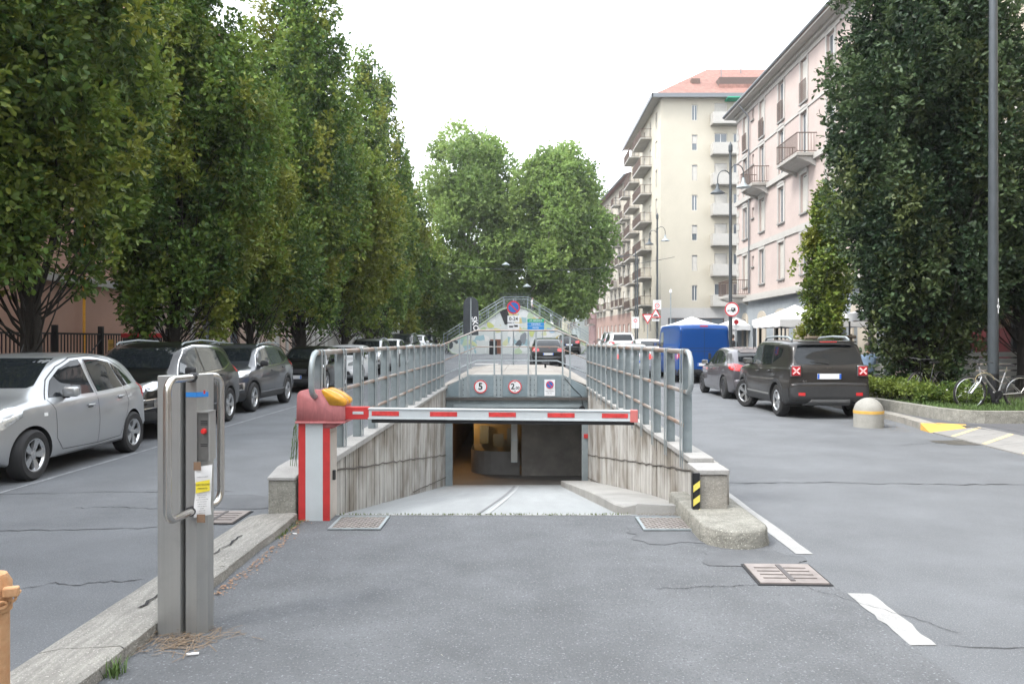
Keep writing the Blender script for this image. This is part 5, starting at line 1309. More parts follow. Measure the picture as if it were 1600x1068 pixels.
# ---- black SUV
def suv(name, label, P, loc, rz, group, cladding=True, **kw):
    H = kw.get('H', 1.63); q = H/1.63
    sp = dict(L=4.40, W=1.84, wr=.345, wy=(-1.30,1.34), zb=.26, gw=.74, tf=.20, tr=.12, spokes=kw.get('spokes',5),
     top=[(-2.10,.70),(-2.09,.92),(-2.05,1.08),(-1.96,1.20),(-1.78,1.47*q),(-1.55,1.57*q),(-.9,1.625*q),(-.1,1.63*q),(.35,1.57*q),(.62,1.47*q),(1.02,1.20),(1.20,1.09),(1.60,1.03),(1.90,.95),(2.04,.84),(2.10,.66)],
     belt=[(-2.1,1.03),(-1.2,1.05),(0,1.0),(1,.97),(1.5,.93),(2.1,.80)])
    c = Car(name, label, sp, P, loc, rz, group)
    c.patch('windscreen', [(-.66,1.17),(-.56,1.51*q),(.56,1.51*q),(.66,1.17)], '+y', M_glass)
    c.patch('rear_window', [(-.60,1.18),(-.52,1.49*q),(.52,1.49*q),(.60,1.18)], '-y', M_glass)
    c.patch('side_window', [(.92,1.06),(.66,1.30),(.40,1.46*q),(.02,1.52*q),(-.04,1.06)], '+x', M_glass_reflect if kw.get('pale') else M_glass, mirror=True)
    c.patch('side_window', [(-.12,1.065),(-.06,1.52*q),(-.6,1.505*q),(-.92,1.47*q),(-1.0,1.10)], '+x', M_glass_reflect if kw.get('pale') else M_glass, mirror=True)
    c.patch('side_window', [(-1.06,1.11),(-.98,1.46*q),(-1.25,1.42*q),(-1.46,1.30*q),(-1.52,1.20)], '+x', M_glass, mirror=True)
    c.line([(1.02,1.03),(.70,1.30),(.42,1.50*q),(0,1.562*q),(-.6,1.548*q),(-1.2,1.48*q),(-1.52,1.36*q),(-1.62,1.20),(-1.1,1.085),(-.1,1.04),(1.02,1.03)], '+x', .016, m=M_chrome, name='window_trim')
    c.line([(1.0,1.0),(.94,.80),(.92,.50),(.80,.40),(-.08,.39),(-.08,1.03)], '+x'); c.line([(-.08,.39),(-.72,.40),(-.92,.70),(-1.0,.95),(-1.02,1.05)], '+x')
    c.patch('headlight', [(.42,.80),(.40,.90),(.70,.96),(.83,.95),(.83,.83),(.62,.80)], '+y', M_headlight, mirror=True, off=.01)
    c.patch('side_headlight', [(1.98,.82),(1.78,.86),(1.70,.93),(1.86,.92),(2.02,.88)], '+x', M_headlight, mirror=True, off=.008)
    c.patch('grille', [(-.36,.80),(-.38,.91),(.38,.91),(.36,.80)], '+y', M_blackplastic, off=.008)
    for i in range(7):
        x = -.30+.1*i; c.patch('grille_slot', [(x-.03,.815),(x-.03,.895),(x+.03,.895),(x+.03,.815)], '+y', M_chrome, off=.012, step=.04)
    c.patch('lower_grille', [(-.60,.50),(-.52,.66),(.52,.66),(.60,.50)], '+y', M_blackplastic, off=.008)
    c.patch('fog_lamp', [(.62,.52),(.56,.64),(.80,.68),(.80,.56)], '+y', M_blackplastic, mirror=True, off=.01)
    c.line([(.56,.64),(.80,.69),(.80,.55),(.60,.51)], '+y', .022, m=M_chrome, name='fog_trim', off=.016)
    c.patch('tail_light', [(.50,.98),(.50,1.10),(.72,1.14),(.80,1.0)], '-y', M_taillight, mirror=True); c.patch('side_tail_light', [(-1.86,1.0),(-1.80,1.12),(-2.0,1.14),(-2.06,1.0)], '+x', M_taillight, mirror=True)
    if cladding:
        c.arches(); c.patch('sill_cladding', [(-.90,.29),(-.88,.42),(.92,.42),(.94,.29)], '+x', M_blackplastic, .010, mirror=True); c.patch('bumper_cladding', [(-.82,.34),(-.80,.50),(.80,.50),(.82,.34)], '-y', M_blackplastic, .010); c.patch('bumper_cladding', [(-.82,.34),(-.80,.48),(.80,.48),(.82,.34)], '+y', M_blackplastic, .010)
        c.line([(-.90,.44),(.92,.44)], '+x', .016, m=M_chrome, name='sill_trim', off=.012)
    for sg in (-1,1):
        l, _ = c.hit((sg*.60, -.4), '+z'); b = MB(); b.tube([(sg*.60,.35,1.565*q),(sg*.61,.25,1.61*q),(sg*.61,-.5,1.66*q),(sg*.60,-1.35,1.63*q),(sg*.60,-1.5,1.575*q)], .018, 8); b.build('roof_rail', M_galv_light if kw.get('rails', 1) else M_blackplastic, c.ob, smooth=True)
    c.plate(.78, True); c.plate(.56, False); c.mirror_pair(.74, 1.08, kw.get('mirror', M_blackplastic)); c.handles([(.06,.93),(-.86,.98)], P)
    return c
LG = 'cars parked along the left kerb'
c1 = suv('parked_car', 'black SUV with chrome trim behind the silver hatchback', P_black, (-6.83,15.02,0), math.pi, LG, pale=True)
m = MB(); m.bb(-.06,.06,-.02,.02,0,.04); 
c2 = suv('parked_car', 'slate grey crossover third from the camera at the left kerb', P_grey, (-7.05,19.85,0), math.pi, LG, H=1.58, pale=True, spokes=5)
# ---- generic hatchback used for the cars farther off
def hatch(name, label, P, loc, rz, group, rim=M_rim, L=4.3, H=1.47, brake=False, cat=None, roofbars=False):
    k = L/4.3; q = H/1.47; Y = lambda P_: [(a*k, b*q) for a, b in P_]
    sp = dict(L=L, W=1.80, wr=.32, wy=(-1.30*k,1.33*k), zb=.19, gw=.74, tf=.22, tr=.13, rim=rim, spokes=10 if rim is M_rimdark else 5,
     top=Y([(-2.06,.60),(-2.05,.80),(-2.02,.94),(-1.92,1.06),(-1.62,1.27),(-1.30,1.40),(-.8,1.455),(-.2,1.47),(.25,1.42),(.55,1.31),(1.0,1.04),(1.15,.97),(1.55,.90),(1.85,.80),(2.0,.68),(2.06,.52)]),
     belt=Y([(-2.1,.90),(-1.2,.95),(0,.91),(1,.88),(1.5,.82),(2.1,.66)]))
    c = Car(name, label, sp, P, loc, rz, group); M2 = lambda P_: [(a, b*q) for a, b in P_]
    c.patch('windscreen', M2([(-.62,1.05),(-.54,1.36),(.54,1.36),(.62,1.05)]), '+y', M_glass); c.patch('rear_window', M2([(-.60,1.06),(-.50,1.34),(.50,1.34),(.60,1.06)]), '-y', M_glass)
    c.patch('side_window', Y([(.88,.95),(.62,1.18),(.30,1.33),(0,1.37),(-.05,.95)]), '+x', M_glass, mirror=True)
    c.patch('side_window', Y([(-.12,.955),(-.07,1.37),(-.6,1.35),(-.88,1.28),(-.98,1.0)]), '+x', M_glass, mirror=True)
    c.patch('side_window', Y([(-1.03,1.01),(-.94,1.26),(-1.15,1.19),(-1.32,1.08)]), '+x', M_glass, mirror=True)
    c.line(Y([(.95,.90),(.90,.45),(.78,.30),(-.08,.29),(-.08,.95)]), '+x'); c.line(Y([(-.08,.29),(-.72,.30),(-.90,.60),(-1.0,.82),(-.98,1.0)]), '+x')
    c.patch('headlight', M2([(.44,.66),(.44,.76),(.72,.86),(.80,.84),(.78,.68)]), '+y', M_headlight, mirror=True, off=.01); c.patch('grille', M2([(-.36,.62),(-.38,.74),(.38,.74),(.36,.62)]), '+y', M_blackplastic); c.patch('lower_grille', M2([(-.6,.30),(-.5,.50),(.5,.50),(.6,.30)]), '+y', M_blackplastic)
    c.patch('tail_light', M2([(.44,.84),(.46,.95),(.70,1.01),(.80,.98),(.80,.83),(.60,.80)]), '-y', M_brake if brake else M_taillight, mirror=True, off=.01)
    c.patch('side_tail_light', Y([(-1.66,.90),(-1.74,.98),(-2.0,.97),(-2.03,.84),(-1.85,.84)]), '+x', M_brake if brake else M_taillight, mirror=True, off=.008)
    c.patch('rear_diffuser', M2([(-.62,.24),(-.56,.38),(.56,.38),(.62,.24)]), '-y', M_blackplastic, off=.008)
    c.plate(.70*q, True); c.plate(.50*q, False); c.mirror_pair(.68*k, .97*q, P); c.handles([(.05*k,.83*q),(-.85*k,.87*q)], P)
    return c
RG = 'cars parked along the right kerb'
h0 = hatch('parked_car', 'mauve-grey sporty hatchback with dark wheels behind the dark square SUV', P_midgrey, (6.68,24.05,0), 0, RG, rim=M_rimdark)
m = MB(); m.prism([(-2.0+.35,1.36),(-1.98,1.30),(-1.98,1.325),(-1.65,1.395)], -.55, .55, 'X'); m.build('roof_spoiler', P_midgrey, h0.ob)
m = MB(); m.tube([(0,-1.25,1.40),(0,-1.32,1.50)], .008, 5); m.build('aerial', M_blackplastic, h0.ob)
h1 = hatch('car', 'black hatchback seen from behind beyond the garage roof deck', P_black, (1.42,41.5,gz(41.5)), 0, None, H=1.55, brake=False)

for sg in (-1,1):
    m = MB(); m.tube([(sg*.56,-.9,1.50),(sg*.56,-.8,1.585),(sg*.56,.1,1.585),(sg*.56,.2,1.52)], .016, 6); m.build('roof_rail', M_galv_light, h1.ob, smooth=True)
h2 = hatch('car', 'grey hatchback with lit brake lamps in the lane behind the right railing', P_silver, (4.75,35.2,gz(35)), 0, None, brake=True)
h3 = hatch('parked_car', 'dark hatchback with blue-banded plate fourth along the left kerb', P_black, (-7.15,27.3,0), math.pi, LG)
h4 = hatch('parked_car', 'white hatchback fifth along the left kerb, seen through the railing', P_white, (-7.0,32.4,gz(32)), math.pi, LG)
h5 = suv('parked_car', 'silver-grey SUV sixth along the left kerb, seen through the railing', P_silver, (-7.1,37.6,gz(37)), math.pi, LG)
for d, src, y, lab in ((0,h4,43.0,'pale hatchback seventh along the left kerb under the trees'),(1,c1,48.6,'black SUV eighth along the left kerb under the trees'),(2,h4,54.0,'white hatchback ninth along the left kerb, far off'),(3,h3,59.5,'dark hatchback farthest along the left kerb')):
    copy_thing(src.ob, (-7.1,y,gz(y)), math.pi, lab, LG)
copy_thing(h4.ob, (6.9,43.5,gz(43)), 0, 'pale hatchback parked beyond the blue van', RG)
copy_thing(h5.ob, (6.6,56.5,gz(56)), 0, 'silver SUV far along the right kerb near the bridge', RG)
copy_thing(h3.ob, (3.6,60.0,gz(60)), 0, 'dark hatchback driving off far down the right road', 'cars far down the right road')
w5 = suv('parked_car', 'white SUV parked beyond the blue van with dark rear window', P_white, (6.2,49.8,gz(49)), 0, RG, cladding=False, H=1.70)

# ---- square dark SUV, right, seen from behind
sp = dict(L=4.23, W=1.80, wr=.35, wy=(-1.29,1.28), zb=.27, gw=.82, tf=.14, tr=.07, pw=5, steer=R(24), er=.8,
 top=[(-2.02,.78),(-2.015,.98),(-2.00,1.10),(-1.95,1.24),(-1.86,1.52),(-1.78,1.61),(-1.55,1.66),(-.7,1.685),(0,1.68),(.35,1.65),(.50,1.60),(.95,1.22),(1.06,1.14),(1.5,1.10),(1.85,1.05),(1.98,.95),(2.02,.76)],
 belt=[(-2.0,1.06),(-1.2,1.06),(0,1.02),(1,1.0),(1.5,.98),(2.1,.92)])
c = Car('parked_car', 'dark warm-grey square SUV with X-shaped tail lamps behind the dome bollard', sp, P_dkgrey, (6.50,18.75,0), R(0), RG)
c.patch('rear_window', [(-.66,1.17),(-.70,1.30),(-.60,1.555),(.60,1.555),(.70,1.30),(.66,1.17),(.3,1.14),(-.3,1.14)], '-y', M_glass)
c.patch('windscreen', [(-.68,1.22),(-.60,1.60),(.60,1.60),(.68,1.22)], '+y', M_glass)
c.patch('side_window', [(.74,1.11),(.40,1.50),(.02,1.555),(-.04,1.10)], '+x', M_glass_reflect, mirror=True)
c.patch('side_window', [(-.13,1.10),(-.07,1.56),(-.76,1.55),(-.84,1.13)], '+x', M_glass, mirror=True)
c.patch('side_window', [(-.92,1.17),(-.90,1.53),(-1.40,1.48),(-1.34,1.30)], '+x', M_glass, mirror=True)
c.line([(.86,1.05),(.80,.55),(.70,.42),(-.09,.41),(-.09,1.08)], '+x'); c.line([(-.09,.41),(-.66,.42),(-.84,.72),(-.90,.95),(-.88,1.12)], '+x')
c.line([(-.72,.84),(-.70,1.13)], '-y', .008); c.line([(-.72,.74),(.72,.74)], '-y', .010, mirror=False)
for sg in (-1,1):
    l, _ = c.hit((sg*.66, 1.02), '-y'); ty = l.y
    b = MB(); b.box((sg*.70,ty-.012,1.015),(.24,.05,.25),None,.03); tl = b.build('tail_light_bezel', M_chrome if False else mat('bezel_grey', (.16,.165,.17), .3, .7), c.ob, smooth=True, angle=50)
    b = MB(); b.box((sg*.70,ty-.036,1.015),(.19,.02,.20),None,.012); b.build('tail_light', mat('lamp_red', (.36,.012,.02), .2, coat=1., emit=(1,.02,.04), estr=.02), tl)
    b = MB()
    for a in (42,-42): b.box((sg*.70,ty-.049,1.015),(.19,.006,.030),Matrix.Rotation(R(a),3,'Y'))
    b.build('lamp_cross', mat('lamp_cross', (.85,.55,.55), .3, emit=(1,.35,.35), estr=.05), tl)
    c.patch('reflector', [(sg*.60-.07,.50),(sg*.60-.07,.565),(sg*.60+.07,.565),(sg*.60+.07,.50)], '-y', M_taillight, off=.022)
c.patch('rear_bumper', [(-.90,.34),(-.90,.66),(-.62,.70),(.62,.70),(.90,.66),(.90,.34)], '-y', M_blackplastic, off=.016)
c.patch('bumper_side', [(-1.68,.36),(-1.70,.62),(-1.98,.66),(-1.99,.36)], '+x', M_blackplastic, off=.014, mirror=True)
c.patch('skid_plate', [(-.50,.30),(-.40,.42),(.40,.42),(.50,.30)], '-y', M_greyplastic if False else mat('skid_grey', (.22,.22,.22), .45, .3), off=.03)
c.arches(M_blackplastic, .075, .016); c.patch('sill_cladding', [(-.88,.30),(-.86,.43),(.86,.43),(.88,.30)], '+x', M_blackplastic, .012, mirror=True)
c.line([(-.85,.47),(.85,.47)], '+x', .035, m=mat('sill_bright', (.34,.34,.33), .4, .6), name='sill_trim', off=.012)
c.plate(.90, True, .50, .115)
for sg in (-1,1):
    b = MB(); b.tube([(sg*.62,.30,1.655),(sg*.63,.15,1.72),(sg*.63,-.6,1.745),(sg*.63,-1.35,1.725),(sg*.62,-1.55,1.655)], .024, 8); b.build('roof_rail', M_galv_light, c.ob, smooth=True)
    b = MB(); b.lathe([(.035,-.03),(.042,-.03),(.042,.10),(.035,.10)], (.60+.05*sg,-2.08,.33), 16, 'Y'); b.build('exhaust_tip', M_chrome, c.ob)
b = MB(); b.box((0,-1.90,1.625),(1.20,.14,.03),None,.012); b.build('roof_spoiler', P_dkgrey, c.ob, smooth=True, angle=50)
b = MB(); b.box((0,-1.975,1.625),(.36,.006,.022)); b.build('high_brake_light', M_red, c.ob)
l, _ = c.hit((0,1.19), '-y'); b = MB(); b.tube([(0,l.y-.03,1.17),(-.14,l.y-.02,1.19),(-.38,l.y-.0,1.20)], .010, 5); b.build('wiper', M_blackplastic, c.ob)
text_mesh('emblem', '4x4', .06, c.ob, (-.52,c.hit((-.52,.80),'-y')[0].y-.012,.80), m=M_chrome); text_mesh('emblem', 'oooo', .05, c.ob, (.0,c.hit((0,1.08),'-y')[0].y-.014,1.085), m=M_chrome)
c.mirror_pair(.62, 1.14, M_blackplastic, 1.15); c.handles([(.06,.95),(-.80,.98)], P_dkgrey)

# ---- blue van
sp = dict(L=5.4, W=2.05, wr=.34, wy=(-1.75,1.70), zb=.25, gw=.93, tf=.22, tr=.03, pw=8, er=.35,
 top=[(-2.66,2.10),(-2.62,2.17),(-2.5,2.22),(-1.5,2.25),(0,2.26),(1.0,2.25),(1.32,2.18),(1.85,1.55),(2.05,1.30),(2.30,1.15),(2.50,1.02),(2.60,.80)],
 belt=[(-2.7,1.45),(0,1.45),(1.2,1.30),(2.0,1.12),(2.7,.9)])
c = Car('delivery_van', 'plain blue panel van with closed rear doors beyond the grey hatchback', sp, P_blue, (7.05,33.1,gz(33)), 0, None)
vg = c
c.patch('side_window', [(1.62,1.36),(1.15,1.95),(.62,1.97),(.60,1.32)], '+x', M_glass_reflect, mirror=True); c.patch('windscreen', [(-.86,1.42),(-.78,2.08),(.78,2.08),(.86,1.42)], '+y', M_glass)
c.line([(0,.50),(0,2.12)], '-y', .012, mirror=False); c.line([(-.92,1.20),(.92,1.20)], '-y', .014, mirror=False); c.line([(-.90,1.32),(-.88,2.05),(.88,2.05),(.90,1.32),(-.90,1.32)], '-y', .012, mirror=False)
c.line([(.50,.42),(.50,2.10),(-.75,2.10),(-.75,.45)], '+x', .012); c.line([(-2.4,1.22),(1.6,1.22)], '+x', .014)
c.patch('tail_light', [(.91,.95),(.91,1.28),(.985,1.28),(.985,.95)], '-y', M_taillight, mirror=True, step=.05); c.patch('side_tail_light', [(-2.62,.9),(-2.62,1.3),(-2.50,1.3),(-2.50,.9)], '+x', M_taillight, mirror=True)
c.patch('rear_bumper', [(-.98,.30),(-.98,.52),(.98,.52),(.98,.30)], '-y', M_blackplastic, off=.03); c.patch('bumper_strip', [(-2.4,.34),(-2.4,.50),(-2.15,.50),(-2.15,.34)], '+x', M_blackplastic, mirror=True)
l,_ = c.hit((.14,1.02),'-y'); b = MB(); b.box((.20,l.y-.02,1.02),(.10,.04,.24),None,.01); b.build('door_lock', M_blackplastic, c.ob)
l,_ = c.hit((0,2.16),'-y'); b = MB(); b.box((0,l.y-.0,2.16),(.30,.04,.05),None,.006); b.build('high_brake_light', M_red, c.ob)
c.plate(.70, True); text_mesh('emblem', 'VAN', .0001, c.ob, (.5,-2.6,.7)) if False else None
c.mirror_pair(1.45, 1.42, M_blackplastic, 1.4)
# ================================================================ FOLIAGE
def leafmat(name, c_dark, c_light, c_yellow, trans=.28):
    m = bpy.data.materials.new(name); m.use_nodes = True; N = m.node_tree.nodes; L = m.node_tree.links; b = N['Principled BSDF']
    b.inputs['Roughness'].default_value = .48; b.inputs['Specular IOR Level'].default_value = .35
    at = N.new('ShaderNodeAttribute'); at.attribute_name = 'tone'
    sep = N.new('ShaderNodeSeparateColor'); L.new(at.outputs['Color'], sep.inputs[0])
    m1 = N.new('ShaderNodeMix'); m1.data_type = 'RGBA'; L.new(sep.outputs[0], m1.inputs[0]); m1.inputs[6].default_value = (*c_dark,1); m1.inputs[7].default_value = (*c_light,1)
    m2 = N.new('ShaderNodeMix'); m2.data_type = 'RGBA'; L.new(sep.outputs[1], m2.inputs[0]); L.new(m1.outputs[2], m2.inputs[6]); m2.inputs[7].default_value = (*c_yellow,1)
    L.new(m2.outputs[2], b.inputs['Base Color'])
    tr = N.new('ShaderNodeBsdfTranslucent'); L.new(m2.outputs[2], tr.inputs[0])
    mx = N.new('ShaderNodeMixShader'); mx.inputs[0].default_value = trans; L.new(b.outputs[0], mx.inputs[1]); L.new(tr.outputs[0], mx.inputs[2])
    L.new(mx.outputs[0], N['Material Output'].inputs[0]); return m
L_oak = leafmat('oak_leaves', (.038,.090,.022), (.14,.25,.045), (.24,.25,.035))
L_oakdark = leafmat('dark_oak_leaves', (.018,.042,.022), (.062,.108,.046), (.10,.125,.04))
L_plane = leafmat('plane_leaves', (.12,.20,.055), (.24,.36,.10), (.34,.40,.13), .5)
L_shrub = leafmat('shrub_leaves', (.05,.10,.02), (.13,.20,.04), (.22,.26,.05), .35)
def leaves(name, parent, clumps, n_spray, per, size, m, seed, up=.35, yellow=.12, shell=.55, flat=.0, lobes=True):
    """clumps: rows of cx,cy,cz, rx,ry,rz, tone, yellowness. Sprays of leaves spread through each clump, most of them near its surface"""
    rg = np.random.default_rng(seed); C_ = np.array(clumps, float)
    vol = (C_[:,3]*C_[:,4]*C_[:,5])**.72; cnt = rg.multinomial(n_spray, vol/vol.sum())
    idx = np.repeat(np.arange(len(C_)), cnt); n = len(idx)
    d = rg.normal(size=(n,3)); d /= np.linalg.norm(d, axis=1)[:,None]
    rad = np.where(rg.random(n) < shell, rg.normal(.95,.09,n), rg.random(n)**.5)
    pos = C_[idx,:3]+d*rad[:,None]*C_[idx,3:6]
    pos += rg.normal(scale=.05*size/.1, size=(n,3))
    ax = d*np.array([1,1,.6])+np.array([0,0,up])+rg.normal(scale=.35, size=(n,3)); ax /= np.linalg.norm(ax,axis=1)[:,None]
    # leaves
    P = np.repeat(pos, per, 0); A = np.repeat(ax, per, 0); I = np.repeat(idx, per); N_ = len(P)
    dr = A+rg.normal(scale=.62, size=(N_,3)); dr[:,2] -= .12; dr /= np.linalg.norm(dr,axis=1)[:,None]
    P = P+A*rg.uniform(-.8,.8,(N_,1))*size*1.3
    side = np.cross(dr, rg.normal(size=(N_,3))+np.array([0,0,1.2])); side /= (np.linalg.norm(side,axis=1)[:,None]+1e-9)
    nr = np.cross(side, dr)
    s = size*rg.uniform(.65,1.25,(N_,1))
    if lobes:
        wv = s*.27
        v = [P, P+dr*s*.42+side*wv*.85+nr*s*.07, P+dr*s*.80+side*wv*.95+nr*s*.03, P+dr*s*1.08-nr*s*.10, P+dr*s*.80-side*wv*.95+nr*s*.03, P+dr*s*.42-side*wv*.85+nr*s*.07]
        V = np.stack(v,1).reshape(-1,3); k = 6; q = np.array([[0,3,2,1],[0,5,4,3]])
    else:
        wv = s*.36
        v = [P, P+dr*s*.55+side*wv+nr*s*.08, P+dr*s, P+dr*s*.55-side*wv+nr*s*.08]
        V = np.stack(v,1).reshape(-1,3); k = 4; q = np.array([[0,1,2,3]])
    Fc = (np.arange(N_)[:,None,None]*k+q[None]).reshape(-1,4)
    me = bpy.data.meshes.new(name); me.vertices.add(len(V)); me.vertices.foreach_set('co', V.astype(np.float32).ravel())
    nf = len(Fc); me.loops.add(nf*4); me.polygons.add(nf); me.loops.foreach_set('vertex_index', Fc.astype(np.int32).ravel())
    me.polygons.foreach_set('loop_start', np.arange(0,nf*4,4,dtype=np.int32)); me.polygons.foreach_set('loop_total', np.full(nf,4,np.int32))
    tone = np.clip(C_[I,6]+rg.normal(scale=.22,size=N_),0,1); yl = np.clip((C_[I,7]+rg.normal(scale=.12,size=N_)),0,1)*1.0
    yl = np.where(rg.random(N_) < .02, .8, yl)
    colr = np.stack([tone,yl,np.zeros(N_),np.ones(N_)],1); colr = np.repeat(colr,k,0)
    at = me.attributes.new('tone','FLOAT_COLOR','POINT'); at.data.foreach_set('color', colr.astype(np.float32).ravel())
    me.update(calc_edges=True); me.materials.append(m)
    return link(name, me, parent)
def limb(b, p0, p1, r0, r1, rr, n=6, bow=.12):
    p0, p1 = Vector(p0), Vector(p1); d = p1-p0; pts = []; rs = []; o = Vector((rr.uniform(-1,1),rr.uniform(-1,1),0))*d.length*bow
    k = 6
    for i in range(k+1):
        t = i/k; p = p0.lerp(p1,t)+o*math.sin(t*math.pi)*.6
        # leave sideways first, then sweep up
        p.z = p0.z+d.z*(t**1.35); pts.append(p); rs.append(lerp(r0,r1,t))
    b.tube(pts, rs, n, cap=False)
def oak(name, label, x, y, H, Rm, trunk_r, seed, nspray, per, size, m=L_oak, base=1.7, low=1.7, lobes=True, lean=0, yel=.10, group='oaks in a row behind the left parked cars', nl=46, prof=None, z0=.12, right=0., fol=1.):
    rr = random.Random(seed); ob = thing(name, label, 'tree', (x,y,z0), 0, group)
    b = MB(); tp = []; rs = []
    for i in range(9):
        t = i/8; tp.append((lean*t+.10*math.sin(t*4+seed), .08*math.sin(t*5+seed*2), H*.86*t)); rs.append(trunk_r*(1-.88*t**.9)*(1.25 if i == 0 else 1))
    b.tube(tp, rs, 12); b.build('trunk', M_bark, ob, smooth=True)
    def axis(z): t = max(0,min(1,z/(H*.86))); return (lean*t+.10*math.sin(t*4+seed), .08*math.sin(t*5+seed*2))
    def env(z):
        t = (z-low)/(H-low)
        if t < 0: return 0
        if prof: return Rm*prof(t)
        return Rm*min(1, .50+1.9*t)*(1 if t < .45 else max(.10, (1-(t-.45)/.55)**.72))
    clumps = []; lb = MB()
    nl = int(nl*.85)
    for i in range(nl):
        t = (i+rr.random())/nl; z = lerp(low+.3, H-.9, t**.92); e = env(z); a = i*2.399+rr.uniform(-.7,.7)
        rad = e*rr.uniform(.38,.90); ax_, ay_ = axis(z)
        cx, cy = ax_+rad*math.cos(a), ay_+rad*math.sin(a)
        if right: cx += right*rr.random()*max(0, 1-t*2)
        rx = max(.20, e*rr.uniform(.17,.34)); rz = rx*rr.uniform(1.4,2.3)
        tone = rr.random()**.8; yl = yel+(rr.uniform(.3,.65) if rr.random() < .22 else 0)+max(0,(.35-t))*.3*rr.random()
        clumps.append((cx,cy,z,rx,rx,rz,tone*.65,min(.8,yl)))  # clump tone held darker beneath the painted highlights of the shoots
        # a smaller shoot breaking out of the outline
        if rr.random() < .75:
            q = rr.uniform(.8,1.22)*e; a2 = a+rr.uniform(-.4,.4); clumps.append((ax_+q*math.cos(a2),ay_+q*math.sin(a2),z+rz*rr.uniform(.2,.9),rx*.38,rx*.38,rz*.65,min(1,tone*.7+.5),min(.85,yl+.22)))  # lighter, yellower tone: highlights put into the leaf colour of outer shoots
        zs = max(base*rr.uniform(.75,1.5), z-rr.uniform(1.2,3.2)*(.6+e/2.2)); sx, sy = axis(zs)
        limb(lb, (sx,sy,zs), (cx,cy,z+rz*.3), trunk_r*rr.uniform(.09,.20)*(1-.5*t), .008, rr)
    for i in range(6): zt = H-rr.uniform(0,2.2); ax_, ay_ = axis(zt); clumps.append((ax_+rr.uniform(-.45,.45)*Rm*.35,ay_+rr.uniform(-.4,.4),zt-.4,.28,.28,.75,rr.random(),yel))
    for i in range(16):      # bare twigs at the crown's foot
        a = rr.uniform(0,6.28); zs = base*rr.uniform(.5,1.1); q = Rm*rr.uniform(.4,.9); sx, sy = axis(zs)
        limb(lb, (sx,sy,zs), (sx+q*math.cos(a), sy+q*math.sin(a), zs+rr.uniform(.8,2.4)), trunk_r*.13, .006, rr, 5)
    lo = lb.build('branches', M_bark, ob, smooth=True); lo['kind'] = 'stuff'
    leaves('crown', ob, clumps, int(nspray), per, size, m, seed, lobes=lobes, shell=.6)
    return ob
T = 'oaks in a row behind the left parked cars'
oak('oak_tree','yellow-tinged columnar oak nearest the camera on the left, its bare lower limbs showing', -8.75,14.3, 13.5,2.15,.20, 3, 17000,5,.13, low=2.45, base=1.8, nl=100, yel=.16, right=.25)
oak('oak_tree','yellow-tinged oak reaching in from the left edge above the silver car', -9.6,11.2, 10.5,1.9,.17, 21, 9500,5,.13, low=2.7, base=2.0, nl=64, yel=.22)
oak('oak_tree','deep green columnar oak behind the black SUV', -8.8,20.5, 13.6,2.1,.17, 5, 19000,5,.13, low=1.7, base=1.5, nl=120, yel=.06)
oak('oak_tree','shorter olive oak filling the gap before the tall conical one', -8.7,25.6, 9.8,1.9,.14, 8, 9500,5,.14, low=1.8, base=1.5, nl=70, yel=.12)
oak('oak_tree','tallest conical oak above the left railing', -8.6,31.4, 19.0,2.5,.20, 9, 19000,5,.155, low=1.9, base=1.6, lobes=False, nl=150, yel=.05)
oak('oak_tree','olive-brown oak with a rounded side just right of the tallest one', -8.1,36.9, 12.6,2.55,.19, 12, 13500,5,.165, low=1.8, base=1.8, lobes=False, nl=100, yel=.24)
oak('oak_tree','slim oak with a double tip standing against the sky', -8.7,45.5, 18.2,2.0,.19, 14, 9500,5,.18, low=1.9, lobes=False, nl=100, yel=.08)
oak('oak_tree','slim pointed oak, second to last of the left row', -9.0,53.5, 19.6,2.0,.19, 15, 8000,5,.20, low=1.9, lobes=False, nl=100, yel=.08)
oak('oak_tree','farthest oak of the left row, reaching the sky glow', -9.2,62.5, 15.5,2.7,.19, 17, 7000,5,.23, low=1.9, lobes=False, nl=60, yel=.14)
oak('oak_tree','far olive oak at the very end of the left row', -9.9,72.0, 13.5,2.7,.19, 18, 5000,5,.26, low=2.4, lobes=False, nl=50, yel=.2)
for (src_, x, y, lab) in (('oak_tree',-9.4,2.2,'unseen columnar oak added beside the viewpoint on the left'),('oak_tree.002',-9.1,-5.0,'unseen columnar oak added behind the viewpoint on the left'),('oak_tree.002',9.9,-4.5,'unseen columnar oak added behind the viewpoint on the right')):
    copy_thing(bpy.data.objects[src_], (x,y,.12), R(70), lab)  # unseen copies, added for dark leafy reflections in the windscreens
# right: the big dark oaks on the planted bed and the small one beside
pr = lambda t: min(1, .40+2.1*t)*(1 if t < .52 else max(.12, (1-(t-.52)/.48)**.6))
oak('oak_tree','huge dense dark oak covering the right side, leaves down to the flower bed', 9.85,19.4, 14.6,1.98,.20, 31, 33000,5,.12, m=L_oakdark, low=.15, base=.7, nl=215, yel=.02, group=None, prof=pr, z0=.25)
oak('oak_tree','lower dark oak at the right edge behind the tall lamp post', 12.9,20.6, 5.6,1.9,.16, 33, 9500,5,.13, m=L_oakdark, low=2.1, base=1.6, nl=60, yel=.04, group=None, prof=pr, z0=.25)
pr2 = lambda t: min(1, .75+1.5*t)*(1 if t < .5 else max(.12, (1-(t-.5)/.5)**.7))
st = oak('oak_tree','small slim young oak tied to timber stakes left of the huge dark oak', 10.35,27.0, 7.1,.80,.06, 35, 5200,5,.13, m=L_oak, low=1.0, base=.9, nl=34, yel=.30, group=None, prof=pr2, z0=.12)
m = MB()
so = thing('tree_stake', 'brown timber stake frame around the small slim young oak', 'tree stakes', (10.35,26.6,.12))
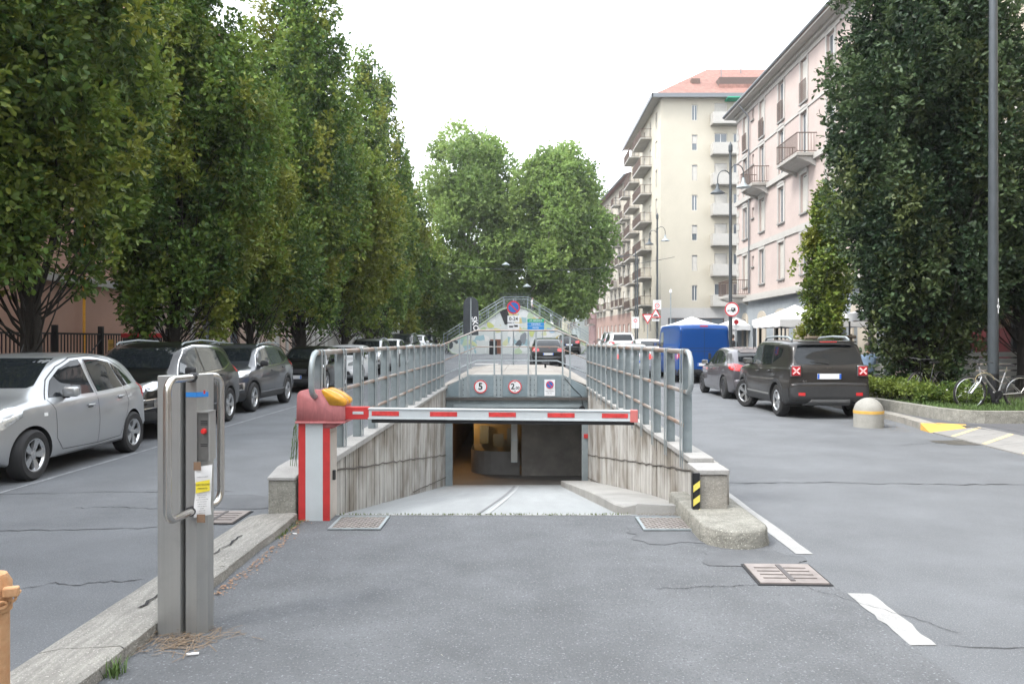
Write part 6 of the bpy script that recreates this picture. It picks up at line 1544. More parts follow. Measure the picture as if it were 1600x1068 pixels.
for x in (-.75,.0,.75): q = MB(); q.tube([(x,0,0),(x*.95,0,1.75)], .045, 8); q.build('stake', mat('timber', (.20,.16,.12), .85, var=.3, scale=9, stretch=(4,4,.5)), so)
q = MB(); q.tube([(-.85,-.06,1.62),(.85,-.06,1.66)], .055, 8); q.build('crossbar', MATS['timber'], so)
# far plane trees beyond the bridge
def plane_tree(label, x, y, H, rx, low, seed, nspray, lean=0, tr=.32, ztr=7):
    rr = random.Random(seed); z0 = gz(y); ob = thing('plane_tree', label, 'tree', (x,y,z0), 0, 'plane trees beyond the footbridge'); b = MB()
    b.tube([(0,0,0),(lean*.3,0,H*.2),(lean*.8,0,H*.42),(lean,0,H*.7)], [tr*1.2,tr,tr*.75,.08], 12); b.build('trunk', M_barkpale, ob, smooth=True)
    lb = MB(); cl = []
    for i in range(95):
        t = rr.random(); z = lerp(low, H, t); e = rx*(math.sin(math.pi*min(.97,max(.07,(t*.86+.10))))**.42); a = rr.uniform(0,6.28); q = e*rr.uniform(.35,.95)**.8
        r_ = rr.uniform(.9,1.7)*(rx/5); cx = lean*.7+q*math.cos(a)
        cl.append((cx,q*math.sin(a),z-r_*.6,r_,r_,r_*rr.uniform(.8,1.2),rr.random(),rr.uniform(0,.35)))
        if i % 3 == 0: limb(lb, (lean*.6,0,H*rr.uniform(.22,.5)), (cx,q*math.sin(a),z-.5), .11, .02, rr)
    lo = lb.build('branches', M_barkpale, ob, smooth=True); lo['kind']='stuff'
    leaves('crown', ob, cl, nspray, 5, .30, L_plane, seed, lobes=False, shell=.7, up=.15)
    return ob
plane_tree('left and taller of the two big round plane trees beyond the bridge', -5.3,76, 20.6,5.5,2.3, 41, 20000)
plane_tree('right big round plane tree with a pale bare trunk beyond the bridge', 3.5,74, 18.6,4.9,4.4, 43, 19000, lean=.0, tr=.34)
plane_tree('smaller plane tree filling the gap behind the two big ones', -.8,90, 17.0,5.0,3.5, 44, 9000)
plane_tree('low bright plane tree under the sky glow left of the bridge', -7.2,98, 8.5,3.2,1.5, 45, 3500)

# ---- planted bed, grass, shrubs
bed = MB(); bed.add([(8.62,14.93,.27),(16,14.90,.27),(16,24,.27),(8.20,24,.27),(8.20,17,.27),(8.34,15.4,.27)], [(0,1,2,3,4,5)]); o = bed.build('flower_bed_soil', M_soil); o['kind'] = 'structure'
rr = random.Random(9); g = MB()
for i in range(15000):
    x = rr.uniform(8.25,13.9); y = 14.95+abs(rr.gauss(0,1.6)); 
    if y > 22 or (x < 8.5 and y < 15.5): continue
    blade(g, (x,y,.27), rr.uniform(.05,.16), .012, rr.uniform(.01,.08), rr.uniform(0,6.28))
o = g.build('grass', M_grass); tag(o, 'short green grass on the raised bed under the bicycle', None, None, 'stuff')
def shrub(label, x, y, w_, h_, m, seed, n, size, yel=.2, flowers=0, z0=.27, name='shrub'):
    rr = random.Random(seed); ob = thing(name, label, 'shrub', (x,y,z0)); cl = []; sb = MB()
    for i in range(16):
        a = rr.uniform(0,6.28); q = w_*.5*rr.random(); z = h_*rr.uniform(.25,.85); cl.append((q*math.cos(a),q*math.sin(a)*.8,z,w_*.17,w_*.17,h_*.22,rr.random(),yel*rr.uniform(.4,1.8))); limb(sb,(q*.2,0,0),(q*math.cos(a),q*math.sin(a)*.8,z),.012,.004,rr,4)
    s_ = sb.build('stems', M_bark, ob); leaves('foliage', ob, cl, n, 5, size, m, seed, lobes=False, shell=.5, up=.5)
    for i in range(flowers):
        a = rr.uniform(0,6.28); q = w_*.55*rr.random()**.5; f = MB(); c0 = Vector((q*math.cos(a), -abs(q*math.sin(a))*.7-.1, h_*rr.uniform(.5,1.0)))
        for t in range(5): u = Vector((math.cos(t*1.257),-.3,math.sin(t*1.257)))*.022; v = Vector((-math.sin(t*1.257),0,math.cos(t*1.257)))*.010; f.add([c0,c0+u*.6+v,c0+u,c0+u*.6-v],[(0,1,2,3)])
        f.build('flower', M_whiteplain, ob)
    return ob
shrub('bright yellow-green bush behind the dome bollard by the dark square SUV', 8.75,18.6,1.4,.48,L_shrub,51,1500,.07,.35)
shrub('bright green bush nearest the rear corner of the dark square SUV', 8.75,17.2,.9,.40,L_shrub,52,900,.065,.30)
shrub('low shrub with small white flowers under the huge dark oak', 9.30,16.6,1.1,.45,L_shrub,53,1000,.06,.12,flowers=16)
shrub('low green shrub with white flowers between the oak and the bicycle', 9.95,17.6,.9,.42,L_shrub,54,800,.06,.05,flowers=14)
tuft('weed', 'small green weed at the foot of the granite bed kerb on the right', (9.9,14.62,.12), 70, .12, .16, M_grass, 5)
shrub('shrubs at the left building behind the green bin', -9.3,24.2,1.6,1.1,L_shrub,56,900,.09,.1,z0=.12)
# ================================================================ FOOTBRIDGE WITH MURAL
def muralmat():
    m = bpy.data.materials.new('mural_paint'); m.use_nodes = True; N = m.node_tree.nodes; L = m.node_tree.links; b = N['Principled BSDF']; b.inputs['Roughness'].default_value = .8
    tc = N.new('ShaderNodeTexCoord'); mp = N.new('ShaderNodeMapping'); mp.inputs['Scale'].default_value = (1,.2,1.1); L.new(tc.outputs['Object'], mp.inputs[0])
    nz = N.new('ShaderNodeTexNoise'); nz.inputs['Scale'].default_value = 1.3; nz.inputs['Detail'].default_value = 3; L.new(mp.outputs[0], nz.inputs['Vector'])
    mx0 = N.new('ShaderNodeMix'); mx0.data_type = 'RGBA'; mx0.inputs[0].default_value = .35; L.new(mp.outputs[0], mx0.inputs[6]); L.new(nz.outputs['Color'], mx0.inputs[7])
    vo = N.new('ShaderNodeTexVoronoi'); vo.inputs['Scale'].default_value = 3.2; L.new(mx0.outputs[2], vo.inputs['Vector'])
    sp_ = N.new('ShaderNodeSeparateColor'); L.new(vo.outputs['Color'], sp_.inputs[0])
    r = N.new('ShaderNodeValToRGB'); r.color_ramp.interpolation = 'CONSTANT'; L.new(sp_.outputs[0], r.inputs[0]); e = r.color_ramp.elements
    e[0].position = 0; e[0].color = (.50,.53,.52,1); e[1].position = .62; e[1].color = (.38,.47,.33,1)
    for p, c in ((.70,(.50,.52,.32)),(.75,(.58,.60,.60)),(.80,(.27,.40,.44)),(.86,(.50,.42,.20)),(.90,(.60,.60,.58)),(.96,(.08,.09,.10))): x = e.new(p); x.color = (*c,1)
    L.new(r.outputs[0], b.inputs['Base Color']); return m
br = thing('footbridge', 'humped footbridge with graffiti mural side and dark railings beyond the street', 'bridge', (-.2,60,.6))
def bx(px): return (px-805)/1244*60
def bz(py): return (532-py)/1244*60+1.65-.6
out_ = [(698,545),(703,551),(715,554.5),(896,554.5),(908,551),(913.5,543),(911,534),(895,526),(862,508),(840,494),(824,484),(812,480),(792,480),(780,484),(742,512),(718,522),(704,530),(698,537)]
m = MB(); m.prism([(bx(x), bz(y)) for x, y in out_], 0, 3.2, 'Y'); m.build('abutment', muralmat(), br)
m = MB(); m.prism([(bx(x), bz(y)) for x, y in [(778,487),(789,482),(797,505),(786,507)]], -.02, -.005, 'Y'); m.build('black_band', M_signblack, br)
def stain(pts, c, nm):
    m = MB(); m.prism([(bx(x), bz(y)) for x, y in pts], -.018, -.004, 'Y'); m.build('painted_shape', mat(nm, c, .8), br)
rr = random.Random(3)
def leafshape(cx, cy, rx, ry, a, c, nm):
    P = []
    for i in range(14): t = 2*math.pi*i/14; r_ = 1+.15*math.sin(3*t+cx); x, y = rx*r_*math.cos(t), ry*r_*math.sin(t); P.append((cx+x*math.cos(a)-y*math.sin(a), cy+x*math.sin(a)+y*math.cos(a)))
    stain(P, c, nm)
for i, (cx,cy,rx,ry,a,c) in enumerate(((763,508,6,4,.5,(.42,.46,.16)),(752,514,5,3,-.4,(.30,.40,.22)),(775,516,7,3,.2,(.50,.50,.22)),(722,527,8,2.6,-.3,(.30,.46,.36)),(735,536,9,3,.4,(.48,.52,.30)),(770,540,8,3,-.2,(.55,.56,.50)),(815,528,5,9,.1,(.20,.22,.24)),(797,531,3,9,.3,(.60,.62,.62)),(843,500,6,3,.5,(.50,.20,.10)),(873,528,7,5,.2,(.50,.38,.12)),(888,536,8,4,.5,(.42,.46,.14)),(902,541,5,5,.2,(.60,.60,.56)),(858,516,7,3,.4,(.25,.38,.50)),(828,520,4,6,.3,(.45,.50,.20)),(712,541,7,4,.1,(.52,.55,.50)),(845,537,5,6,.1,(.22,.34,.34)))):
    leafshape(cx,cy,rx,ry,a,c,'mural_%s'%('abcdefghijklmnop'[i]))
m = MB(); m.prism([(bx(x), bz(y)) for x, y in [(763,530),(780,530),(780,553),(763,553)]], -.05, .02, 'Y'); m.build('door', mat('rust_door', (.16,.065,.04), .7, var=.2, scale=8), br)
m = MB(); m.tube([(bx(x),-.02,bz(y)) for x, y in out_+out_[:1]], .06, 6); m.build('edge_band', mat('edge_band_green', (.30,.36,.26), .7), br)
# railings: five rails and posts on each side, over the hump
def hump(px):
    return min(480, 480) if False else None
rp = [(690,540),(715,524),(745,505),(784,481),(822,481),(860,504),(918,538)]
for yy in (.0, 3.15):
    for k in range(4):
        m = MB(); m.tube([(bx(x), yy, bz(y)+.05+k*.26) for x, y in rp], .012 if k < 3 else .026, 5); m.build('rail', M_galv, br)
    for (x0,y0),(x1,y1) in zip(rp, rp[1:]):
        n = max(1, int(abs(x1-x0)/13))
        for i in range(n): t = i/n; x, y = lerp(x0,x1,t), lerp(y0,y1,t); m = MB(); m.bb(bx(x)-.02,bx(x)+.02,yy-.02,yy+.02,bz(y)-.3,bz(y)+.85); m.build('post', M_galv, br)
m = MB(); 
for i in range(38): 
    x = lerp(778,826,i/37); m.bb(bx(x)-.008,bx(x)+.008,-.01,.01,bz(476)-.05,bz(474)+.8)
m.build('mesh_panel', M_lampgrey, br)
o = thing('green_bin', 'dark grey litter bin in front of the mural bridge', 'bin', (-1.95,58.5,gz(58.5)))
m = MB(); m.bb(-.28,.28,-.25,.25,0,1.0,.03); m.build('bin_body', M_black, o)
# ================================================================ PEOPLE
def person(label, loc, rz, pose='stand', shirt=None, trousers=None, skin=(.36,.22,.155), hair=(.03,.02,.015), parent=None, s=1.0):
    J = {}
    if pose == 'sit':
        hp = .48
        J = {'pelvis':(0,0,hp),'waist':(0,.03,hp+.18),'chest':(0,.02,hp+.38),'neck':(0,0,hp+.54),'head0':(0,-.02,hp+.62),
             'kl':(.11,-.42,hp+.02),'kr':(-.11,-.42,hp+.02),'al':(.12,-.40,.08),'ar':(-.12,-.38,.08),'tl':(.12,-.54,.04),'tr':(-.12,-.52,.04),
             'sl':(.19,0,hp+.48),'sr':(-.19,0,hp+.48),'el':(.24,-.14,hp+.25),'er':(-.24,-.14,hp+.25),'wl':(.18,-.36,hp+.26),'wr':(-.18,-.36,hp+.26),'hl':(.10,0,hp-.01),'hr':(-.10,0,hp-.01)}
    else:
        J = {'pelvis':(0,0,.95),'waist':(0,0,1.10),'chest':(0,0,1.30),'neck':(0,0,1.47),'head0':(0,-.01,1.55),'kl':(.10,-.02,.50),'kr':(-.11,.05,.50),'al':(.11,.0,.09),'ar':(-.12,.15,.10),'tl':(.12,-.14,.04),'tr':(-.13,.02,.04),
             'sl':(.19,0,1.41),'sr':(-.19,0,1.41),'el':(.25,.02,1.13),'er':(-.25,.04,1.13),'wl':(.24,-.12,.90),'wr':(-.25,-.06,.89),'hl':(.09,0,.90),'hr':(-.09,0,.90)}
    rad = {'pelvis':.145,'waist':.125,'chest':.15,'neck':.058,'head0':.06,'kl':.062,'kr':.062,'al':.045,'ar':.045,'tl':.036,'tr':.036,'sl':.062,'sr':.062,'el':.044,'er':.044,'wl':.03,'wr':.03,'hl':.09,'hr':.09}
    E = [('pelvis','waist'),('waist','chest'),('chest','neck'),('neck','head0'),('pelvis','hl'),('pelvis','hr'),('hl','kl'),('hr','kr'),('kl','al'),('kr','ar'),('al','tl'),('ar','tr'),('chest','sl'),('chest','sr'),('sl','el'),('sr','er'),('el','wl'),('er','wr')]
    names = list(J); vs = [Vector(J[n]) for n in names]; rd = [rad[n] for n in names]; ed = [(names.index(a),names.index(b)) for a,b in E]
    for w_, e_ in (('wl','el'),('wr','er')):           # hands: five short fingers each
        wi = names.index(w_); d = (Vector(J[w_])-Vector(J[e_])).normalized(); pi_ = len(vs); vs.append(Vector(J[w_])+d*.06); rd.append(.032); ed.append((wi,pi_)); sd_ = d.cross(Vector((0,0,1))).normalized() if abs(d.z) < .95 else Vector((1,0,0))
        for k in range(5):
            o_ = sd_*(-.03+.015*k); L2 = (.045,.07,.078,.072,.055)[k]; vs.append(Vector(J[w_])+d*(.10 if k else .05)+o_*1.3); rd.append(.009); ed.append((pi_,len(vs)-1)); vs.append(vs[-1]+d*L2*.7+Vector((0,0,-.012))); rd.append(.007); ed.append((len(vs)-2,len(vs)-1))
    me = bpy.data.meshes.new('tmp'); me.from_pydata([tuple(v) for v in vs], ed, []); ob = bpy.data.objects.new('tmp', me); COL.objects.link(ob)
    md = ob.modifiers.new('s','SKIN'); sv = me.skin_vertices[0].data
    for i, r_ in enumerate(rd): sv[i].radius = (r_*(1.25 if names[i] in ('chest','waist','pelvis') else 1) if i < len(names) else r_, r_*(.85 if i < len(names) and names[i] in ('chest','waist') else 1))
    sv[0].use_root = True
    sb = ob.modifiers.new('u','SUBSURF'); sb.levels = 1
    dg = bpy.context.evaluated_depsgraph_get(); bmesh_ = bpy.data.meshes.new_from_object(ob.evaluated_get(dg)); bpy.data.objects.remove(ob)
    root = thing('person', label, 'person', loc, rz); root.scale = (s,s,s)
    ms = [mat('skin_%.2f'%skin[0], skin, .6), mat('shirt_%.2f_%.2f'%(shirt[0],shirt[2]), shirt, .9, var=.15, scale=9), mat('trousers_%.2f'%trousers[0], trousers, .9), mat('shoe_dark', (.03,.03,.03), .6)]
    bmesh_.materials.clear(); [bmesh_.materials.append(x) for x in ms]
    hipz = J['pelvis'][2]
    for p in bmesh_.polygons:
        c = p.center; k = 0
        arm = abs(c.x) > .20 if pose != 'sit' else (abs(c.x) > .13 and c.z > hipz+.10)
        if c.z < .12: k = 3
        elif (pose == 'sit' and c.z < hipz+.08) or (pose != 'sit' and c.z < hipz+.02 and abs(c.x) < .19): k = 2
        elif c.z > J['neck'][2]-.0: k = 0
        elif (pose != 'sit' and arm and c.z < J['el'][2]-.02) or (pose == 'sit' and c.y < -.18 and c.z > hipz+.12): k = 0
        else: k = 1
        p.material_index = k; p.use_smooth = True
    bmesh_.name = 'body'; link('body', bmesh_, root)
    # head with face and hair
    bm = bmesh.new(); bmesh.ops.create_uvsphere(bm, u_segments=20, v_segments=14, radius=1); hz = J['head0'][2]+.09; hy = J['head0'][1]-.01
    for v in bm.verts:
        x,y,z = v.co; w_ = .078*(1-.22*max(0,-z)); 
        v.co = Vector((x*w_, y*.096-(.012 if z < -.3 and y < 0 else 0), z*.118))
        if abs(x) < .22 and y < -.8 and -.35 < z < .1: v.co.y -= .020
    hm = bpy.data.meshes.new('head'); bm.to_mesh(hm); bm.free(); hm.materials.append(ms[0])
    for p in hm.polygons: p.use_smooth = True
    h = link('head', hm, root, (0,hy,hz))
    b = MB()
    for sx in (-1,1): b.lathe([(.001,-.004),(.010,0),(.001,.004)], (sx*.030,-.088,.012), 8, 'Y')
    b.box((0,-.098,-.052),(.045,.008,.008)); b.build('features', mat('feature_dark', (.10,.04,.035), .6), h)
    b = MB()
    for sx in (-1,1): b.box((sx*.080,.0,-.005),(.016,.03,.055),None,.006)
    b.build('ears', ms[0], h)
    bm = bmesh.new(); bmesh.ops.create_uvsphere(bm, u_segments=18, v_segments=12, radius=1)
    bmesh.ops.delete(bm, geom=[v for v in bm.verts if v.co.z < (.25 if v.co.y < -.25 else -.45)], context='VERTS')
    for v in bm.verts: v.co = Vector((v.co.x*.086, v.co.y*.104+.006, v.co.z*.128+.004))
    hm = bpy.data.meshes.new('hair'); bm.to_mesh(hm); bm.free(); hm.materials.append(mat('hair_%.2f'%hair[0], hair, .7))
    for p in hm.polygons: p.use_smooth = True
    link('hair', hm, h); return root
blue_s = (.20,.29,.42)
person('seated person in light blue shirt, back turned, on the white chair by the dark oak', (9.62,22.0,.27), R(180), 'sit', blue_s, (.05,.06,.09))
person('seated person in dark top facing the one on the white chair', (9.1,23.1,.27), R(25), 'sit', (.05,.05,.055), (.04,.04,.05))
person('seated person in blue shirt in profile under the nearer white canopy', (9.85,32.6,.15), R(-75), 'sit', (.22,.30,.46), (.05,.05,.06))
person('standing person in black top near the lamp post with the trailer sign', (10.6,39.6,.2), R(150), 'stand', (.02,.02,.022), (.04,.04,.05))
person('person in pale top crossing the hump of the footbridge', (.95,61.6,3.6), R(90), 'stand', (.5,.5,.5), (.1,.1,.1), s=.8)
def cafe_chair(label, loc, rz, m):
    o = thing('chair', label, 'chair', loc, rz, 'chairs of the café terrace')
    b = MB(); b.bb(-.21,.21,-.21,.21,.43,.46,.01); b.build('seat', m, o)
    b = MB(); b.prism([(-.21,.60),(.21,.60),(.20,.86),(.12,.89),(-.12,.89),(-.20,.86)], .20, .225, 'Y'); b.build('backrest', m, o)
    for x in (-.19,.19):
        b = MB(); b.tube([(x,-.19,0),(x,-.18,.43)], .014, 6); b.build('leg', m, o); b = MB(); b.tube([(x,.23,0),(x,.19,.43),(x,.21,.86)], .014, 6); b.build('leg', m, o)
    return o
cafe_chair('white chair carrying the person in light blue shirt by the dark oak', (9.95,22.0,.12), R(180)+math.pi, M_whiteplain)
cafe_chair('white chair of the person in dark top by the dark oak', (9.1,23.1,.27), R(25), M_whiteplain)
cafe_chair('grey chair of the person in blue shirt under the nearer white canopy', (9.85,32.6,.12), R(-75), M_greyplastic)
def table(label, loc):
    o = thing('table', label, 'table', loc, 0, 'café tables'); b = MB(); b.lathe([(.38,.72),(.38,.75),(.001,.75)], n=24); b.build('tabletop', M_whiteplain, o); b = MB(); b.tube([(0,0,0),(0,0,.72)], .03, 8); b.build('leg', M_black, o); b = MB(); b.lathe([(.24,0),(.22,.03),(.001,.04)], n=20); b.build('base', M_black, o)
table('round white café table between the two seated people by the dark oak', (9.30,22.55,.27)); table('round white café table under the nearer canopy', (10.6,32.5,.12)); table('round white café table under the canopy nearest the arcade', (11.8,34.8,.12))
# ================================================================ CANOPIES
M_canvas = mat('white_canvas', (.58,.58,.58), .8, var=.05, scale=2)
def gazebo(label, cx, cy, wx_, wy_, ze, zp):
    o = thing('canopy', label, 'canopy', (cx,cy,.12+gz(cy)), 0, 'white café canopies'); b = MB(); hx, hy = wx_/2, wy_/2; n = 8; vs = []
    ring = [(-hx+2*hx*i/n,-hy) for i in range(n)]+[(hx,-hy+2*hy*i/n) for i in range(n)]+[(hx-2*hx*i/n,hy) for i in range(n)]+[(-hx,hy-2*hy*i/n) for i in range(n)]
    K = 6
    for k in range(K):
        t = k/K; 
        for x, y in ring: c = max(abs(x)/hx,abs(y)/hy); mid = 1-abs(abs(x)/hx-abs(y)/hy); vs.append((x*(1-t),y*(1-t),ze+(zp-ze)*(t**1.12)-.03*math.sin(t*math.pi)))
    vs.append((0,0,zp)); N_ = len(ring)
    b.add(vs, [(k*N_+i,k*N_+(i+1)%N_,(k+1)*N_+(i+1)%N_,(k+1)*N_+i) for k in range(K-1) for i in range(N_)]+[((K-1)*N_+i,(K-1)*N_+(i+1)%N_,K*N_) for i in range(N_)])
    b.build('roof_fabric', M_canvas, o); b = MB(); v2 = [(x*1.005,y*1.005,ze) for x,y in ring]+[(x*1.005,y*1.005,ze-.26-.03*(i%2)) for i,(x,y) in enumerate(ring)]; b.add(v2, [(i,(i+1)%N_,N_+(i+1)%N_,N_+i) for i in range(N_)]); b.build('valance', M_canvas, o)
    for sx in (-1,1):
        for sy in (-1,1): b = MB(); b.bb(sx*(hx-.06)-.025,sx*(hx-.06)+.025,sy*(hy-.06)-.025,sy*(hy-.06)+.025,0,ze); b.build('leg', M_lampgrey, o)
gazebo('nearest white café canopy before the blue-grey arcade', 11.4,31.2,3.5,3.4,2.30,2.95)
gazebo('white café canopy just behind the nearest one', 12.3,35.6,2.9,3.2,2.4,3.05)
gazebo('white café canopy rising above the blue van roof', 10.9,50.5,3.3,3.4,1.95,2.55)
gazebo('white café canopy between the blue van and the lamp post', 13.6,50.0,2.4,3.4,1.95,2.5)
gazebo('white café canopy seen between the young oak and the huge oak', 13.0,27.2,2.4,3.0,2.5,3.2)
# bar front with warm bulbs at the right edge
o = thing('bar_kiosk', 'dim bar front with red panels and warm bulbs at the right edge', 'kiosk', (14.45,25.3,.12))
b = MB(); b.bb(-.1,.05,-2.6,3.2,0,.9); b.build('counter', mat('counter_pale', (.30,.26,.22), .8, var=.1, scale=3), o)
for y in (-2.4,-1.2,.1,1.4,2.9): b = MB(); b.bb(-.30,-.16,y-.05,y+.05,0,2.6); b.build('pillar', M_black, o)
for i, y in enumerate((-1.8,-.5,.75,2.1)): b = MB(); b.bb(-.14,-.11,y-.42,y+.42,1.0,1.9); b.build('red_panel', mat('bar_red', (.085,.010,.012), .6, var=.4, scale=6), o)
b = MB(); b.bb(-.5,.1,-2.7,3.3,2.62,2.8); b.build('fascia', mat('bar_fascia', (.08,.05,.04), .7), o)
for i in range(9):
    b = MB(); b.lathe([(.001,-.05),(.04,-.02),(.045,.02),(.001,.06)], (-.36,-2.2+.6*i,2.48+.04*(i%3)), 10); b.build('bulb', mat('warm_bulb', (.9,.7,.4), .4, emit=(1,.62,.25), estr=6), o, smooth=True)
o = thing('terrace_fence', 'low pale slatted terrace fence behind the bicycle', 'fence', (12.0,21.2,.12))
for i in range(7): b = MB(); b.bb(-1.35,1.55,-.02,.02,.08+.17*i,.21+.17*i); b.build('slat', mat('pale_slat', (.40,.42,.41), .8, var=.1, scale=6), o)
for x in (-1.3,.1,1.5): b = MB(); b.bb(x-.04,x+.04,.021,.08,0,1.3); b.build('post', M_lampgrey, o)



# ================================================================ BICYCLE
def bicycle(label, loc, rz, lean=0., m=None, group=None, kind='bicycle'):
    o = thing('bicycle', label, 'bicycle', loc, rz, group); o.rotation_euler = (R(lean),0,rz)
    m = m or mat('bike_silver', (.50,.51,.52), .3, .7); r = .33
    def wheel(x):
        b = MB(); b.tube([(x+r*math.cos(2*math.pi*i/32),0,r+r*math.sin(2*math.pi*i/32)) for i in range(33)], .020, 8, cap=False); w_ = b.build('wheel', M_tyre, o, smooth=True)
        b = MB(); b.tube([(x+(r-.03)*math.cos(2*math.pi*i/32),0,r+(r-.03)*math.sin(2*math.pi*i/32)) for i in range(33)], .012, 6, cap=False); b.build('rim', M_rim, w_, smooth=True)
        b = MB()
        for i in range(20): a = 2*math.pi*i/20; b.tube([(x,.02*(-1)**i,r),(x+(r-.03)*math.cos(a),0,r+(r-.03)*math.sin(a))], .0013, 3, cap=False)
        b.tube([(x,-.05,r),(x,.05,r)], .018, 8); b.build('spokes', M_rim, w_)
    wheel(-.53); wheel(.53)
    b = MB(); hb = (-.34,0,.80); bb_ = (.06,0,.29); st_ = (.20,0,.74)
    b.tube([(-.355,0,.86),(-.31,0,.66)], .019, 8); b.tube([(-.33,0,.76),bb_], .018, 8); b.tube([(-.345,0,.80),(.135,0,.53)], .014, 8); b.tube([bb_,st_], .016, 8)
    for s_ in (-1,1): b.tube([bb_,(.53,s_*.05,.33)], .009, 6); b.tube([(.18,0,.66),(.53,s_*.05,.33)], .008, 6)
    b.build('frame', m, o, smooth=True)
    b = MB()
    for s_ in (-1,1): b.tube([(-.315,s_*.03,.66),(-.36,s_*.045,.56),(-.47,s_*.05,.42),(-.53,s_*.05,.33)], [.013,.013,.011,.008], 6)
    b.build('fork', m, o, smooth=True)
    b = MB(); b.tube([(-.345,0,.84),(-.37,0,.95),(-.37,-.06,.97),(-.34,-.25,.98),(-.27,-.29,.97)], .011, 6); b.tube([(-.37,0,.95),(-.37,.06,.97),(-.34,.25,.98),(-.27,.29,.97)], .011, 6); b.build('handlebar', M_blackplastic, o, smooth=True)
    b = MB(); b.tube([st_,(.225,0,.86)], .012, 6); b.build('seat_post', M_chrome, o)
    b = MB(); b.prism([(.08,-.02),(.16,-.04),(.30,-.08),(.36,-.07),(.37,0),(.36,.07),(.30,.08),(.16,.04),(.08,.02)], .865, .905, 'Z'); b.build('saddle', M_rubber, o, smooth=True)
    b = MB(); b.lathe([(.085,-.035),(.09,-.033),(.09,-.028),(.085,-.026)], (.06,0,.29), 20, 'Y'); b.tube([(.06,-.06,.29),(-.02,-.065,.15)], .009, 6); b.tube([(.06,.06,.29),(.14,.065,.43)], .009, 6); b.box((-.02,-.10,.15),(.09,.07,.02)); b.box((.14,.10,.43),(.09,.07,.02)); b.tube([(.06,-.03,.375),(.53,-.03,.37)], .004, 4); b.tube([(.06,-.03,.205),(.53,-.03,.29)], .004, 4); b.build('crankset', M_black, o)
    return o
bk = bicycle('silver mixte bicycle leaning against the tall lamp post on the grass', (9.58,16.08,.27), R(4), 4)
m = MB(); m.tube([(-.25+.2*math.cos(a),-.03,.60+.14*math.sin(a)) for a in [i*.5 for i in range(10)]], .005, 5); m.build('cable_lock', M_paleyellow, bk)

o2 = bicycle('dark bicycle standing behind the silver one by the flower bed', (9.3,18.2,.27), R(35), 3, P_black)
for i, (x, y, a) in enumerate(((-5.2,61,20),(-4.6,62.5,75),(5.9,62,110),(6.7,60.8,60),(-5.9,63.5,100),(7.6,63,30))):
    copy_thing(o2 if i%2 else bk, (x,y,.65), R(a), ['bicycle parked left of the bridge foot, nearest the road','bicycle parked left of the bridge foot, facing away','bicycle parked just right of the bridge foot','bicycle parked by the right lane near the bridge','bicycle farthest left in the cluster by the bridge','bicycle farthest right in the cluster by the bridge'][i], 'bicycles parked by the bridge')
# ================================================================ LAMP POSTS, SIGNS
o = thing('lamp_post', 'tall plain dark grey lamp post numbered 161 at the right edge', 'lamp post', (9.78,16.45,.25))
m = MB(); m.tube([(0,0,-.1),(0,0,3),(0,0,11)], [.105,.098,.07], 20); m.build('pole', M_lampgrey, o, smooth=True)
m = MB(); m.tube([(0,0,-.05),(0,0,.72)], [.112,.108], 20); m.build('base_sleeve', M_black, o, smooth=True)
for i, ch in enumerate('161'): text_mesh('numeral', ch, .13, o, (.045,-.101,2.22-.11*i), m=M_signwhite, bold=.002)
m = MB(); m.tube([(0,0,10.9),(-.5,0,11.3),(-1.6,0,11.5)], [.05,.04,.035], 8); m.box((-1.9,0,11.5),(.8,.28,.12),None,.04); m.build('lamp_head', M_lampgrey, o)
def twin_lamp(label, x, y, h, arm=.55):
    o = thing('street_lamp', label, 'street lamp', (x,y,gz(y)), 0, 'old-style street lamps on the right'); b = MB(); b.tube([(0,0,0),(0,0,1.0),(0,0,h)], [.10,.085,.055], 12); b.lathe([(.12,0),(.12,.5),(.09,.55),(.09,.6)], n=16); b.build('pole', M_lampgrey, o, smooth=True)
    b = MB(); b.lathe([(.06,h),(.09,h+.08),(.09,h+.3),(.02,h+.45),(.001,h+.5)], n=12); b.build('finial', M_lampgrey, o)
    for s_, z in ((-1,h-1.6),(1,h-1.35)):
        b = MB(); b.tube([(0,0,z+.2)]+[(s_*(arm/2-arm/2*math.cos(R(a))),0,z+.5+.35*math.sin(R(a))) for a in range(0,181,20)]+[(s_*arm,0,z+.25)], .022, 6); am_ = b.build('lamp_arm', M_lampgrey, o, smooth=True)
        b = MB(); b.lathe([(.001,z+.30),(.06,z+.28),(.08,z+.10),(.12,z+.02),(.30,z-.10),(.31,z-.13),(.10,z-.12),(.001,z-.12)], (s_*arm,0,0), 18); b.build('lamp_shade', M_lampgrey if s_ < 0 else M_galv_light, am_, smooth=True)
    return o
tl1 = twin_lamp('tall old-style twin lamp with the trailer sign by the blue van', 9.0,34.0,9.6)
twin_lamp('old-style twin lamp before the cream tower block', 9.5,55.0,9.4); 
o = thing('street_lamp', 'slim farther street lamp with single arm near the balcony block', 'street lamp', (9.6,65,.65)); b = MB(); b.tube([(0,0,0),(0,0,7.9)], [.08,.05], 8); b.build('pole', M_lampgrey, o); b = MB(); b.tube([(0,0,7.8),(-.5,0,8.0),(-1.3,0,7.9)], .03, 6); b.box((-1.4,0,7.86),(.5,.2,.1)); b.build('lamp_arm', M_lampgrey, o)
o = thing('street_lamp', 'thin low pole with a small globe before the cream tower block', 'street lamp', (11.0,58,.7)); b = MB(); b.tube([(0,0,0),(0,0,4.4)], .04, 8); b.build('pole', M_galv_light, o); b = MB(); b.lathe([(.001,4.4),(.10,4.45),(.10,4.6),(.001,4.7)], n=12); b.build('globe', M_whiteplain, o)
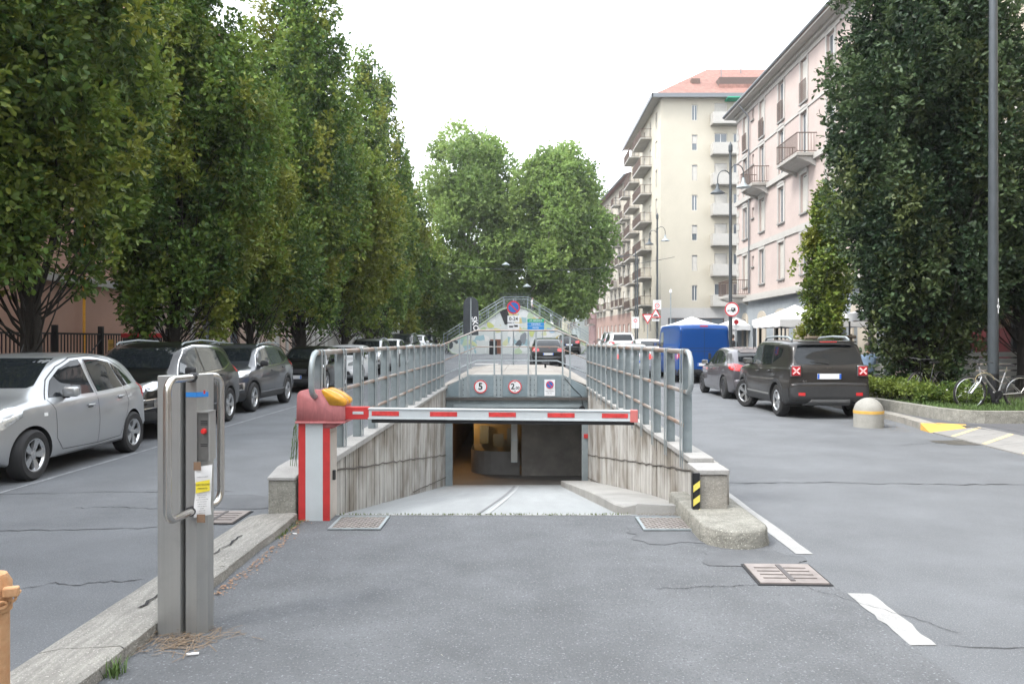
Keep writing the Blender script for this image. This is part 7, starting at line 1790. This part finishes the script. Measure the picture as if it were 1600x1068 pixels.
o = thing('lamp_post', 'dark post on the left pavement before the salmon house', 'lamp post', (-11.5,24.6,.115)); b = MB(); b.tube([(0,0,0),(0,0,8)], [.12,.08], 14); b.build('pole', M_lampgrey, o, smooth=True)
o = thing('road_sign', 'round white sign with red ring and black trailer on the twin lamp', 'road sign', (9.02,33.86,2.98)); round_sign(o, (0,0,0), .31)
m = MB(); m.bb(-.03,.15,-.012,-.006,-.075,.065,.001); m.bb(-.17,-.03,-.012,-.006,-.055,-.03,.001); m.lathe([(.001,-.012),(.035,-.012),(.035,-.006),(.001,-.006)], (.05,0,-.085), 12, 'Y'); m.bb(-.185,-.14,-.012,-.006,-.08,-.03,.001); m.build('trailer_symbol', M_signblack, o)
m = MB(); m.bb(.0,.07,-.014,-.0125,-.01,.035); m.build('symbol_window', M_signwhite, o)
o = thing('road_sign', 'small red and white sign just below the trailer sign', 'road sign', (9.30,34.2,2.35)); m = MB(); m.lathe([(.001,-.01),(.10,-.01),(.10,.0),(.001,.0)], (0,0,.1), 16, 'Y'); m.build('red_disc', M_signred, o); m = MB(); m.prism([(-.13,-.02),(.13,-.02),(0,-.25)], -.008, .0, 'Y'); m.build('triangle', M_signwhite, o); m = MB(); m.tube([(0,.03,-2.2),(0,.03,.2)], .03, 8); m.build('pole', M_galv_light, o)
def tri_sign(label, x, y, z, s_, down, sym=None):
    o = thing('road_sign', label, 'road sign', (x,y,z)); k = -1 if down else 1; h = s_*.866
    P = [(-s_/2,-h/3*k),(s_/2,-h/3*k),(0,2*h/3*k)]; m = MB(); m.prism(P, -.004, .004, 'Y'); m.build('sign_plate', M_signwhite, o)
    q = .72; P2 = [(a*q,b*q) for a,b in P]; m = MB(); m.add([(a,-.006,b) for a,b in P]+[(a,-.006,b) for a,b in P2], [(0,1,4,3),(1,2,5,4),(2,0,3,5)]); m.build('sign_border', M_signred, o)
    if sym: m = MB(); m.prism([(-.17,-.12),(.17,-.12),(.15,-.08),(.07,-.02),(-.07,-.02),(-.15,-.08)], -.009, -.006, 'Y'); m.build('bump_symbol', M_signblack, o)
    return o
o = tri_sign('yield triangle pointing down beside the bump sign', 7.55,47.0,3.02,.68,True); m = MB(); m.tube([(0,.03,-2.7),(0,.03,.3)], .03, 8); m.build('pole', M_galv_light, o)
o = tri_sign('red-edged triangle sign with a black speed bump', 9.35,54.75,3.45,.76,False,True)
m = MB(); m.bb(-.25,.25,-.004,.004,-.46,-.32); m.build('sub_plate', M_signwhite, o); text_mesh('lettering','DOSSO',.12,o,(0,-.006,-.39))
o = thing('road_sign', 'square white zone sign with a small red ring above the triangles', 'road sign', (9.45,54.75,4.12)); m = MB(); m.bb(-.28,.28,-.004,.004,-.32,.32); m.build('sign_plate', M_signwhite, o); m = MB(); disc(m,(0,0,-.06),.12,.17,-.008,-.005); m.build('sign_ring', M_signred, o); text_mesh('numeral','30',.15,o,(0,-.006,-.06)); text_mesh('lettering','ZONA',.11,o,(0,-.006,.2))
o = thing('road_sign', 'small white plate with red ring on the farther slim lamp', 'road sign', (7.05,48.5,2.75)); m = MB(); m.bb(-.22,.22,-.004,.004,-.35,.35); m.build('sign_plate', M_signwhite, o); m = MB(); disc(m,(0,0,.12),.07,.11,-.008,-.005); m.build('sign_ring', M_signred, o); m = MB(); m.tube([(0,.03,-2.5),(0,.03,4.5)], [.04,.03], 8); m.build('pole', M_lampgrey, o)
# no parking sign on the deck
o = thing('road_sign', 'no parking sign with 0-24 and tow plates on a pole beyond the deck', 'road sign', (-.28,36.0,gz(36)))
m = MB(); m.tube([(0,.03,0),(0,.03,3.45)], .028, 8); m.build('pole', M_galv_light, o); noparking(o, (0,0,3.05), .30)
m = MB(); m.bb(-.27,.27,-.004,.004,2.38,2.68); m.build('sub_plate', M_signwhite, o); text_mesh('numeral','0-24',.22,o,(0,-.006,2.53),bold=.004)
m = MB(); m.bb(-.27,.27,-.004,.004,2.06,2.34); m.build('sub_plate', M_signwhite, o)
m = MB(); m.bb(-.20,-.02,-.009,-.005,2.15,2.22); m.bb(.04,.20,-.009,-.005,2.17,2.25); m.prism([(-.02,2.18),(.05,2.28),(.06,2.27),(.0,2.18)], -.009, -.005, 'Y'); m.build('tow_symbol', M_signblack, o)
# back of a tall arrow sign
o = thing('road_sign', 'dark back of a tall rounded sign with white scrawl, left of the deck', 'road sign', (-1.93,31.5,gz(31)))
m = MB(); m.prism([(-.30,1.85),(.30,1.85),(.30,3.05)]+[(.30*math.cos(R(a)),3.05+.32*math.sin(R(a))) for a in range(15,180,15)]+[(-.30,3.05)], -.0, .02, 'Y'); m.build('sign_back', M_signback, o)
m = MB(); m.tube([(0,-.03,0),(0,-.03,3.3)], .03, 8); m.build('pole', M_galv_light, o)
text_mesh('scrawl','SKO',.30,o,(.16,-.006,2.30),(R(90),R(80),0),M_signwhite,bold=.006)
# blue and green direction signs
o = thing('direction_sign', 'stacked green and blue direction signs right of the no parking sign', 'road sign', (1.05,52.0,gz(52)))
m = MB(); m.tube([(-.45,.04,0),(-.45,.04,2.5)], .03, 8); m.tube([(.45,.04,0),(.45,.04,2.5)], .03, 8); m.build('pole', M_galv_light, o)
for i, (c, t) in enumerate(((('sign_green',(.01,.28,.16)),'A7 GENOVA'),(('sign_blue2',(.01,.20,.50)),'CENTRO'),(('sign_blue2',(.01,.20,.50)),'PAVIA'))):
    m = MB(); m.bb(-.55,.55,-.006,.006,2.30-.24*i,2.52-.24*i); m.build('sign_plate', mat(c[0],c[1],.5), o); text_mesh('lettering',t,.15,o,(0,-.009,2.41-.24*i),m=M_signwhite)
# small black barrier post on the deck
o = thing('deck_post', 'short black T-shaped post on the garage roof deck', 'bollard', (.88,27.3,.48)); m = MB(); m.tube([(0,0,0),(0,0,.40)], .035, 8); m.build('post', M_black, o); m = MB(); m.tube([(-.12,0,.40),(.14,0,.38)], .035, 8); m.build('crosspiece', M_black, o)
# green wheelie bin, left
o = thing('wheelie_bin', 'dark green bin standing behind the slate grey crossover', 'bin', (-7.55,24.1,.0)); m = MB(); m.prism([(-.22,.06),(.22,.06),(.28,.92),(-.28,.92)], -.26, .26, 'Y'); m.build('bin_body', mat('bin_green', (.012,.06,.045), .6), o); m = MB(); m.bb(-.30,.30,-.30,.28,.925,.98,.015); m.build('lid', MATS['bin_green'], o)
for s_ in (-1,1): m = MB(); m.lathe([(.001,-.03),(.09,-.03),(.09,.03),(.001,.03)], (s_*.26,.18,.09), 14, 'X'); m.build('wheel', M_tyre, o)
o = thing('newspaper_box', 'grey box with red lid on the left pavement above the black SUV', 'box', (-11.0,23.2,.115)); m = MB(); m.bb(-.45,.45,-.25,.25,0,1.62,.02); m.build('box_body', M_lampgrey, o); m = MB(); m.bb(-.48,.48,-.28,.28,1.622,1.75,.02); m.build('lid', M_red, o)
# advertising plate between far trees
o = thing('poster_stand', 'white poster board on the left pavement beyond the oaks', 'sign', (-8.8,55.0,.7)); m = MB(); m.bb(-.5,.5,-.03,.03,1.1,2.5); m.build('board', M_signwhite, o); m = MB(); m.bb(-.05,.05,-.02,.02,0,1.1); m.build('leg', M_lampgrey, o)
# wires and hanging lamps
def wire(pts, label, r=.012):
    m = MB(); m.tube(pts, r, 5); o = m.build('overhead_wire', M_signback); return tag(o, label, 'wire')
def sag(a, b_, s_, n=14): a, b_ = Vector(a), Vector(b_); return [a.lerp(b_, i/n)-Vector((0,0,s_*4*(i/n)*(1-i/n))) for i in range(n+1)]
wire(sag((-14,60,9.0),(14.0,72,9.2),1.6), 'thin wire sagging across the street before the plane trees', .02)
0 and wire(sag((-14,64,6.5),(14.0,66,12),.9), 'second thin wire higher across the street', .015)
for (x, y, z, l_) in ((-1.15,66,8.0,'small lamp hanging in front of the left plane tree'),(.6,66,6.2,'small lamp hanging between the two plane trees')):
    o = thing('hanging_lamp', l_, 'lamp', (x,y,z)); m = MB(); m.tube([(0,0,.1),(0,0,2.0)], .012, 4); m.build('cable', M_black, o); m = MB(); m.lathe([(.05,.15),(.14,.08),(.34,-.05),(.34,-.10),(.001,-.10)], n=16); m.build('lamp_shade', M_galv_light, o, smooth=True)

# ================================================================ AIR
m = MB(); m.bb(-950,950,-70,1650,-3.2,31.5); hz_ = m.build('haze'); tag(hz_, 'thin pale haze filling the street', None, None, 'stuff')
hm2 = bpy.data.materials.new('haze_air'); hm2.use_nodes = True; N = hm2.node_tree.nodes; N.clear(); oo = N.new('ShaderNodeOutputMaterial'); pv_ = N.new('ShaderNodeVolumePrincipled')
pv_.inputs['Color'].default_value = (.9,.93,.95,1); pv_.inputs['Density'].default_value = .00045; pv_.inputs['Anisotropy'].default_value = .3
hm2.node_tree.links.new(pv_.outputs[0], oo.inputs['Volume']); hz_.data.materials.append(hm2)
